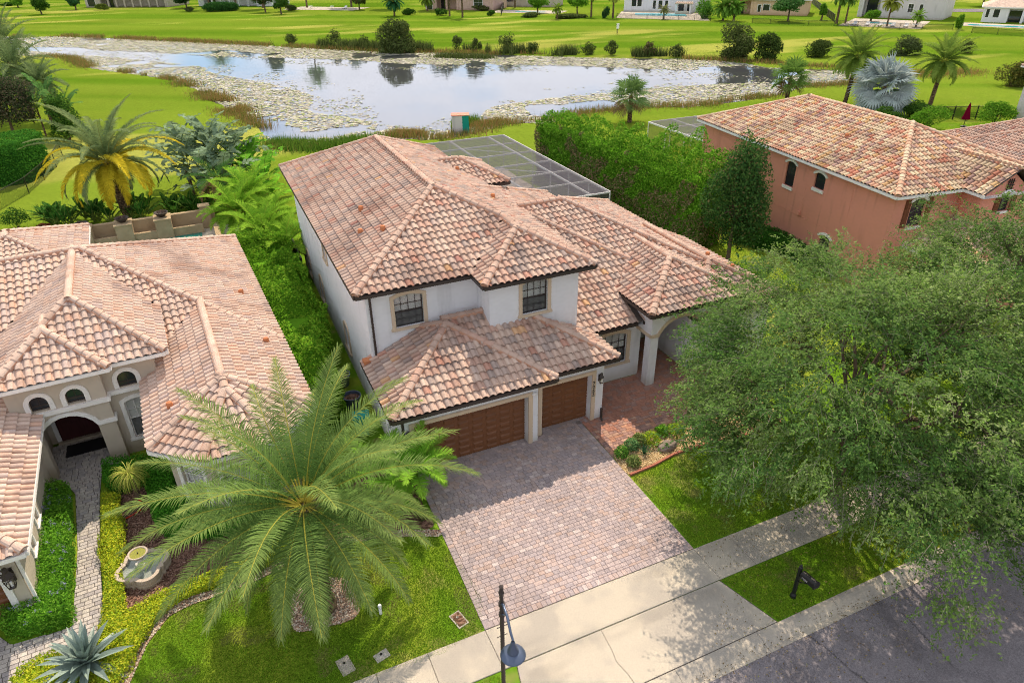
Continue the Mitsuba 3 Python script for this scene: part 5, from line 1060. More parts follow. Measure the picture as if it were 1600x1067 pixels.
# the oak over the right front lawn
def oak(name, label, base, crown, radii, nspray, rng, seed=3, lobes=()):
    t = thing(name, label, 'tree'); base = np.array(base, float); c = np.array(crown, float); R = np.array(radii, float)
    tr = MB(); fork = base + [0.1, 0.1, 2.2]; tr.tube([base, base + [0.03, 0, 1], fork], [0.24, 0.19, 0.18], 10)
    ends = []
    for k in range(11):
        a = k * 2.4 + 0.3; u = (k + 0.5) / 11; d = np.array([math.cos(a) * (0.25 + u), math.sin(a) * (0.25 + u), 1.15 - 0.85 * u]); e = c + d * R * 0.62 - [0, 0, 0.12 * R[2]]
        m = fork + (e - fork) * 0.45 + [0, 0, 0.5] + rng.normal(0, 0.25, 3); tr.tube([fork, m, e], [0.11, 0.07, 0.03], 7); ends += [(m, e)]
        for q in range(4):
            s = rng.uniform(0.3, 1); p = m + (e - m) * s; e2 = p + unit(rng.normal(0, 1, 3) + d * 0.8) * rng.uniform(1.2, 2.4); tr.tube([p, (p + e2) / 2 + [0, 0, 0.15], e2], [0.035, 0.022, 0.008], 5)
    put('trunk', tr, 'mat_bark', t)
    # sprays: thin twigs that arch outwards and hang, with small leaves along them, gathered in boughs
    nb = nspray // 24; cb, db = blob(c, R, nb, rng, 0.34, 1.7, 0.42, -0.72, seed); 
    for lc, lr, ln in lobes:
        q1, q2 = blob(lc, lr, ln, rng, 0.3, 1.7, 0.3, -0.8, seed + 1); cb, db = np.vstack([cb, q1]), np.vstack([db, unit(q2 + [-0.2, -0.6, -0.5])])
        tr2 = MB(); tr2.tube([c + [0, 0, -0.5], (c + lc) / 2 + [0, 0, 0.8], np.array(lc)], [0.09, 0.06, 0.03], 6); put('bough', tr2, 'mat_bark', t)
    nb = len(cb); ow = np.repeat(np.arange(nb), 24); nspray = len(ow)
    p = cb[ow] + rng.normal(0, 0.36, (nspray, 3)) * [1, 1, 0.6]; d = db[ow]
    dr = unit(d * [1, 1, 0.35] + rng.normal(0, 0.3, (nb, 3))[ow] + rng.normal(0, 0.4, (nspray, 3)) + [0, 0, 0.2]); L = rng.uniform(0.5, 1.15, nspray); k = 6
    s = np.linspace(0, 1, k); sag = rng.uniform(0.1, 0.6, nspray)
    pts = p[:, None] + dr[:, None] * (s[None] * L[:, None])[..., None] - np.array([0, 0, 1.0]) * (sag[:, None] * s[None] ** 2 * L[:, None])[..., None]
    tw = MB(); half = nspray // 3; sd = unit(np.cross(dr, [0, 0, 1.0])); up = np.cross(sd, dr); wv = 0.007 * (1 - 0.6 * s)
    for q in (sd, up):
        a = (pts + q[:, None] * wv[None, :, None])[:half * 3:3]; b_ = (pts - q[:, None] * wv[None, :, None])[:half * 3:3]; v = np.stack([a, b_], 2).reshape(len(a), 2 * k, 3)
        f = np.vstack([[[2 * i, 2 * i + 1, 2 * i + 3], [2 * i, 2 * i + 3, 2 * i + 2]] for i in range(k - 1)]); tw.add(v.reshape(-1, 3), (f[None] + (np.arange(len(a)) * 2 * k)[:, None, None]).reshape(-1, 3), np.array([0.30, 0.28, 0.22]))
    put('twigs', tw, 'mat_vc', t, kind='stuff')
    nl = 17; q = rng.random((nspray, nl)) * 0.95 + 0.05; i = np.minimum((q * (k - 1)).astype(int), k - 2); fr = q * (k - 1) - i; I = np.arange(nspray)[:, None]
    lp = pts[I, i] * (1 - fr[..., None]) + pts[I, i + 1] * fr[..., None]; dirs = unit(pts[I, i + 1] - pts[I, i]); lp = lp + rng.normal(0, 0.05, lp.shape)
    tone = np.clip(meshkit.fbm(cb * 0.55, 3, 5) * 2.4 - 0.75 + rng.normal(0, 0.2, nb), 0, 1)[ow]; pal0 = pick([(0.085, 0.18, 0.045), (0.12, 0.23, 0.05), (0.06, 0.135, 0.032)], nspray * nl, rng); pal1 = pick([(0.21, 0.31, 0.09), (0.17, 0.29, 0.055), (0.26, 0.34, 0.13)], nspray * nl, rng)
    tt = np.repeat(tone, nl)[:, None]; b = MB(); b.add(*leaves(lp.reshape(-1, 3), np.tile([0, 0, 0.6], (nspray * nl, 1)) + np.repeat(d, nl, 0) * 0.4, 0.115, 0.45, pal0 * (1 - tt) + pal1 * tt, rng, 0.3, dirs.reshape(-1, 3) + rng.normal(0, 0.7, (nspray * nl, 3)), 0.6))
    put('crown', b, 'mat_leaf', t, kind='stuff'); return t
oak('oak_tree', 'big spreading oak over the pavement and right front lawn, with fine grey twigs', (19.3, 13.1, 0), (20.3, 13.6, 4.9), (7.2, 6.6, 4.0), 12500, rng, lobes=[(np.array([17.2, 7.4, 4.2]), (2.2, 2.0, 2.0), 15), (np.array([20.5, 7.8, 4.6]), (2.6, 2.2, 2.0), 22)])
oak('oak_tree', 'paler second oak crown at the right edge, beside the big spreading oak', (29.0, 13.5, 0), (29.5, 14.0, 5.6), (5.2, 6.0, 3.8), 7000, rng, 8)

# beds of the left house
YEL = Polygon([(-6.41, 24.77), (-5.86, 24.5), (-5.66, 23.0), (-5.62, 21.26), (-5.5, 19.65), (-5.36, 18.37), (-4.66, 18.7), (-3.6, 18.85), (-2.3, 18.9), (-1.2, 19.2), (0.2, 19.6), (1.0, 19.4), (0.3, 18.95), (-1.0, 18.5), (-2.9, 18.35), (-3.77, 18.2), (-4.5, 17.75), (-5.1, 16.6), (-5.6, 15.6), (-5.9, 15.0), (-8.2, 15.6), (-8.32, 17.1), (-8.07, 17.5), (-7.5, 17.62), (-6.6, 17.63), (-6.2, 17.75), (-6.05, 18.4), (-6.12, 19.94), (-6.3, 22.14)]).buffer(0)
hedge('golden_groundcover', 'low yellow green groundcover hedge curving between the left walk and lawn', YEL, 0.42, 900, 0.075, YELLOW, rng, 0.25, 0.6, cat='groundcover', round_=0.12)
DH = Polygon([(-6.39, 26.4), (-5.2, 26.2), (-4.3, 25.9), (-3.85, 24.8), (-3.75, 23.2), (-2.9, 22.0), (-1.9, 21.2), (0.5, 21.0), (0.6, 20.4), (-1.5, 20.4), (-2.8, 20.7), (-4.06, 21.12), (-4.49, 21.89), (-4.71, 23.35), (-4.96, 24.9), (-5.94, 24.7), (-6.33, 25.03)]).buffer(0)
hedge('clipped_hedge', 'dense dark green clipped hedge under the bay windows of the beige house', DH, 0.85, 800, 0.07, [(0.05, 0.20, 0.018), (0.075, 0.27, 0.024), (0.10, 0.32, 0.03)], rng, 0.12, 0.6, round_=0.15)
PL = Polygon([(-8.5, 26.1), (-7.55, 25.5), (-7.16, 22.3), (-6.98, 19.7), (-6.93, 18.8), (-8.3, 18.75), (-8.75, 19.1), (-8.9, 19.8), (-8.2, 20.2), (-8.4, 22.8)]).buffer(0)
hedge('flowering_hedge', 'loose green hedge with pale purple flowers between the walk and the left garage', PL, 0.8, 800, 0.085, [(0.10, 0.28, 0.02), (0.14, 0.35, 0.03), (0.20, 0.41, 0.045), (0.06, 0.18, 0.018)], rng, 0.3, 0.42, flowers=(60, (0.36, 0.34, 0.62)), round_=0.2)
# ponytail palm
t = thing('ponytail_palm', 'ponytail palm with thin drooping yellow green leaves in the mulch bed', 'palm tree'); b = MB(); b.tube([(-5.1, 23.75, 0), (-5.1, 23.78, 0.4), (-5.15, 23.9, 1.5)], [0.17, 0.10, 0.07], 10); put('trunk', b, 'mat_bark', t)
b = MB()
for k in range(230):
    az = k * 2.4; el = rng.uniform(-0.2, 1.5); s = np.linspace(0, 1, 6); L = rng.uniform(0.75, 1.1); e = el - 2.4 * s ** 1.2; d = np.column_stack([np.cos(e) * math.cos(az), np.cos(e) * math.sin(az), np.sin(e)]); p = np.array([-5.15, 23.9, 1.5]) + np.vstack([[0, 0, 0], np.cumsum(d[1:] * L / 5, 0)]); sd = np.array([-math.sin(az), math.cos(az), 0]) * 0.013
    w = np.linspace(1, 0.15, 6)[:, None]; v = np.stack([p - sd * w, p + sd * w], 1).reshape(-1, 3); b.add(v, np.vstack([[[2 * i, 2 * i + 1, 2 * i + 3], [2 * i, 2 * i + 3, 2 * i + 2]] for i in range(5)]), np.array([(0.42, 0.46, 0.09), (0.52, 0.50, 0.13), (0.26, 0.36, 0.06)][k % 3]))
put('crown', b, 'mat_leaf', t, kind='stuff')
b = MB(); b.tube([(-5.1, 23.5, 0.06), (-5.4, 23.3, 0.06), (-5.75, 23.15, 0.07)], 0.018, 6, (0.6, 0.05, 0.02)); b.lathe([(0.125, 0.3), (0.13, 0.36), (0.12, 0.4)], (-5.1, 23.77, 0), 12, (0.6, 0.05, 0.02)); put('cord', b, 'mat_vc', label='orange red cord tied round the ponytail palm', cat='cord')
# agave
t = thing('agave', 'large blue grey agave with stiff pointed leaves in the golden groundcover', 'agave'); ac = np.array([-6.35, 16.75, 0.35])
for k in range(44):
    u = (k + 0.5) / 44; az = k * 2.39996; e = 1.45 - 1.5 * u; L = rng.uniform(1.25, 1.6) * (0.75 + 0.25 * u); n = 7; s = np.linspace(0, 1, n); el = e - 0.25 * s * (rng.random() < 0.8) - 0.35 * u * s ** 2
    d = np.column_stack([np.cos(el) * math.cos(az), np.cos(el) * math.sin(az), np.sin(el)]); p = ac + np.vstack([[0, 0, 0], np.cumsum(d[1:] * L / (n - 1), 0)]); sd = np.array([-math.sin(az), math.cos(az), 0]); nn = np.cross(d, sd); nn *= np.sign(nn[:, 2:3] + 1e-9)
    w = np.array([0.085, 0.095, 0.115, 0.115, 0.09, 0.05, 0.004])[:, None]; v = np.stack([p - sd * w + nn * w * 0.45, p, p + sd * w + nn * w * 0.45, p - nn * 0.03 * (1 - s[:, None])], 1).reshape(-1, 3); f = []
    for i in range(n - 1):
        for a, c in ((0, 1), (1, 2), (2, 3), (3, 0)): f.append([4 * i + a, 4 * i + c, 4 * i + 4 + c, 4 * i + 4 + a])
    b = MB(); b.add(v, f, np.array([0.19, 0.255, 0.225]) * rng.uniform(0.8, 1.2)); put('leaf', b, 'mat_vc_gloss', t)
# bed left of the driveway: a small palm, low plants
for x, y, n, nm_ in ((4.75, 19.9, 22, 'small bright green palm against the left end of the double garage door'), (3.4, 20.2, 12, 'second small bright palm in the bed left of the garage')):
    palm('small_palm', nm_, (x, y, 0), (x, y, 1.25), rng, n=n, L=1.8, ll=0.5, nl=30, lw=0.05, cA=(0.16, 0.42, 0.03), cB=(0.26, 0.48, 0.05), rach=(0.2, 0.3, 0.05), r0=0.07, r1=0.06, el=(1.4, 0.0), droop=(0.6, 1.3))
for k, (x, y, r, pal) in enumerate(((4.35, 19.2, 0.3, BRIGHT), (4.5, 18.6, 0.25, BROWNISH), (3.5, 19.0, 0.35, YELLOW), (2.2, 19.5, 0.45, BRIGHT), (1.0, 20.1, 0.4, YELLOW), (-0.6, 19.9, 0.4, GREEN))):
    shrub('bed_plant', ['bright green plant closest to the driveway edge in the left bed', 'brownish low plant near the end of the left bed by the drive', 'yellow plant under the date palm fronds toward the driveway', 'leafy green plant under the date palm', 'yellow green plant behind the date palm trunk', 'dark green plant beside the golden groundcover under the palm'][k], 'shrub', (x, y, r * 0.8), (r, r, r * 0.9), 420, 0.11, pal, rng, low=-0.6)
SH = [(13.15, 18.5, 0.26, GREEN, 'mid green shrub at the driveway end of the straw bed'), (13.75, 18.75, 0.28, [(0.06, 0.13, 0.05), (0.09, 0.16, 0.06)], 'blue green shrub second along the walkway edge of the straw bed'), (14.3, 18.95, 0.26, OLIVE, 'olive shrub third along the walkway edge of the straw bed'), (14.75, 18.7, 0.33, [(0.22, 0.33, 0.02), (0.30, 0.36, 0.03), (0.15, 0.27, 0.02)], 'bright yellow green shrub left of the boulder'), (15.55, 19.05, 0.25, BRIGHT, 'round green shrub behind the boulder'), (16.1, 18.75, 0.34, [(0.22, 0.33, 0.02), (0.17, 0.28, 0.03)], 'yellow green shrub right of the boulder'), (13.3, 17.85, 0.25, OLIVE, 'small shrub nearest the red edging in the straw bed'), (17.3, 18.6, 0.35, GREEN, 'green shrub at the far end of the straw bed under the oak')]
for x, y, r, pal, lab in SH: shrub('bed_shrub', lab, 'shrub', (x, y, r * 0.85), (r * 1.2, r * 1.2, r * 1.1), 620, 0.095, [tuple(2.0 * q for q in z) for z in pal] if max(pal[0]) < 0.2 else [tuple(1.35 * q for q in z) for z in pal], rng, low=-0.6, amp=0.45)
t = thing('spiky_plant', 'dark spiky rosette plant in the middle of the straw bed', 'plant')
for k in range(26):
    b = MB(); az = k * 2.4; e = 1.4 - 1.1 * k / 26; d = np.array([math.cos(e) * math.cos(az), math.cos(e) * math.sin(az), math.sin(e)]); sd = np.array([-math.sin(az), math.cos(az), 0]) * 0.02; p = np.array([14.1, 18.25, 0.05]); b.add([p - sd, p + sd, p + d * 0.25 + sd, p + d * 0.25 - sd, p + d * 0.5], [[0, 1, 2], [0, 2, 3], [3, 2, 4]], (0.05, 0.13, 0.06)); put('leaf', b, 'mat_leaf', t)
# side yards
SIDE = Polygon([(0.8, 45.5), (3.5, 45.5), (3.75, 38), (3.8, 31.5), (3.3, 29.5), (3.2, 25.6), (2.2, 25.2), (1.6, 27.5), (1.35, 31), (1.0, 38), (0.6, 43.5)])
hedge('side_hedge', 'bright green shrub hedge filling the gap between the beige and the white house', SIDE, 2.6, 330, 0.15, [(0.13, 0.32, 0.02), (0.19, 0.38, 0.028), (0.25, 0.42, 0.04), (0.08, 0.22, 0.016)], rng, 0.6, 0.5, round_=0.3)
AP = [(2.4, 46.6, 1.9, 'bright green clumping palm at the back corner of the beige house roof'), (1.2, 50.0, 2.4, 'bright clumping palm right of the pool wall'), (3.2, 49.2, 1.7, 'small clumping palm by the dark side yard fence'), (2.3, 53.0, 2.6, 'clumping palm between the pool wall and the white house'), (3.4, 44.2, 1.4, 'lowest clumping palm against the side wall of the white house')]
for x, y, h, lab in AP:
    palm('areca_palm', lab, (x, y, 0), (x, y, h), rng, n=30, L=2.9, ll=0.65, nl=40, lw=0.065, cA=(0.15, 0.34, 0.025), cB=(0.24, 0.42, 0.04), rach=(0.40, 0.40, 0.07), r0=0.13, r1=0.1, el=(1.45, 0.0), droop=(0.9, 1.7), vang=0.6, old=(0.75, (0.34, 0.24, 0.06), (0.42, 0.28, 0.09), 0.5))
shrub('garden_bush', 'rusty brown dry shrub beside the clumping palms and the dark fence', 'shrub', (3.3, 47.0, 0.9), (0.9, 1.6, 1.0), 2200, 0.16, [(0.36, 0.19, 0.08), (0.28, 0.16, 0.07), (0.20, 0.24, 0.05)], rng)
BIRD = (0.19, 0.27, 0.17)
paddle_clump('bird_of_paradise', 'tall grey green giant bird of paradise clump behind the pool wall', [(-0.4, 62.2, 0, 2.4), (0.9, 63.8, 0, 3.4), (-1.6, 64.5, 0, 2.4), (0.4, 66.0, 0, 3.4), (2.0, 65.0, 0, 2.4), (-0.6, 60.4, 0, 1.2), (1.0, 60.8, 0, 1.6), (-1.8, 67.5, 0, 3.0)], rng, 'plant', 10, 2.9, 1.1, 1.0, BIRD, torn=0.5, droop=1.6)
paddle_clump('banana_plant', 'bright green broad leaved clump right of the bird of paradise', [(3.2, 63.5, 0, 1.8), (4.2, 60.5, 0, 1.4), (2.6, 58.0, 0, 1.2), (3.4, 66.5, 0, 1.6)], rng, 'plant', 10, 2.6, 1.0, 0.8, (0.13, 0.33, 0.03), torn=0.25, droop=1.5)
paddle_clump('banana_plant', 'leafy broad leaved clump at the back corner of the white house', [(3.6, 56.0, 0, 0.9), (2.4, 55.6, 0, 1.1), (1.4, 57.2, 0, 1.2)], rng, 'plant', 9, 2.3, 0.9, 0.7, (0.15, 0.35, 0.025), torn=0.25, droop=1.5)
palm('tall_palm', 'palm with brown hanging leaves left of the bright broad leaved clump', (0.3, 56.5, 0), (0.3, 57.0, 3.0), rng, n=18, L=2.4, ll=0.6, nl=34, lw=0.045, cA=(0.05, 0.14, 0.03), cB=(0.08, 0.18, 0.04), rach=(0.2, 0.2, 0.06), r0=0.13, r1=0.11, el=(1.3, -0.7), droop=(0.9, 1.4), old=(0.55, (0.25, 0.15, 0.08), (0.32, 0.2, 0.11), 0.8))
palm('yellowing_palm', 'date palm with yellow drooping lower fronds beyond the beige house', (-6.5, 59.6, 0), (-6.9, 60.0, 4.4), rng, n=50, L=6.0, ll=0.72, nl=78, lw=0.07, cA=(0.13, 0.20, 0.08), cB=(0.20, 0.26, 0.11), rach=(0.35, 0.33, 0.1), r0=0.36, r1=0.42, el=(1.45, 0.0), droop=(0.9, 2.2), old=(0.38, (0.46, 0.40, 0.03), (0.62, 0.48, 0.03), 0.85), side_droop=0.7, boots=True)
for k, (x0, x1, y0, y1) in enumerate(((-12.4, -9.0, 59.2, 62.3), (-9.2, -5.2, 58.4, 61.4), (-5.3, -1.2, 57.8, 60.8))):
    spots = [(rng.uniform(x0, x1), rng.uniform(y0, y1), 0, 0.1) for q in range(9)]
    paddle_clump('ginger_clump', ['dark green leafy ginger clump behind the low roof at the left', 'dark green leafy ginger clump round the yellowing palm trunk', 'dark green leafy ginger clump at the right end of the pool wall'][k], spots, rng, 'plant', 9, 1.05, 0.42, 0.7, [(0.04, 0.13, 0.02), (0.035, 0.12, 0.02), (0.05, 0.15, 0.02)][k], torn=0.15, el=(1.5, 0.75), droop=0.9)
for k, (x, y, z, r, pal, lab) in enumerate(((-14.4, 61.5, 0.7, 1.0, GREEN, 'round green bush at the left edge by the low tile roof'), (-12.2, 58.5, 0.5, 0.6, [(0.25, 0.06, 0.05), (0.14, 0.10, 0.04)], 'small reddish plant by the low tile roof'))): shrub('garden_bush', lab, 'shrub', (x, y, z), (r, r, r * 0.9), 1500, 0.14, pal, rng)
t = thing('yucca', 'spiky yucca beside the ginger at the left', 'plant')
for k in range(34):
    b = MB(); az = k * 2.4; e = 1.45 - 1.4 * k / 34; d = np.array([math.cos(e) * math.cos(az), math.cos(e) * math.sin(az), math.sin(e)]); sd = np.array([-math.sin(az), math.cos(az), 0]) * 0.045; p = np.array([-12.6, 61.5, 0.6]); b.add([p - sd, p + sd, p + d * 0.6 + sd, p + d * 0.6 - sd, p + d * 1.3 - [0, 0, 0.1]], [[0, 1, 2], [0, 2, 3], [3, 2, 4]], (0.07, 0.17, 0.03)); put('leaf', b, 'mat_leaf', t)
HL = Polygon([(-20, 74.0), (-15.2, 75.0), (-13.8, 79.2), (-15, 81), (-20, 80)]); hedge('boxed_hedge', 'tall square clipped hedge at the left edge behind the wire fence', HL, 3.7, 130, 0.20, [(0.04, 0.15, 0.02), (0.06, 0.20, 0.025), (0.09, 0.26, 0.03)], rng, 0.07, 0.5, round_=0.3)
shrub('dark_tree', 'dull dark green and brown tree at the left edge behind the boxed hedge', 'tree', (-19.2, 95, 3.6), (3.6, 3.6, 3.6), 9000, 0.26, [(0.05, 0.075, 0.03), (0.09, 0.085, 0.05), (0.035, 0.06, 0.025), (0.12, 0.10, 0.07)], rng, trunk=(0, 0.2), low=-0.7)
shrub('green_bush', 'tall green bush between the dark tree and the lawn at the left', 'shrub', (-13.6, 92, 2.2), (2.0, 2.0, 2.6), 4500, 0.25, GREEN, rng, low=-0.8)
shrub('bright_bush', 'bright green bush at the left edge beyond the dark tree', 'shrub', (-27.5, 130, 2.6), (4, 3, 3), 3500, 0.4, BRIGHT, rng, low=-0.7)
paddle_clump('bird_of_paradise', 'bird of paradise clump among the palms at the left', [(-14.9, 97, 0, 2.0), (-15.8, 99.5, 0, 3.4), (-13.6, 95.5, 0, 2.4), (-16.4, 96, 0, 3.0)], rng, 'plant', 8, 2.2, 0.8, 1.0, (0.10, 0.22, 0.06), torn=0.4)
for k, (x, y, z, n) in enumerate(((-19.2, 108, 6.2, 34), (-21.5, 118, 8.0, 34), (-16.6, 104, 4.6, 26))):
    palm('pygmy_palm', ['soft grey green palm, nearer of the two in the left palm group', 'soft grey green palm reaching highest in the left palm group', 'smaller palm right of the left palm group with a brown trunk'][k], (x, y, 0), (x, y, z), rng, n=n, L=5.2 if k < 2 else 3.6, ll=0.9, nl=44, lw=0.085, cA=(0.12, 0.19, 0.075), cB=(0.19, 0.25, 0.11), rach=(0.25, 0.28, 0.1), r0=0.25, r1=0.25, el=(1.5, -0.5), droop=(0.7, 1.3), fronds=True, group=None)
# the long hedge and the dark tree right of the white house
HB = Polygon([(28.2, 57.6), (29.9, 57.9), (31.4, 46), (32.3, 35.5), (29.6, 35.0), (29.2, 42), (28.6, 50)])
hedge('tall_hedge', 'long tall hedge, bright green on top and brown twiggy below, between the two right houses', HB, 5.2, 210, 0.19, [(0.11, 0.29, 0.018), (0.16, 0.35, 0.028), (0.08, 0.22, 0.016), (0.21, 0.39, 0.045)], rng, 0.5, 0.5, pal_side=[(0.17, 0.20, 0.06), (0.25, 0.19, 0.10), (0.11, 0.17, 0.045), (0.29, 0.21, 0.13)], split=0.45, side=0.75, round_=0.5, htop=lambda q: 4.8 + np.clip((57 - q[:, 1]) / 22, 0, 1) * 1.3)
t = shrub('magnolia_tree', 'dark glossy conical tree at the near end of the tall hedge', 'tree', (30.3, 32.6, 4.2), (2.1, 2.1, 4.3), 16000, 0.19, [(0.04, 0.105, 0.028), (0.065, 0.15, 0.035), (0.10, 0.19, 0.05), (0.15, 0.14, 0.06)], rng, trunk=(0, 0.15), low=-0.95, amp=0.36, freq=2.8, w=[.4, .35, .18, .07])
hedge('low_shrub_row', 'row of dark green shrubs along the foot of the orange house wall', Polygon([(33.2, 35.5), (35.6, 36), (36.2, 31), (36.0, 28), (34.6, 28), (34.4, 31.5)]), 1.1, 260, 0.14, [(0.035, 0.12, 0.016), (0.05, 0.17, 0.02)], rng, 0.3, 0.5)

# ------------------------------------------------------------------ back yards on the near bank
t = thing('pool_cage', 'grey aluminium screened pool cage behind the white house', 'pool cage')
def cage(t, xs, ys, z0, z1, braces, slope=0.0):
    """posts, beams and screen of a pool cage; z1 the height of the roof frame"""
    X0, X1, Y0, Y1 = xs[0], xs[-1], ys[0], ys[-1]
    for x in xs:
        b = MB(); b.bar((x, Y0, z1), (x, Y1, z1), 0.10, 0.14); put('beam', b, 'mat_frame_alu', t)
    for y in ys:
        b = MB(); b.bar((X0, y, z1 + 0.002), (X1, y, z1 + 0.002), 0.08, 0.11); put('purlin', b, 'mat_frame_alu', t)
        for x in (X0, X1):
            b = MB(); b.bar((x, y, 0), (x, y, z1), 0.07); put('post', b, 'mat_frame_alu', t)
    for x in xs[1:-1]:
        b = MB(); b.bar((x, Y1, 0), (x, Y1, z1), 0.07); put('post', b, 'mat_frame_alu', t)
    for (a, c) in braces:
        b = MB(); b.bar((*a, z1 + 0.01), (*c, z1 + 0.01), 0.05); put('brace', b, 'mat_frame_alu', t)
    e = 0.01; v = [[X0, Y0, z1 + 0.08], [X1, Y0, z1 + 0.08], [X1, Y1, z1 + 0.08], [X0, Y1, z1 + 0.08]]; put('roof_screen', (v, [[0, 1, 2], [0, 2, 3]]), 'mat_screen', t)
    s = MB(); s.add([[X1, Y0, 0], [X1, Y1, 0], [X1, Y1, z1], [X1, Y0, z1]], [[0, 1, 2, 3]]); s.add([[X0, Y1, 0], [X1, Y1, 0], [X1, Y1, z1], [X0, Y1, z1]], [[0, 1, 2, 3]]); put('wall_screen', s, 'mat_screen', t)
cage(t, [14.2, 17.2, 20.8, 24.6, 26.2], [41.2, 44.2, 47.4, 50.6, 54.0, 57.4, 60.5], 0, 3.0, [((20.8, 50.6), (24.6, 47.4)), ((20.8, 57.4), (24.6, 54.0)), ((17.2, 47.4), (20.8, 44.2))])
v, f = sheet(sbox(13, 42, 26, 60.4), 0.02); put('pool_deck', (v, f), 'mat_concrete', kind='structure')
v, f = sheet(sbox(17, 46, 23, 56), 0.03); put('pool', (v, f), 'mat_pool_water', kind='structure')
t = thing('pool_cage', 'grey screened pool cage showing left of the orange house roof', 'pool cage')
cage(t, [41.6, 44.4, 47.2, 50.0], [47.0, 50, 53, 56, 59.0], 0, 3.0, [((41.6, 53), (44.4, 50)), ((44.4, 56), (47.2, 53))])
# pool wall and pool of the beige house
PW = Frame(1.0, (-10.5, 55.1)); t = thing('pool_wall', 'tan stone raised planter wall with square piers beside a green pool', 'wall')
b = MB(); b.box(0, 10.2, 0, 0.35, 0, 1.35, fr=PW); put('back_wall', b, 'mat_pool_stone', t)
b = MB(); b.box(0, 9.2, -1.1, -0.85, 0, 0.65, fr=PW); put('planter_front', b, 'mat_pool_stone', t)
for k, x in enumerate((1.4, 4.0, 6.6)):
    b = MB(); b.box(x - 0.55, x + 0.55, -1.25, 0.1, 0, 1.42, fr=PW); b.box(x - 0.6, x + 0.6, -1.3, 0.15, 1.423, 1.5, fr=PW); put('pier', b, 'mat_pool_stone', t)
    q = thing('planter_bowl', ['dark planter bowl on the leftmost pier of the pool wall', 'dark planter bowl on the middle pier of the pool wall', 'dark planter bowl on the rightmost pier of the pool wall'][k], 'planter')
    c = PW.w([x, -0.55, 1.5]); b = MB(); b.lathe([(0.18, 0.0), (0.35, 0.15), (0.5, 0.34), (0.44, 0.34), (0.3, 0.2), (0, 0.2)], c, 16); put('bowl', b, 'mat_bronze', q, smooth=40)
    p, d = blob(c + [0, 0, 0.32], (0.3, 0.3, 0.18), 160, rng); b = MB(); b.add(*leaves(p, d, 0.1, 0.4, pick([(0.2, 0.13, 0.11), (0.1, 0.08, 0.06)], 160, rng), rng)); put('plant', b, 'mat_leaf', q)
for x in (9.5,):
    b = MB(); b.box(x - 0.3, x + 0.4, -0.3, 0.4, 0, 1.7, fr=PW); b.box(x - 0.36, x + 0.46, -0.36, 0.46, 1.702, 1.78, fr=PW); put('pier', b, 'mat_pool_stone', t)
b = MB(); b.box(9.9, 10.3, -3.5, -0.4, 0, 0.5, fr=PW); put('planter_front', b, 'mat_pool_stone', t)
v, f = sheet(Polygon([PW.w([x, y, 0])[:2] for x, y in ((-4, -6), (9, -6), (9, -1.0), (-4, -1.0))]), 0.05); put('pool', (v, f), 'mat_teal_water', kind='structure')
v, f = sheet(Polygon([PW.w([x, y, 0])[:2] for x, y in ((-6, -12), (13, -12), (13, 0), (-6, 0))]), 0.02); put('pool_deck', (v, f), 'mat_concrete', kind='structure')
# black wire fence at the left
t = thing('wire_fence', 'black wire mesh fence running back along the lawn at the left', 'fence'); FP = [(-19.5, 61.5), (-16.6, 66.4), (-14.9, 71.2), (-14.2, 75.5), (-13.7, 80), (-13.6, 84.5)]
for a in FP:
    b = MB(); b.tube([(a[0], a[1], 0), (a[0], a[1], 1.5)], 0.045, 6); put('post', b, 'mat_black', t)
for a, c in zip(FP[:-1], FP[1:]):
    b = MB(); b.bar((*a, 1.45), (*c, 1.45), 0.05); put('rail', b, 'mat_black', t)
    put('mesh', ([[*a, 0.03], [*c, 0.03], [*c, 1.44], [*a, 1.44]], [[0, 1, 2], [0, 2, 3]]), 'mat_fence_mesh', t)
# pump house by the water
t = thing('pump_box', 'weathered teal and white utility box standing at the edge of the pond', 'box'); FB = Frame(-20, (27.6, 76.2))
b = MB(); b.box(-0.95, 0.25, -0.7, 0.7, -0.3, 1.85, fr=FB); put('cabinet', b, 'mat_stucco_grey', t)
b = MB(); b.box(0.25, 1.0, -0.72, 0.72, -0.3, 1.9, fr=FB); b.box(0.3, 0.95, -0.735, -0.72, -0.2, 1.8, fr=FB); put('door', b, 'mat_teal', t)
b = MB(); b.box(-1.02, 1.06, -0.77, 0.77, 1.902, 1.96, fr=FB); put('lid', b, 'mat_stucco_orange', t)

# reeds and waterside plants on the bank
def reeds(name, label, pts, rng, h=(0.5, 1.1), pal=OLIVE, w=0.035, group=None, kind='stuff', cat='reeds'):
    n = len(pts); hh = rng.uniform(*h, n); a = rng.uniform(0, 6.28, n); v = np.zeros((n, 3, 3)); s = np.column_stack([np.cos(a), np.sin(a)]) * w
    v[:, 0, :2] = pts - s; v[:, 1, :2] = pts + s; v[:, 2, :2] = pts + rng.normal(0, 0.22, (n, 2)) * hh[:, None]; v[:, :2, 2] = -0.2; v[:, 2, 2] = hh
    b = MB(); b.add(v.reshape(-1, 3), np.arange(3 * n).reshape(-1, 3), np.repeat(pick(pal, n, rng), 3, 0)); return put(name, b, 'mat_leaf', kind=kind, label=label, cat=cat, group=group)
def near_line(line, n, spread, rng, keep=None, f=0.15):
    s = rng.uniform(0, line.length, n); e = shapely.line_interpolate_point(line, s); q = np.column_stack([shapely.get_x(e), shapely.get_y(e)]) + rng.normal(0, spread, (n, 2))
    k = meshkit.fbm(np.column_stack([q * f, q[:, 0] * 0]), 3, 14); return q[(k > 0.42) if keep is None else (k > keep)]
ring = np.asarray(POND.exterior.coords)
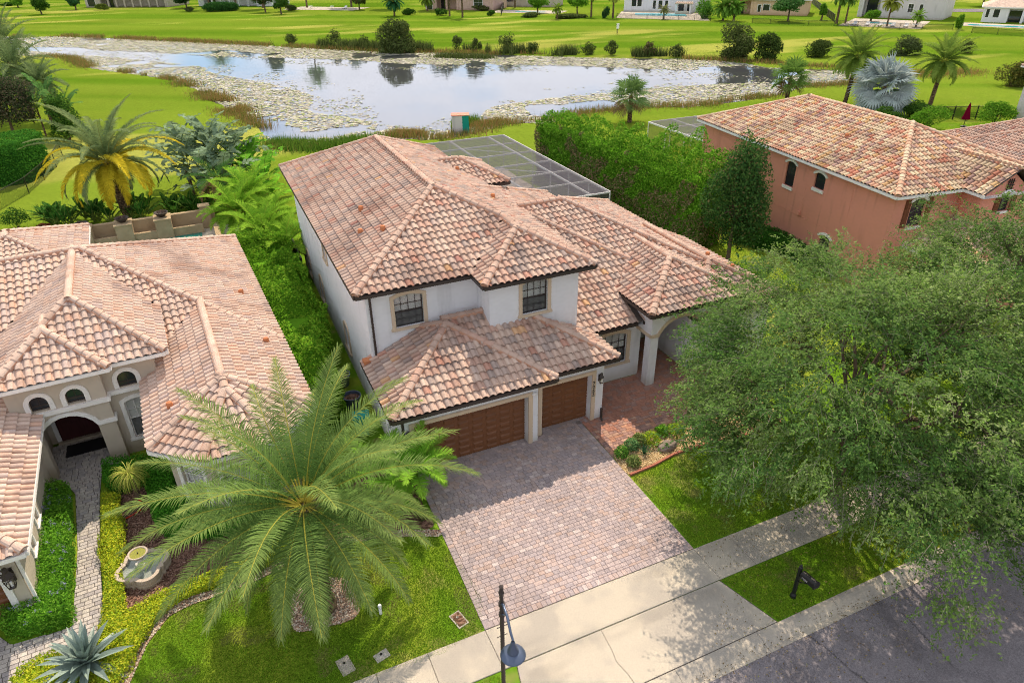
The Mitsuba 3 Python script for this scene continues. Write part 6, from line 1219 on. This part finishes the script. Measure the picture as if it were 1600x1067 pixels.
nearb = LineString([(-31, 182), (-21, 172), (-16.5, 156), (-2, 132.5), (2.7, 111.6), (6, 93.6), (6.5, 84), (8, 78), (13, 75.3), (19, 76.6), (25, 73.8), (31, 76), (35, 77.6), (39, 76), (44.4, 78.8), (54, 78.5), (62, 75.6), (74, 77), (85, 79.8), (98, 78)])
farb = LineString([(-38, 225.5), (-26, 220.5), (-11, 205.5), (16, 176.5), (38, 152), (50, 143), (70, 125), (90, 110), (98, 97), (104, 88)])
TAN = [(0.30, 0.22, 0.08), (0.20, 0.20, 0.05), (0.34, 0.20, 0.09), (0.13, 0.19, 0.03)]
reeds('bank_reeds', 'tan and olive reeds fringing the near bank of the pond', near_line(nearb, 26000, 1.1, rng), rng, (0.25, 0.8), TAN, 0.04)
reeds('far_bank_reeds', 'tan grasses along the far bank of the pond', near_line(farb, 16000, 1.0, rng, f=0.08), rng, (0.3, 0.9), TAN, 0.06)
reeds('willow_clumps', 'upright olive willow growth scattered along the far bank', near_line(LineString([(18, 176), (38, 154), (50, 145), (70, 127), (88, 113)]), 15000, 0.9, rng, 0.54, 0.16), rng, (0.8, 2.2), OLIVE, 0.09)
reeds('green_reeds', 'bright green water plants at the bank behind the white house roof', np.vstack([near_line(LineString([(7, 80), (10, 76.5), (13, 75.6), (17, 76.6)]), 5000, 1.0, rng, 0.3), near_line(LineString([(28.5, 79), (31, 80.5)]), 900, 0.6, rng, 0.2), near_line(LineString([(100, 86), (110, 90)]), 1500, 1.6, rng, 0.2)]), rng, (0.4, 1.0), [(0.12, 0.24, 0.03), (0.17, 0.28, 0.04), (0.08, 0.17, 0.02)], 0.05)
reeds('rust_reeds', 'rust brown sedges in the shallows left of the teal box and along the left bank', np.vstack([near_line(LineString([(20, 78.2), (23, 77.2)]), 1500, 0.7, rng, 0.2), near_line(LineString([(5, 98), (4.3, 106), (2.4, 113)]), 3500, 1.2, rng, 0.42), near_line(LineString([(30, 78), (34, 79)]), 900, 0.6, rng, 0.3), near_line(LineString([(106, 80), (118, 78)]), 3000, 2.0, rng, 0.3)]), rng, (0.3, 0.8), [(0.34, 0.20, 0.07), (0.26, 0.22, 0.06), (0.38, 0.25, 0.12), (0.18, 0.22, 0.04)], 0.04)
reeds('water_tuft', 'low tuft of green sedge standing in the lilies near the far bank', near_line(LineString([(46, 138), (54, 131.5)]), 2200, 0.8, rng, 0.2), rng, (0.3, 0.9), OLIVE, 0.06)
# ------------------------------------------------------------------ palms and bushes of the right back yards and the banks
rng = np.random.default_rng(33)
fan_palm('cabbage_palm', 'bushy fan palm on the near bank behind the tall hedge', (47.6, 71.5, 0), (47.6, 71.5, 3.0), rng, 26, 1.4, 1.5, 16, (0.15, 0.25, 0.08), r0=0.25, dead=0.15)
fan_palm('cabbage_palm', 'fan palm by the pond left of the tall feather palms', (73.2, 72.5, 0), (73.2, 72.5, 3.1), rng, 26, 1.5, 1.6, 16, (0.14, 0.25, 0.05), r0=0.25, dead=0.1)
palm('feather_palm', 'tall feather palm left of the silver palm', (77.8, 67.0, 0), (78.6, 67.2, 6.0), rng, n=40, L=4.4, ll=0.75, nl=44, lw=0.095, cA=(0.13, 0.23, 0.04), cB=(0.22, 0.30, 0.06), r0=0.24, r1=0.22, el=(1.5, -0.6), droop=(0.6, 1.3))
palm('feather_palm', 'tall feather palm right of the silver palm', (87.2, 61.8, 0), (88.2, 62.2, 5.3), rng, n=40, L=4.2, ll=0.75, nl=44, lw=0.095, cA=(0.13, 0.23, 0.04), cB=(0.22, 0.30, 0.06), r0=0.24, r1=0.22, el=(1.5, -0.6), droop=(0.6, 1.3))
fan_palm('silver_palm', 'silvery blue fan palm between two tall feather palms', (77.5, 61.2, 0), (77.8, 61.6, 3.2), rng, 40, 1.9, 2.3, 24, (0.42, 0.49, 0.49), (0.3, 0.34, 0.3), r0=0.3, droop=0.5, el=(1.45, -1.1))
for k, (x, y, z, r, pal, lab) in enumerate(((75.8, 53.3, 1.25, (2.5, 1.9, 1.35), BRIGHT, 'big round bright hedge bush behind the orange house roof'), (73.8, 57.2, 0.9, (2.8, 1.4, 1.0), GREEN, 'darker hedge behind the silver palm trunk'), (80.2, 58.2, 1.0, (2.2, 1.4, 1.1), GREEN, 'dark hedge at the foot of the right feather palm'), (84.2, 51.2, 1.25, (2.5, 1.9, 1.35), BRIGHT, 'square bright bush beside the grey house wall'))):
    shrub('yard_bush', lab, 'shrub', (x, y, z), r, 4200, 0.2, pal, rng, low=-0.8, amp=0.18)
t = thing('patio_umbrella', 'closed maroon patio umbrella on the lawn beside the round bush', 'umbrella'); c = np.array([80.5, 52.2, 0])
b = MB(); b.tube([c, c + [0, 0, 2.7]], 0.04, 8); put('pole', b, 'mat_bronze', t)
b = MB(); b.lathe([(0.45, 0.85), (0.36, 1.2), (0.22, 1.9), (0.09, 2.5), (0.03, 2.62)], c, 9); put('canopy', b, 'mat_maroon', t)
b = MB(); b.lathe([(0.35, 0), (0.35, 0.08), (0.06, 0.15)], c, 14); put('base', b, 'mat_black', t)
t = thing('wire_fence', 'thin dark wire fence behind the maroon umbrella', 'fence'); FP = [(79.5, 56.8), (82.8, 55.3), (85.3, 54.2), (88, 53)]
for a in FP: b = MB(); b.bar((*a, 0), (*a, 1.6), 0.1); put('post', b, 'mat_black', t)
for a, c in zip(FP[:-1], FP[1:]): b = MB(); b.bar((*a, 1.5), (*c, 1.5), 0.05); put('rail', b, 'mat_black', t); put('mesh', ([[*a, 0.05], [*c, 0.05], [*c, 1.48], [*a, 1.48]], [[0, 1, 2], [0, 2, 3]]), 'mat_fence_mesh', t)
v, f = sheet(Polygon([(66, 43), (80, 41), (84, 48), (74, 51.5), (67, 50)]), 0.02); put('patio', (v, f), 'mat_concrete', kind='structure')
v, f = sheet(Polygon([(66.5, 44.5), (68.5, 44.1), (69.2, 46.2), (67, 46.6)]), 0.04); put('pool', (v, f), 'mat_pool_water', kind='structure')

# bushes along the far bank: one label each
def bank(label, x, y, r, N, size, pal, low=-0.9, amp=0.8): shrub('bank_bush', label, 'shrub', (x, y, r[2] * 0.62), r, N, size, pal, rng, low=low, amp=amp)
bank('large round olive bush on the far bank, left of the middle', 41.2, 149, (4.6, 4.2, 4.0), 9000, 0.42, OLIVE)
bank('large tall bush of the pair at the right end of the pond', 93.2, 106.8, (4.0, 3.6, 3.9), 8500, 0.38, OLIVE)
bank('lower bush of the pair at the right end of the pond', 98.0, 103.8, (3.0, 2.8, 2.9), 5500, 0.36, [(0.06, 0.10, 0.025), (0.085, 0.13, 0.03), (0.04, 0.07, 0.02)])
bank('wide low dark bush on the bank right of the pair of bushes', 109.0, 103.0, (3.6, 2.4, 2.0), 4000, 0.34, [(0.06, 0.09, 0.025), (0.08, 0.12, 0.03)])
bank('pale green bush on the bank behind the silver palm', 124.5, 96.5, (3.8, 2.6, 2.1), 4000, 0.34, [(0.12, 0.16, 0.07), (0.09, 0.12, 0.04), (0.06, 0.09, 0.03)])
bank('yellow olive bush at the right edge beyond the lawn', 110.5, 66.5, (2.9, 2.4, 2.4), 4200, 0.28, [(0.13, 0.14, 0.03), (0.17, 0.15, 0.04), (0.08, 0.11, 0.03)])
bank('small dark shrub on the bank between silver and right feather palm', 137, 92.5, (2.0, 1.8, 1.6), 1800, 0.3, OLIVE)
def px_list(): return [(22.5, 172.5, 1.3), (27.5, 167.0, 1.4), (32.0, 161.5, 1.8), (34.2, 158.6, 1.2), (37.0, 154.8, 1.5)]
for k, (x, y, r) in enumerate([(23.0, 172.0, 1.4), (31.0, 163.5, 1.9), (36.0, 157.0, 1.3), (52.0, 143.5, 1.6), (55.5, 141.0, 1.5), (60.0, 136.5, 1.9), (64.0, 133.0, 1.4), (73.0, 125.8, 1.3), (76.5, 123.0, 1.5), (82.0, 118.2, 1.6), (86.0, 115.0, 1.4)]):
    shrub('waterside_shrub', ['leftmost thin willow like shrub on the far bank', 'twin stemmed shrub second from left on the far bank', 'small upright shrub just left of the big olive bush', 'first upright shrub right of the big olive bush', 'second upright shrub right of the big olive bush', 'third upright shrub right of the big olive bush', 'fourth upright shrub right of the big olive bush', 'thin shrub on the far bank below the white house pool', 'upright shrub on the far bank in front of the blue pool', 'reddish shrub left of the pair of large bushes', 'small shrub closest to the pair of large bushes'][k], 'shrub', (x, y, r * 0.8), (r * rng.uniform(0.7, 1.3), r * 0.75, r * rng.uniform(0.75, 1.15)), 750, 0.34, OLIVE if k != 9 else BROWNISH, rng, low=-0.95, amp=0.75, freq=2.6)

# ------------------------------------------------------------------ houses, pools and trees beyond the pond
def far_house(name, label, deg, o, wd, dp, h, wallmat, roofmat, wins, pitch=0.42, screen=None, rise=None, cols=()):
    """one storey or taller house: walls, hip roof, windows facing the pond (local y = 0)"""
    F = Frame(deg, o); t = thing(name, label, 'house'); w = Wall(t, F, wallmat); w.body(sbox(0, 0, wd, dp), 0, h)
    for (x, z, ww, hh, kind) in wins: w.window(x, 0, z, 0, -1, ww, hh, 0.0, 2, 1 if kind == 'd' else 2, trim=0.18, tmat='mat_white_trim', fmat='mat_white' if kind == 'w' else 'mat_bronze', sill=0, blind=False, depth=0.15)
    if screen: w.cut.append(man(sbox(screen[0], -0.5, screen[1], 3.2), -0.1, h - 0.45))
    w.build()
    e = 0.6; x0, x1, y0, y1 = -e, wd + e, -e, dp + e; m = min((y1 - y0), (x1 - x0)) / 2; zr = h + pitch * m
    if wd >= dp: ra, rb = (x0 + m, (y0 + y1) / 2), (x1 - m, (y0 + y1) / 2)
    else: ra, rb = ((x0 + x1) / 2, y0 + m), ((x0 + x1) / 2, y1 - m)
    b = MB(); v = [[x0, y0, h], [x1, y0, h], [x1, y1, h], [x0, y1, h], [*ra, zr], [*rb, zr]]
    f = [[0, 1, 5], [0, 5, 4], [2, 3, 4], [2, 4, 5], [3, 0, 4], [1, 2, 5]] if wd >= dp else [[0, 1, 4], [1, 2, 5], [1, 5, 4], [2, 3, 5], [3, 0, 4], [3, 4, 5]]
    b.add(F.w(v), f); rf = put('roof', b, roofmat, t)
    b = MB(); b.add(F.w([[x0, y0, h - 0.2], [x1, y0, h - 0.2], [x1, y1, h - 0.2], [x0, y1, h - 0.2]]), [[2, 1, 0], [3, 2, 0]])
    for a, c in (((x0, y0), (x1, y0)), ((x1, y0), (x1, y1)), ((x1, y1), (x0, y1)), ((x0, y1), (x0, y0))): b.bar(F.w([*a, h - 0.1]), F.w([*c, h - 0.1]), 0.12, 0.22)
    put('fascia', b, 'mat_white_trim', rf)
    if screen:
        for x in np.linspace(screen[0], screen[1], max(2, int((screen[1] - screen[0]) / 3.2) + 1)):
            b = MB(); b.box(x - 0.3, x + 0.3, -0.15, 0.45, 0, h - 0.4, fr=F); put('column', b, wallmat, t)
        b = MB(); b.box(screen[0] + 0.6, screen[0] + 3.4, 3.05, 3.15, 0.05, h - 1.0, fr=F); put('patio_door', b, 'mat_dark_glass', t)
    return t, F
far_house('far_house', 'dark screened pale house behind trees at the top left', -29, (-29.5, 332.5), 33, 16, 4.2, 'mat_stucco_beige', 'mat_far_roof', [(2.5, 0.3, 3, 2.6, 'b')], screen=(6, 32))
far_house('far_house', 'pale columned house at the top, left of the pool terrace', -33, (10.0, 315), 30, 15, 4.2, 'mat_white', 'mat_far_roof', [(26, 0.5, 3, 2.6, 'b')], screen=(2, 24))
far_house('far_house', 'pink walled house with white framed window at the top centre', -43, (80.5, 252), 25, 14, 4.4, 'mat_pinkwall', 'mat_far_roof', [(19.6, 1.2, 3.1, 2.4, 'w'), (1.5, 0.1, 2.2, 2.8, 'b')], screen=(4, 12))
far_house('far_house', 'low tan house behind round trees right of the top centre', -41, (107, 252), 22, 12, 4.0, 'mat_stucco_beige', 'mat_far_roof', [(5.2, 1.5, 3.2, 2.0, 'w'), (14, 1.2, 2.4, 2.0, 'w')])
far_house('far_house', 'white house with a pergola and long blue pool at the top', -43, (134.6, 210.3), 26, 15, 4.6, 'mat_stucco_white', 'mat_far_roof', [(3.2, 1.5, 1.4, 1.8, 'b'), (5.0, 1.5, 1.4, 1.8, 'b'), (9.8, 0.8, 0.9, 2.4, 'b'), (11.7, 0.8, 1.2, 2.4, 'b'), (13.6, 0.8, 0.9, 2.4, 'b'), (18.0, 0.1, 2.4, 2.9, 'b'), (21.0, 0.1, 1.6, 2.9, 'b')])
far_house('far_house', 'peach house with dark screened patio right of the big palm clump', -48, (155.5, 184.5), 23, 14, 4.2, 'mat_peachwall', 'mat_far_roof', [(9.2, 0.8, 0.8, 1.9, 'b'), (11.2, 1.2, 1.8, 1.6, 'b')], screen=(1.0, 7.0))
far_house('far_house', 'tall pale grey house with plain side wall at the top right', -62, (181.0, 158.5), 22, 15, 6.4, 'mat_stucco_grey', 'mat_far_roof', [(9.0, 2.0, 1.1, 1.6, 'w'), (13.6, 1.6, 1.3, 2.1, 'w'), (16.2, 1.6, 0.8, 2.1, 'b')], screen=(1, 6))
far_house('far_house', 'low white house with pale tile roof in the top right corner', -56, (195.6, 131.0), 26, 16, 3.7, 'mat_white', 'mat_far_roof_pale', [(1.0, 1.2, 0.7, 1.9, 'b'), (3.0, 1.2, 1.3, 1.9, 'b')], screen=(5.4, 16))
def quad_sheet(name, pts, z, mat, kind='structure'): v, f = sheet(Polygon(pts), z); return put(name, (v, f), mat, kind=kind)
def strip(F, x0, x1, y0, y1): return [F.w([x, y, 0])[:2] for x, y in ((x0, y0), (x1, y0), (x1, y1), (x0, y1))]
quad_sheet('terrace', [(134, 210.5), (119.2, 190.2), (137.2, 169.8), (152.5, 192)], 0.03, 'mat_concrete'); quad_sheet('pool', [(133.2, 201.6), (128.8, 194.3), (140.5, 184.0), (145, 192)], 0.06, 'mat_pool_water')
t = thing('pergola', 'small tile roofed pergola beside the far blue pool', 'pergola'); FA = Frame(-43, (134.6, 210.3))
for x in (17.5, 21.8):
    for y in (-6.4, -3.0): b = MB(); b.box(x - 0.25, x + 0.25, y - 0.25, y + 0.25, 0, 2.7, fr=FA); put('column', b, 'mat_white', t)
b = MB(); b.box(17.0, 22.3, -6.9, -2.6, 2.7, 2.9, fr=FA); put('beam', b, 'mat_beige_trim', t)
for k in range(8): b = MB(); b.box(17.2 + 0.65 * k, 17.5 + 0.65 * k, -7.4, -2.2, 2.902, 3.15, fr=FA); put('rafter', b, 'mat_far_roof_pale', t)
b = MB(); b.box(17.6, 21.6, -8.6, -8.0, 0, 0.9, fr=FA); put('bench', b, 'mat_stucco_beige', t)
FA2 = Frame(-41, (38, 282)); quad_sheet('terrace', strip(FA2, 0, 28, -3, 10), 0.03, 'mat_concrete')
FA3 = Frame(-42, (101, 236)); quad_sheet('terrace', strip(FA3, 0, 24, -10, 1), 0.03, 'mat_concrete'); quad_sheet('pool', strip(FA3, 8, 18, -7, -4), 0.06, 'mat_pool_water')
FA4 = Frame(-58, (157.5, 143)); quad_sheet('terrace', strip(FA4, 0, 19, -0.5, 22), 0.03, 'mat_concrete'); quad_sheet('pool', strip(FA4, 5, 12, 9, 13), 0.06, 'mat_pool_water')
FA5 = Frame(-62, (186.5, 129)); quad_sheet('terrace', strip(FA5, -1, 22, -4.5, 5), 0.03, 'mat_concrete'); quad_sheet('pool', strip(FA5, 1, 20, -2.5, 1), 0.06, 'mat_pool_water')
quad_sheet('far_street', [(215, 170), (330, 100), (323, 90), (209, 160)], 0.03, 'mat_asphalt')
def furniture(F, items):
    for k, (kind, x, y, lab) in enumerate(items):
        t = thing(kind, lab, kind.replace('_', ' ')); b = MB()
        if kind == 'sun_lounger':
            b.box(x, x + 0.9, y, y + 2.0, 0.3, 0.42, fr=F); put('seat', b, 'mat_white', t); b = MB(); b.obox(F.w([x + 0.45, y + 2.25, 0.62]), F.wd([0.45, 0, 0]), F.wd([0, 0.33, 0.28]), F.wd([0, -0.04, 0.05])); put('backrest', b, 'mat_white', t)
            for dx in (0.1, 0.8):
                for dy in (0.2, 1.8): b = MB(); b.box(x + dx - 0.05, x + dx + 0.05, y + dy - 0.05, y + dy + 0.05, 0, 0.3, fr=F); put('leg', b, 'mat_bronze', t)
        else:
            b.lathe([(0.8, 0.72), (0.8, 0.78), (0.0, 0.78)], F.w([x, y, 0]), 14); put('top', b, 'mat_white', t); b = MB(); b.lathe([(0.3, 0), (0.06, 0.1), (0.06, 0.72)], F.w([x, y, 0]), 8); put('leg', b, 'mat_bronze', t)
furniture(FA4, [('sun_lounger', 3, 1, 'leftmost white lounger on the far terrace'), ('sun_lounger', 6, 1, 'second white lounger on the far terrace'), ('sun_lounger', 9, 1, 'third white lounger on the far terrace'), ('sun_lounger', 12, 1, 'fourth white lounger on the far terrace'), ('sun_lounger', 15, 1, 'rightmost white lounger on the far terrace'), ('table', 17.5, 2.5, 'round table at the right end of the far terrace')])
furniture(FA2, [('table', 8, 3, 'white table on the pale terrace at the top left'), ('table', 16, 4, 'second white table on the pale terrace, farther right'), ('sun_lounger', 21, 2, 'white lounger on the pale terrace at the top left')])
def fence(label, pts, h, mat='mat_fence_mesh', post=0.08, rail=True):
    t = thing('far_fence', label, 'fence')
    for a, c in zip(pts[:-1], pts[1:]):
        a, c = np.array(a, float), np.array(c, float); n = max(1, int(np.linalg.norm(c - a) / 4))
        for k in range(n + 1): q = a + (c - a) * k / n; b = MB(); b.bar((*q, 0), (*q, h), post); put('post', b, 'mat_black', t)
        b = MB(); b.bar((*a, h - 0.05), (*c, h - 0.05), 0.06); put('rail', b, 'mat_black', t)
        put('panel', ([[*a, 0.03], [*c, 0.03], [*c, h - 0.08], [*a, h - 0.08]], [[0, 1, 2], [0, 2, 3]]), mat, t)
fence('dark wire fence along the far terrace with loungers', [(156.5, 142.5), (166.2, 125.4), (172.3, 121.8)], 1.3)
fence('dark wire fence in front of the top right corner pool', [(169.8, 115.1), (172.4, 104.5), (176, 92)], 1.3)
fence('slatted dark fence running away beside the pink house at the top', [(93.3, 215.7), (121.9, 276.4)], 1.9, 'mat_black')
fence('slatted dark fence running away right of the peach house', [(163.2, 149.9), (211.0, 205.9)], 1.9, 'mat_black')
fence('wire fence in front of the white house with the blue pool', [(119, 189.5), (137.2, 169.3)], 1.3)
fence('wire fence in front of the peach house', [(142.2, 158.2), (149.8, 145.8), (156, 143)], 1.3)

# trees of the far gardens: x, y, radius, height, palette, label
FT = [(-41, 303.5, 3.3, 5.6, GREEN, 'dull green multi stemmed tree at the top left'), (-54, 347, 2.8, 3.4, BRIGHT, 'rounded bright bush tree in the top left corner'), (-32, 320.5, 3.0, 5.2, [(0.04, 0.12, 0.05), (0.05, 0.15, 0.05)], 'blue green fan leaved tree left of the dark screened house'), (5.4, 307, 5.2, 6.2, [(0.035, 0.085, 0.025), (0.05, 0.11, 0.03)], 'dark spreading tree in front of the dark screened house'), (29.1, 269.5, 3.7, 7, DARK, 'dark round crowned tree left of the pale terrace'), (32.8, 258.5, 2.8, 5.6, GREEN, 'green tree second left of the pale terrace'), (59.9, 263, 3.8, 5.6, [(0.07, 0.15, 0.03), (0.10, 0.17, 0.04), (0.13, 0.11, 0.04)], 'round headed young tree on the pale terrace edge'),
      (107.2, 218.2, 3.2, 5.0, BRIGHT, 'glossy round tree left of the small far pool'), (116.9, 209.5, 3.4, 5.2, BRIGHT, 'bright round tree right of the small far pool'), (154.1, 157.5, 4.5, 6.2, [(0.05, 0.15, 0.03), (0.08, 0.20, 0.05), (0.13, 0.24, 0.08)], 'broad round tree on the lawn before the peach house'), (173.0, 146.5, 1.9, 3.0, BRIGHT, 'small bright round tree on the far lounger terrace'), (164.5, 155.7, 1.2, 4.0, BRIGHT, 'slim young tree beside the slatted fence'), (245, 165, 6, 8, GREEN, 'street tree beyond the top right houses')]
for x, y, r, h, pal, lab in FT: shrub('garden_tree', lab, 'tree', (x, y, h * 0.62), (r, r, h * 0.42), 3400, 0.085 * r + 0.25, pal, rng, trunk=(0, 0.28), low=-0.8, amp=0.3)
FB_ = [(-22.6, 314, 3.0, 1.9, [(0.16, 0.2, 0.03), (0.10, 0.16, 0.03)], 'low yellow green bush in front of the dark screened house'), (5.8, 288, 1.9, 1.5, OLIVE, 'small olive bush under the dark spreading tree'), (69, 233.5, 2.5, 2.0, GREEN, 'rounded grey green shrub left of the white palm trunks'), (77, 226, 2.4, 2.0, GREEN, 'rounded grey green shrub between the white palm trunks'), (38, 271, 2.4, 2.0, OLIVE, 'small bush at the left end of the pale terrace'), (96, 237.5, 4.2, 1.5, [(0.12, 0.12, 0.05), (0.09, 0.12, 0.03)], 'olive hedge under the white framed window'), (90.7, 217.5, 1.7, 1.4, GREEN, 'low shrub at the end of the slatted fence'), (98.7, 206, 4, 1.2, OLIVE, 'low olive hedge before the small far pool, left half'), (107.5, 197, 6, 1.2, OLIVE, 'low olive hedge before the small far pool, right half'), (149, 188, 2.8, 4.4, BRIGHT, 'tall leafy thicket beside the far pergola'), (140.3, 175.5, 2.9, 3.8, [(0.07, 0.19, 0.03), (0.11, 0.25, 0.03)], 'lower leafy thicket before the big palm clump'), (173.5, 121.3, 1.2, 3.6, BRIGHT, 'upright bush at the corner of the grey house'), (116.3, 191.6, 1.3, 3.3, [(0.03, 0.10, 0.035), (0.05, 0.13, 0.04)], 'dark clipped column bush left of the white house'), (-60, 361, 4, 1.6, GREEN, 'low clipped hedge in the top left corner')]
for x, y, r, h, pal, lab in FB_: shrub('garden_bush', lab, 'shrub', (x, y, h * 0.5), (r, r * 0.6, h * 0.6), 1500, 0.07 * r + 0.25, pal, rng, low=-0.9, amp=0.25)
b = MB(); p, d = blob((16.0, 283.5, 1.4), (6.6, 2.6, 1.7), 4500, rng, 0.2, low=-0.8); t = thing('strap_leaf_bed', 'long dark bed of strap leaved plants at the top left', 'plants'); b.add(*leaves(p, unit(d + [0, 0, 0.6]), 0.9, 0.16, pick([(0.04, 0.13, 0.03), (0.06, 0.17, 0.035), (0.03, 0.09, 0.02)], len(p), rng), rng, 0.0, np.tile([0, 0, 1.0], (len(p), 1)))); put('foliage', b, 'mat_leaf', t, kind='stuff')
def far_palm(label, x, y, h, L, n=24, lean=0.0, c=(0.10, 0.19, 0.035), tr=0.28): palm('tall_garden_palm', label, (x, y, 0), (x + lean, y, h), rng, n=n, L=L, ll=L * 0.22, nl=20, lw=0.22, cA=c, cB=tuple(1.4 * q for q in c), r0=tr, r1=tr * 0.7, el=(1.4, -0.6), droop=(0.7, 1.4), fronds=False)
far_palm('pale trunked palm before the pink house, left of two', 78.6, 222, 9, 3.6); far_palm('pale trunked palm before the pink house, right of two', 80.6, 216, 9.5, 3.6)
far_palm('bushy palm left of the rounded grey green shrubs', 78.8, 244.7, 3.6, 3.6, 30, c=(0.13, 0.20, 0.03)); far_palm('dark leaning palm tree behind the big olive bush', 63.6, 231.5, 4.0, 4.2, 40, c=(0.03, 0.11, 0.045))
far_palm('slim palm right of the bright round tree', 115, 197.5, 6.0, 3); far_palm('slim palm left of the white house', 118.5, 190.8, 6.0, 3, c=(0.16, 0.19, 0.04)); far_palm('small palm between the round trees by the far pool', 102.4, 195.5, 2.7, 2.2, c=(0.14, 0.22, 0.03), tr=0.2)
far_palm('short palm in front of the long blue pool', 128.8, 179.8, 2.4, 2.0, c=(0.16, 0.18, 0.07), tr=0.2); far_palm('big bright palm clump between the pergola and the peach house', 140.6, 168.2, 3.4, 4.4, 44, c=(0.12, 0.24, 0.035)); far_palm('second bright palm of the clump beside the peach house', 142.5, 166, 3.4, 3.6, 30, c=(0.10, 0.22, 0.03))
for k, (x, y, h) in enumerate(((159.7, 146, 6), (160.8, 146.6, 6.6), (161.9, 145, 5.8), (163.2, 146, 6.4))): far_palm(['first slim palm of the row at the left end of the lounger terrace', 'second slim palm of the row at the left end of the lounger terrace', 'third slim palm of the row at the left end of the lounger terrace', 'fourth slim palm of the row at the left end of the lounger terrace'][k], x, y, h, 2.8, tr=0.16)
far_palm('yellowish feather palm on the lounger terrace', 165.6, 135, 5.4, 3.4, 30, c=(0.17, 0.20, 0.03), tr=0.2); far_palm('short palm at the right end of the lounger terrace', 170.4, 130.4, 2.4, 2.2, c=(0.13, 0.24, 0.03), tr=0.18)
TT = [(13, 300, 19, 0), (31, 292, 23, 1), (45.5, 284, 26, 0), (60.5, 278, 19, 1), (74, 268, 22, 1), (86, 255, 22, 2), (97, 250, 23, 2), (110.5, 243, 19, 0), (149, 218, 19, 0), (171, 197, 20, 2), (178.5, 194, 19, 2), (22, 296, 17, 2)]
for k, (x, y, h, kind) in enumerate(TT):
    lab = ['tall palm', 'big spreading tree', 'tall broad tree'][kind] + ' rising above the frame behind the ' + ['dark screened house', 'columned house', 'pale terrace, left', 'pale terrace, right', 'pink house, left', 'pink house, middle', 'pink house, right', 'low tan house', 'white house', 'peach house, left', 'peach house, right', 'strap leaved bed'][k]
    if kind == 0: far_palm(lab, x, y, h - 3, 6, 30, tr=0.3)
    else: shrub('tall_tree', lab, 'tree', (x, y, h * 0.66), (5.5, 5.5, h * 0.36), 3200, 0.9, DARK if kind == 2 else GREEN, rng, trunk=(0, 0.4), low=-0.9, amp=0.4)
t = thing('yard_sign', 'small white sign on a post in the middle of the far lawn', 'sign'); b = MB(); b.bar((97.6, 154.8, 0), (97.6, 154.8, 1.3), 0.15); put('post', b, 'mat_bronze', t); b = MB(); b.obox((97.6, 154.6, 1.7), (0.45, 0.2, 0), (0.02, -0.04, 0), (0, 0, 0.6)); put('board', b, 'mat_white', t)
# houses farther off close the view along the skyline
for k in range(9):
    a = math.radians(-14 + 12.5 * k); d = 470 + 25 * (k % 3); x, y = d * math.sin(a), d * math.cos(a)
    shrub('distant_tree', ['distant tree closing the view at the far left', 'distant tree left of centre beyond the far street', 'distant tree at the centre beyond the far street', 'distant tree right of centre beyond the far street', 'distant tree beyond the pink house roofs', 'distant tree beyond the white house roofs', 'distant tree beyond the peach house roofs', 'distant tree beyond the grey house', 'distant tree at the far right'][k], 'tree', (x, y, 7), (16, 10, 8), 1500, 2.2, DARK, rng, trunk=(0, 0.5), low=-0.8)
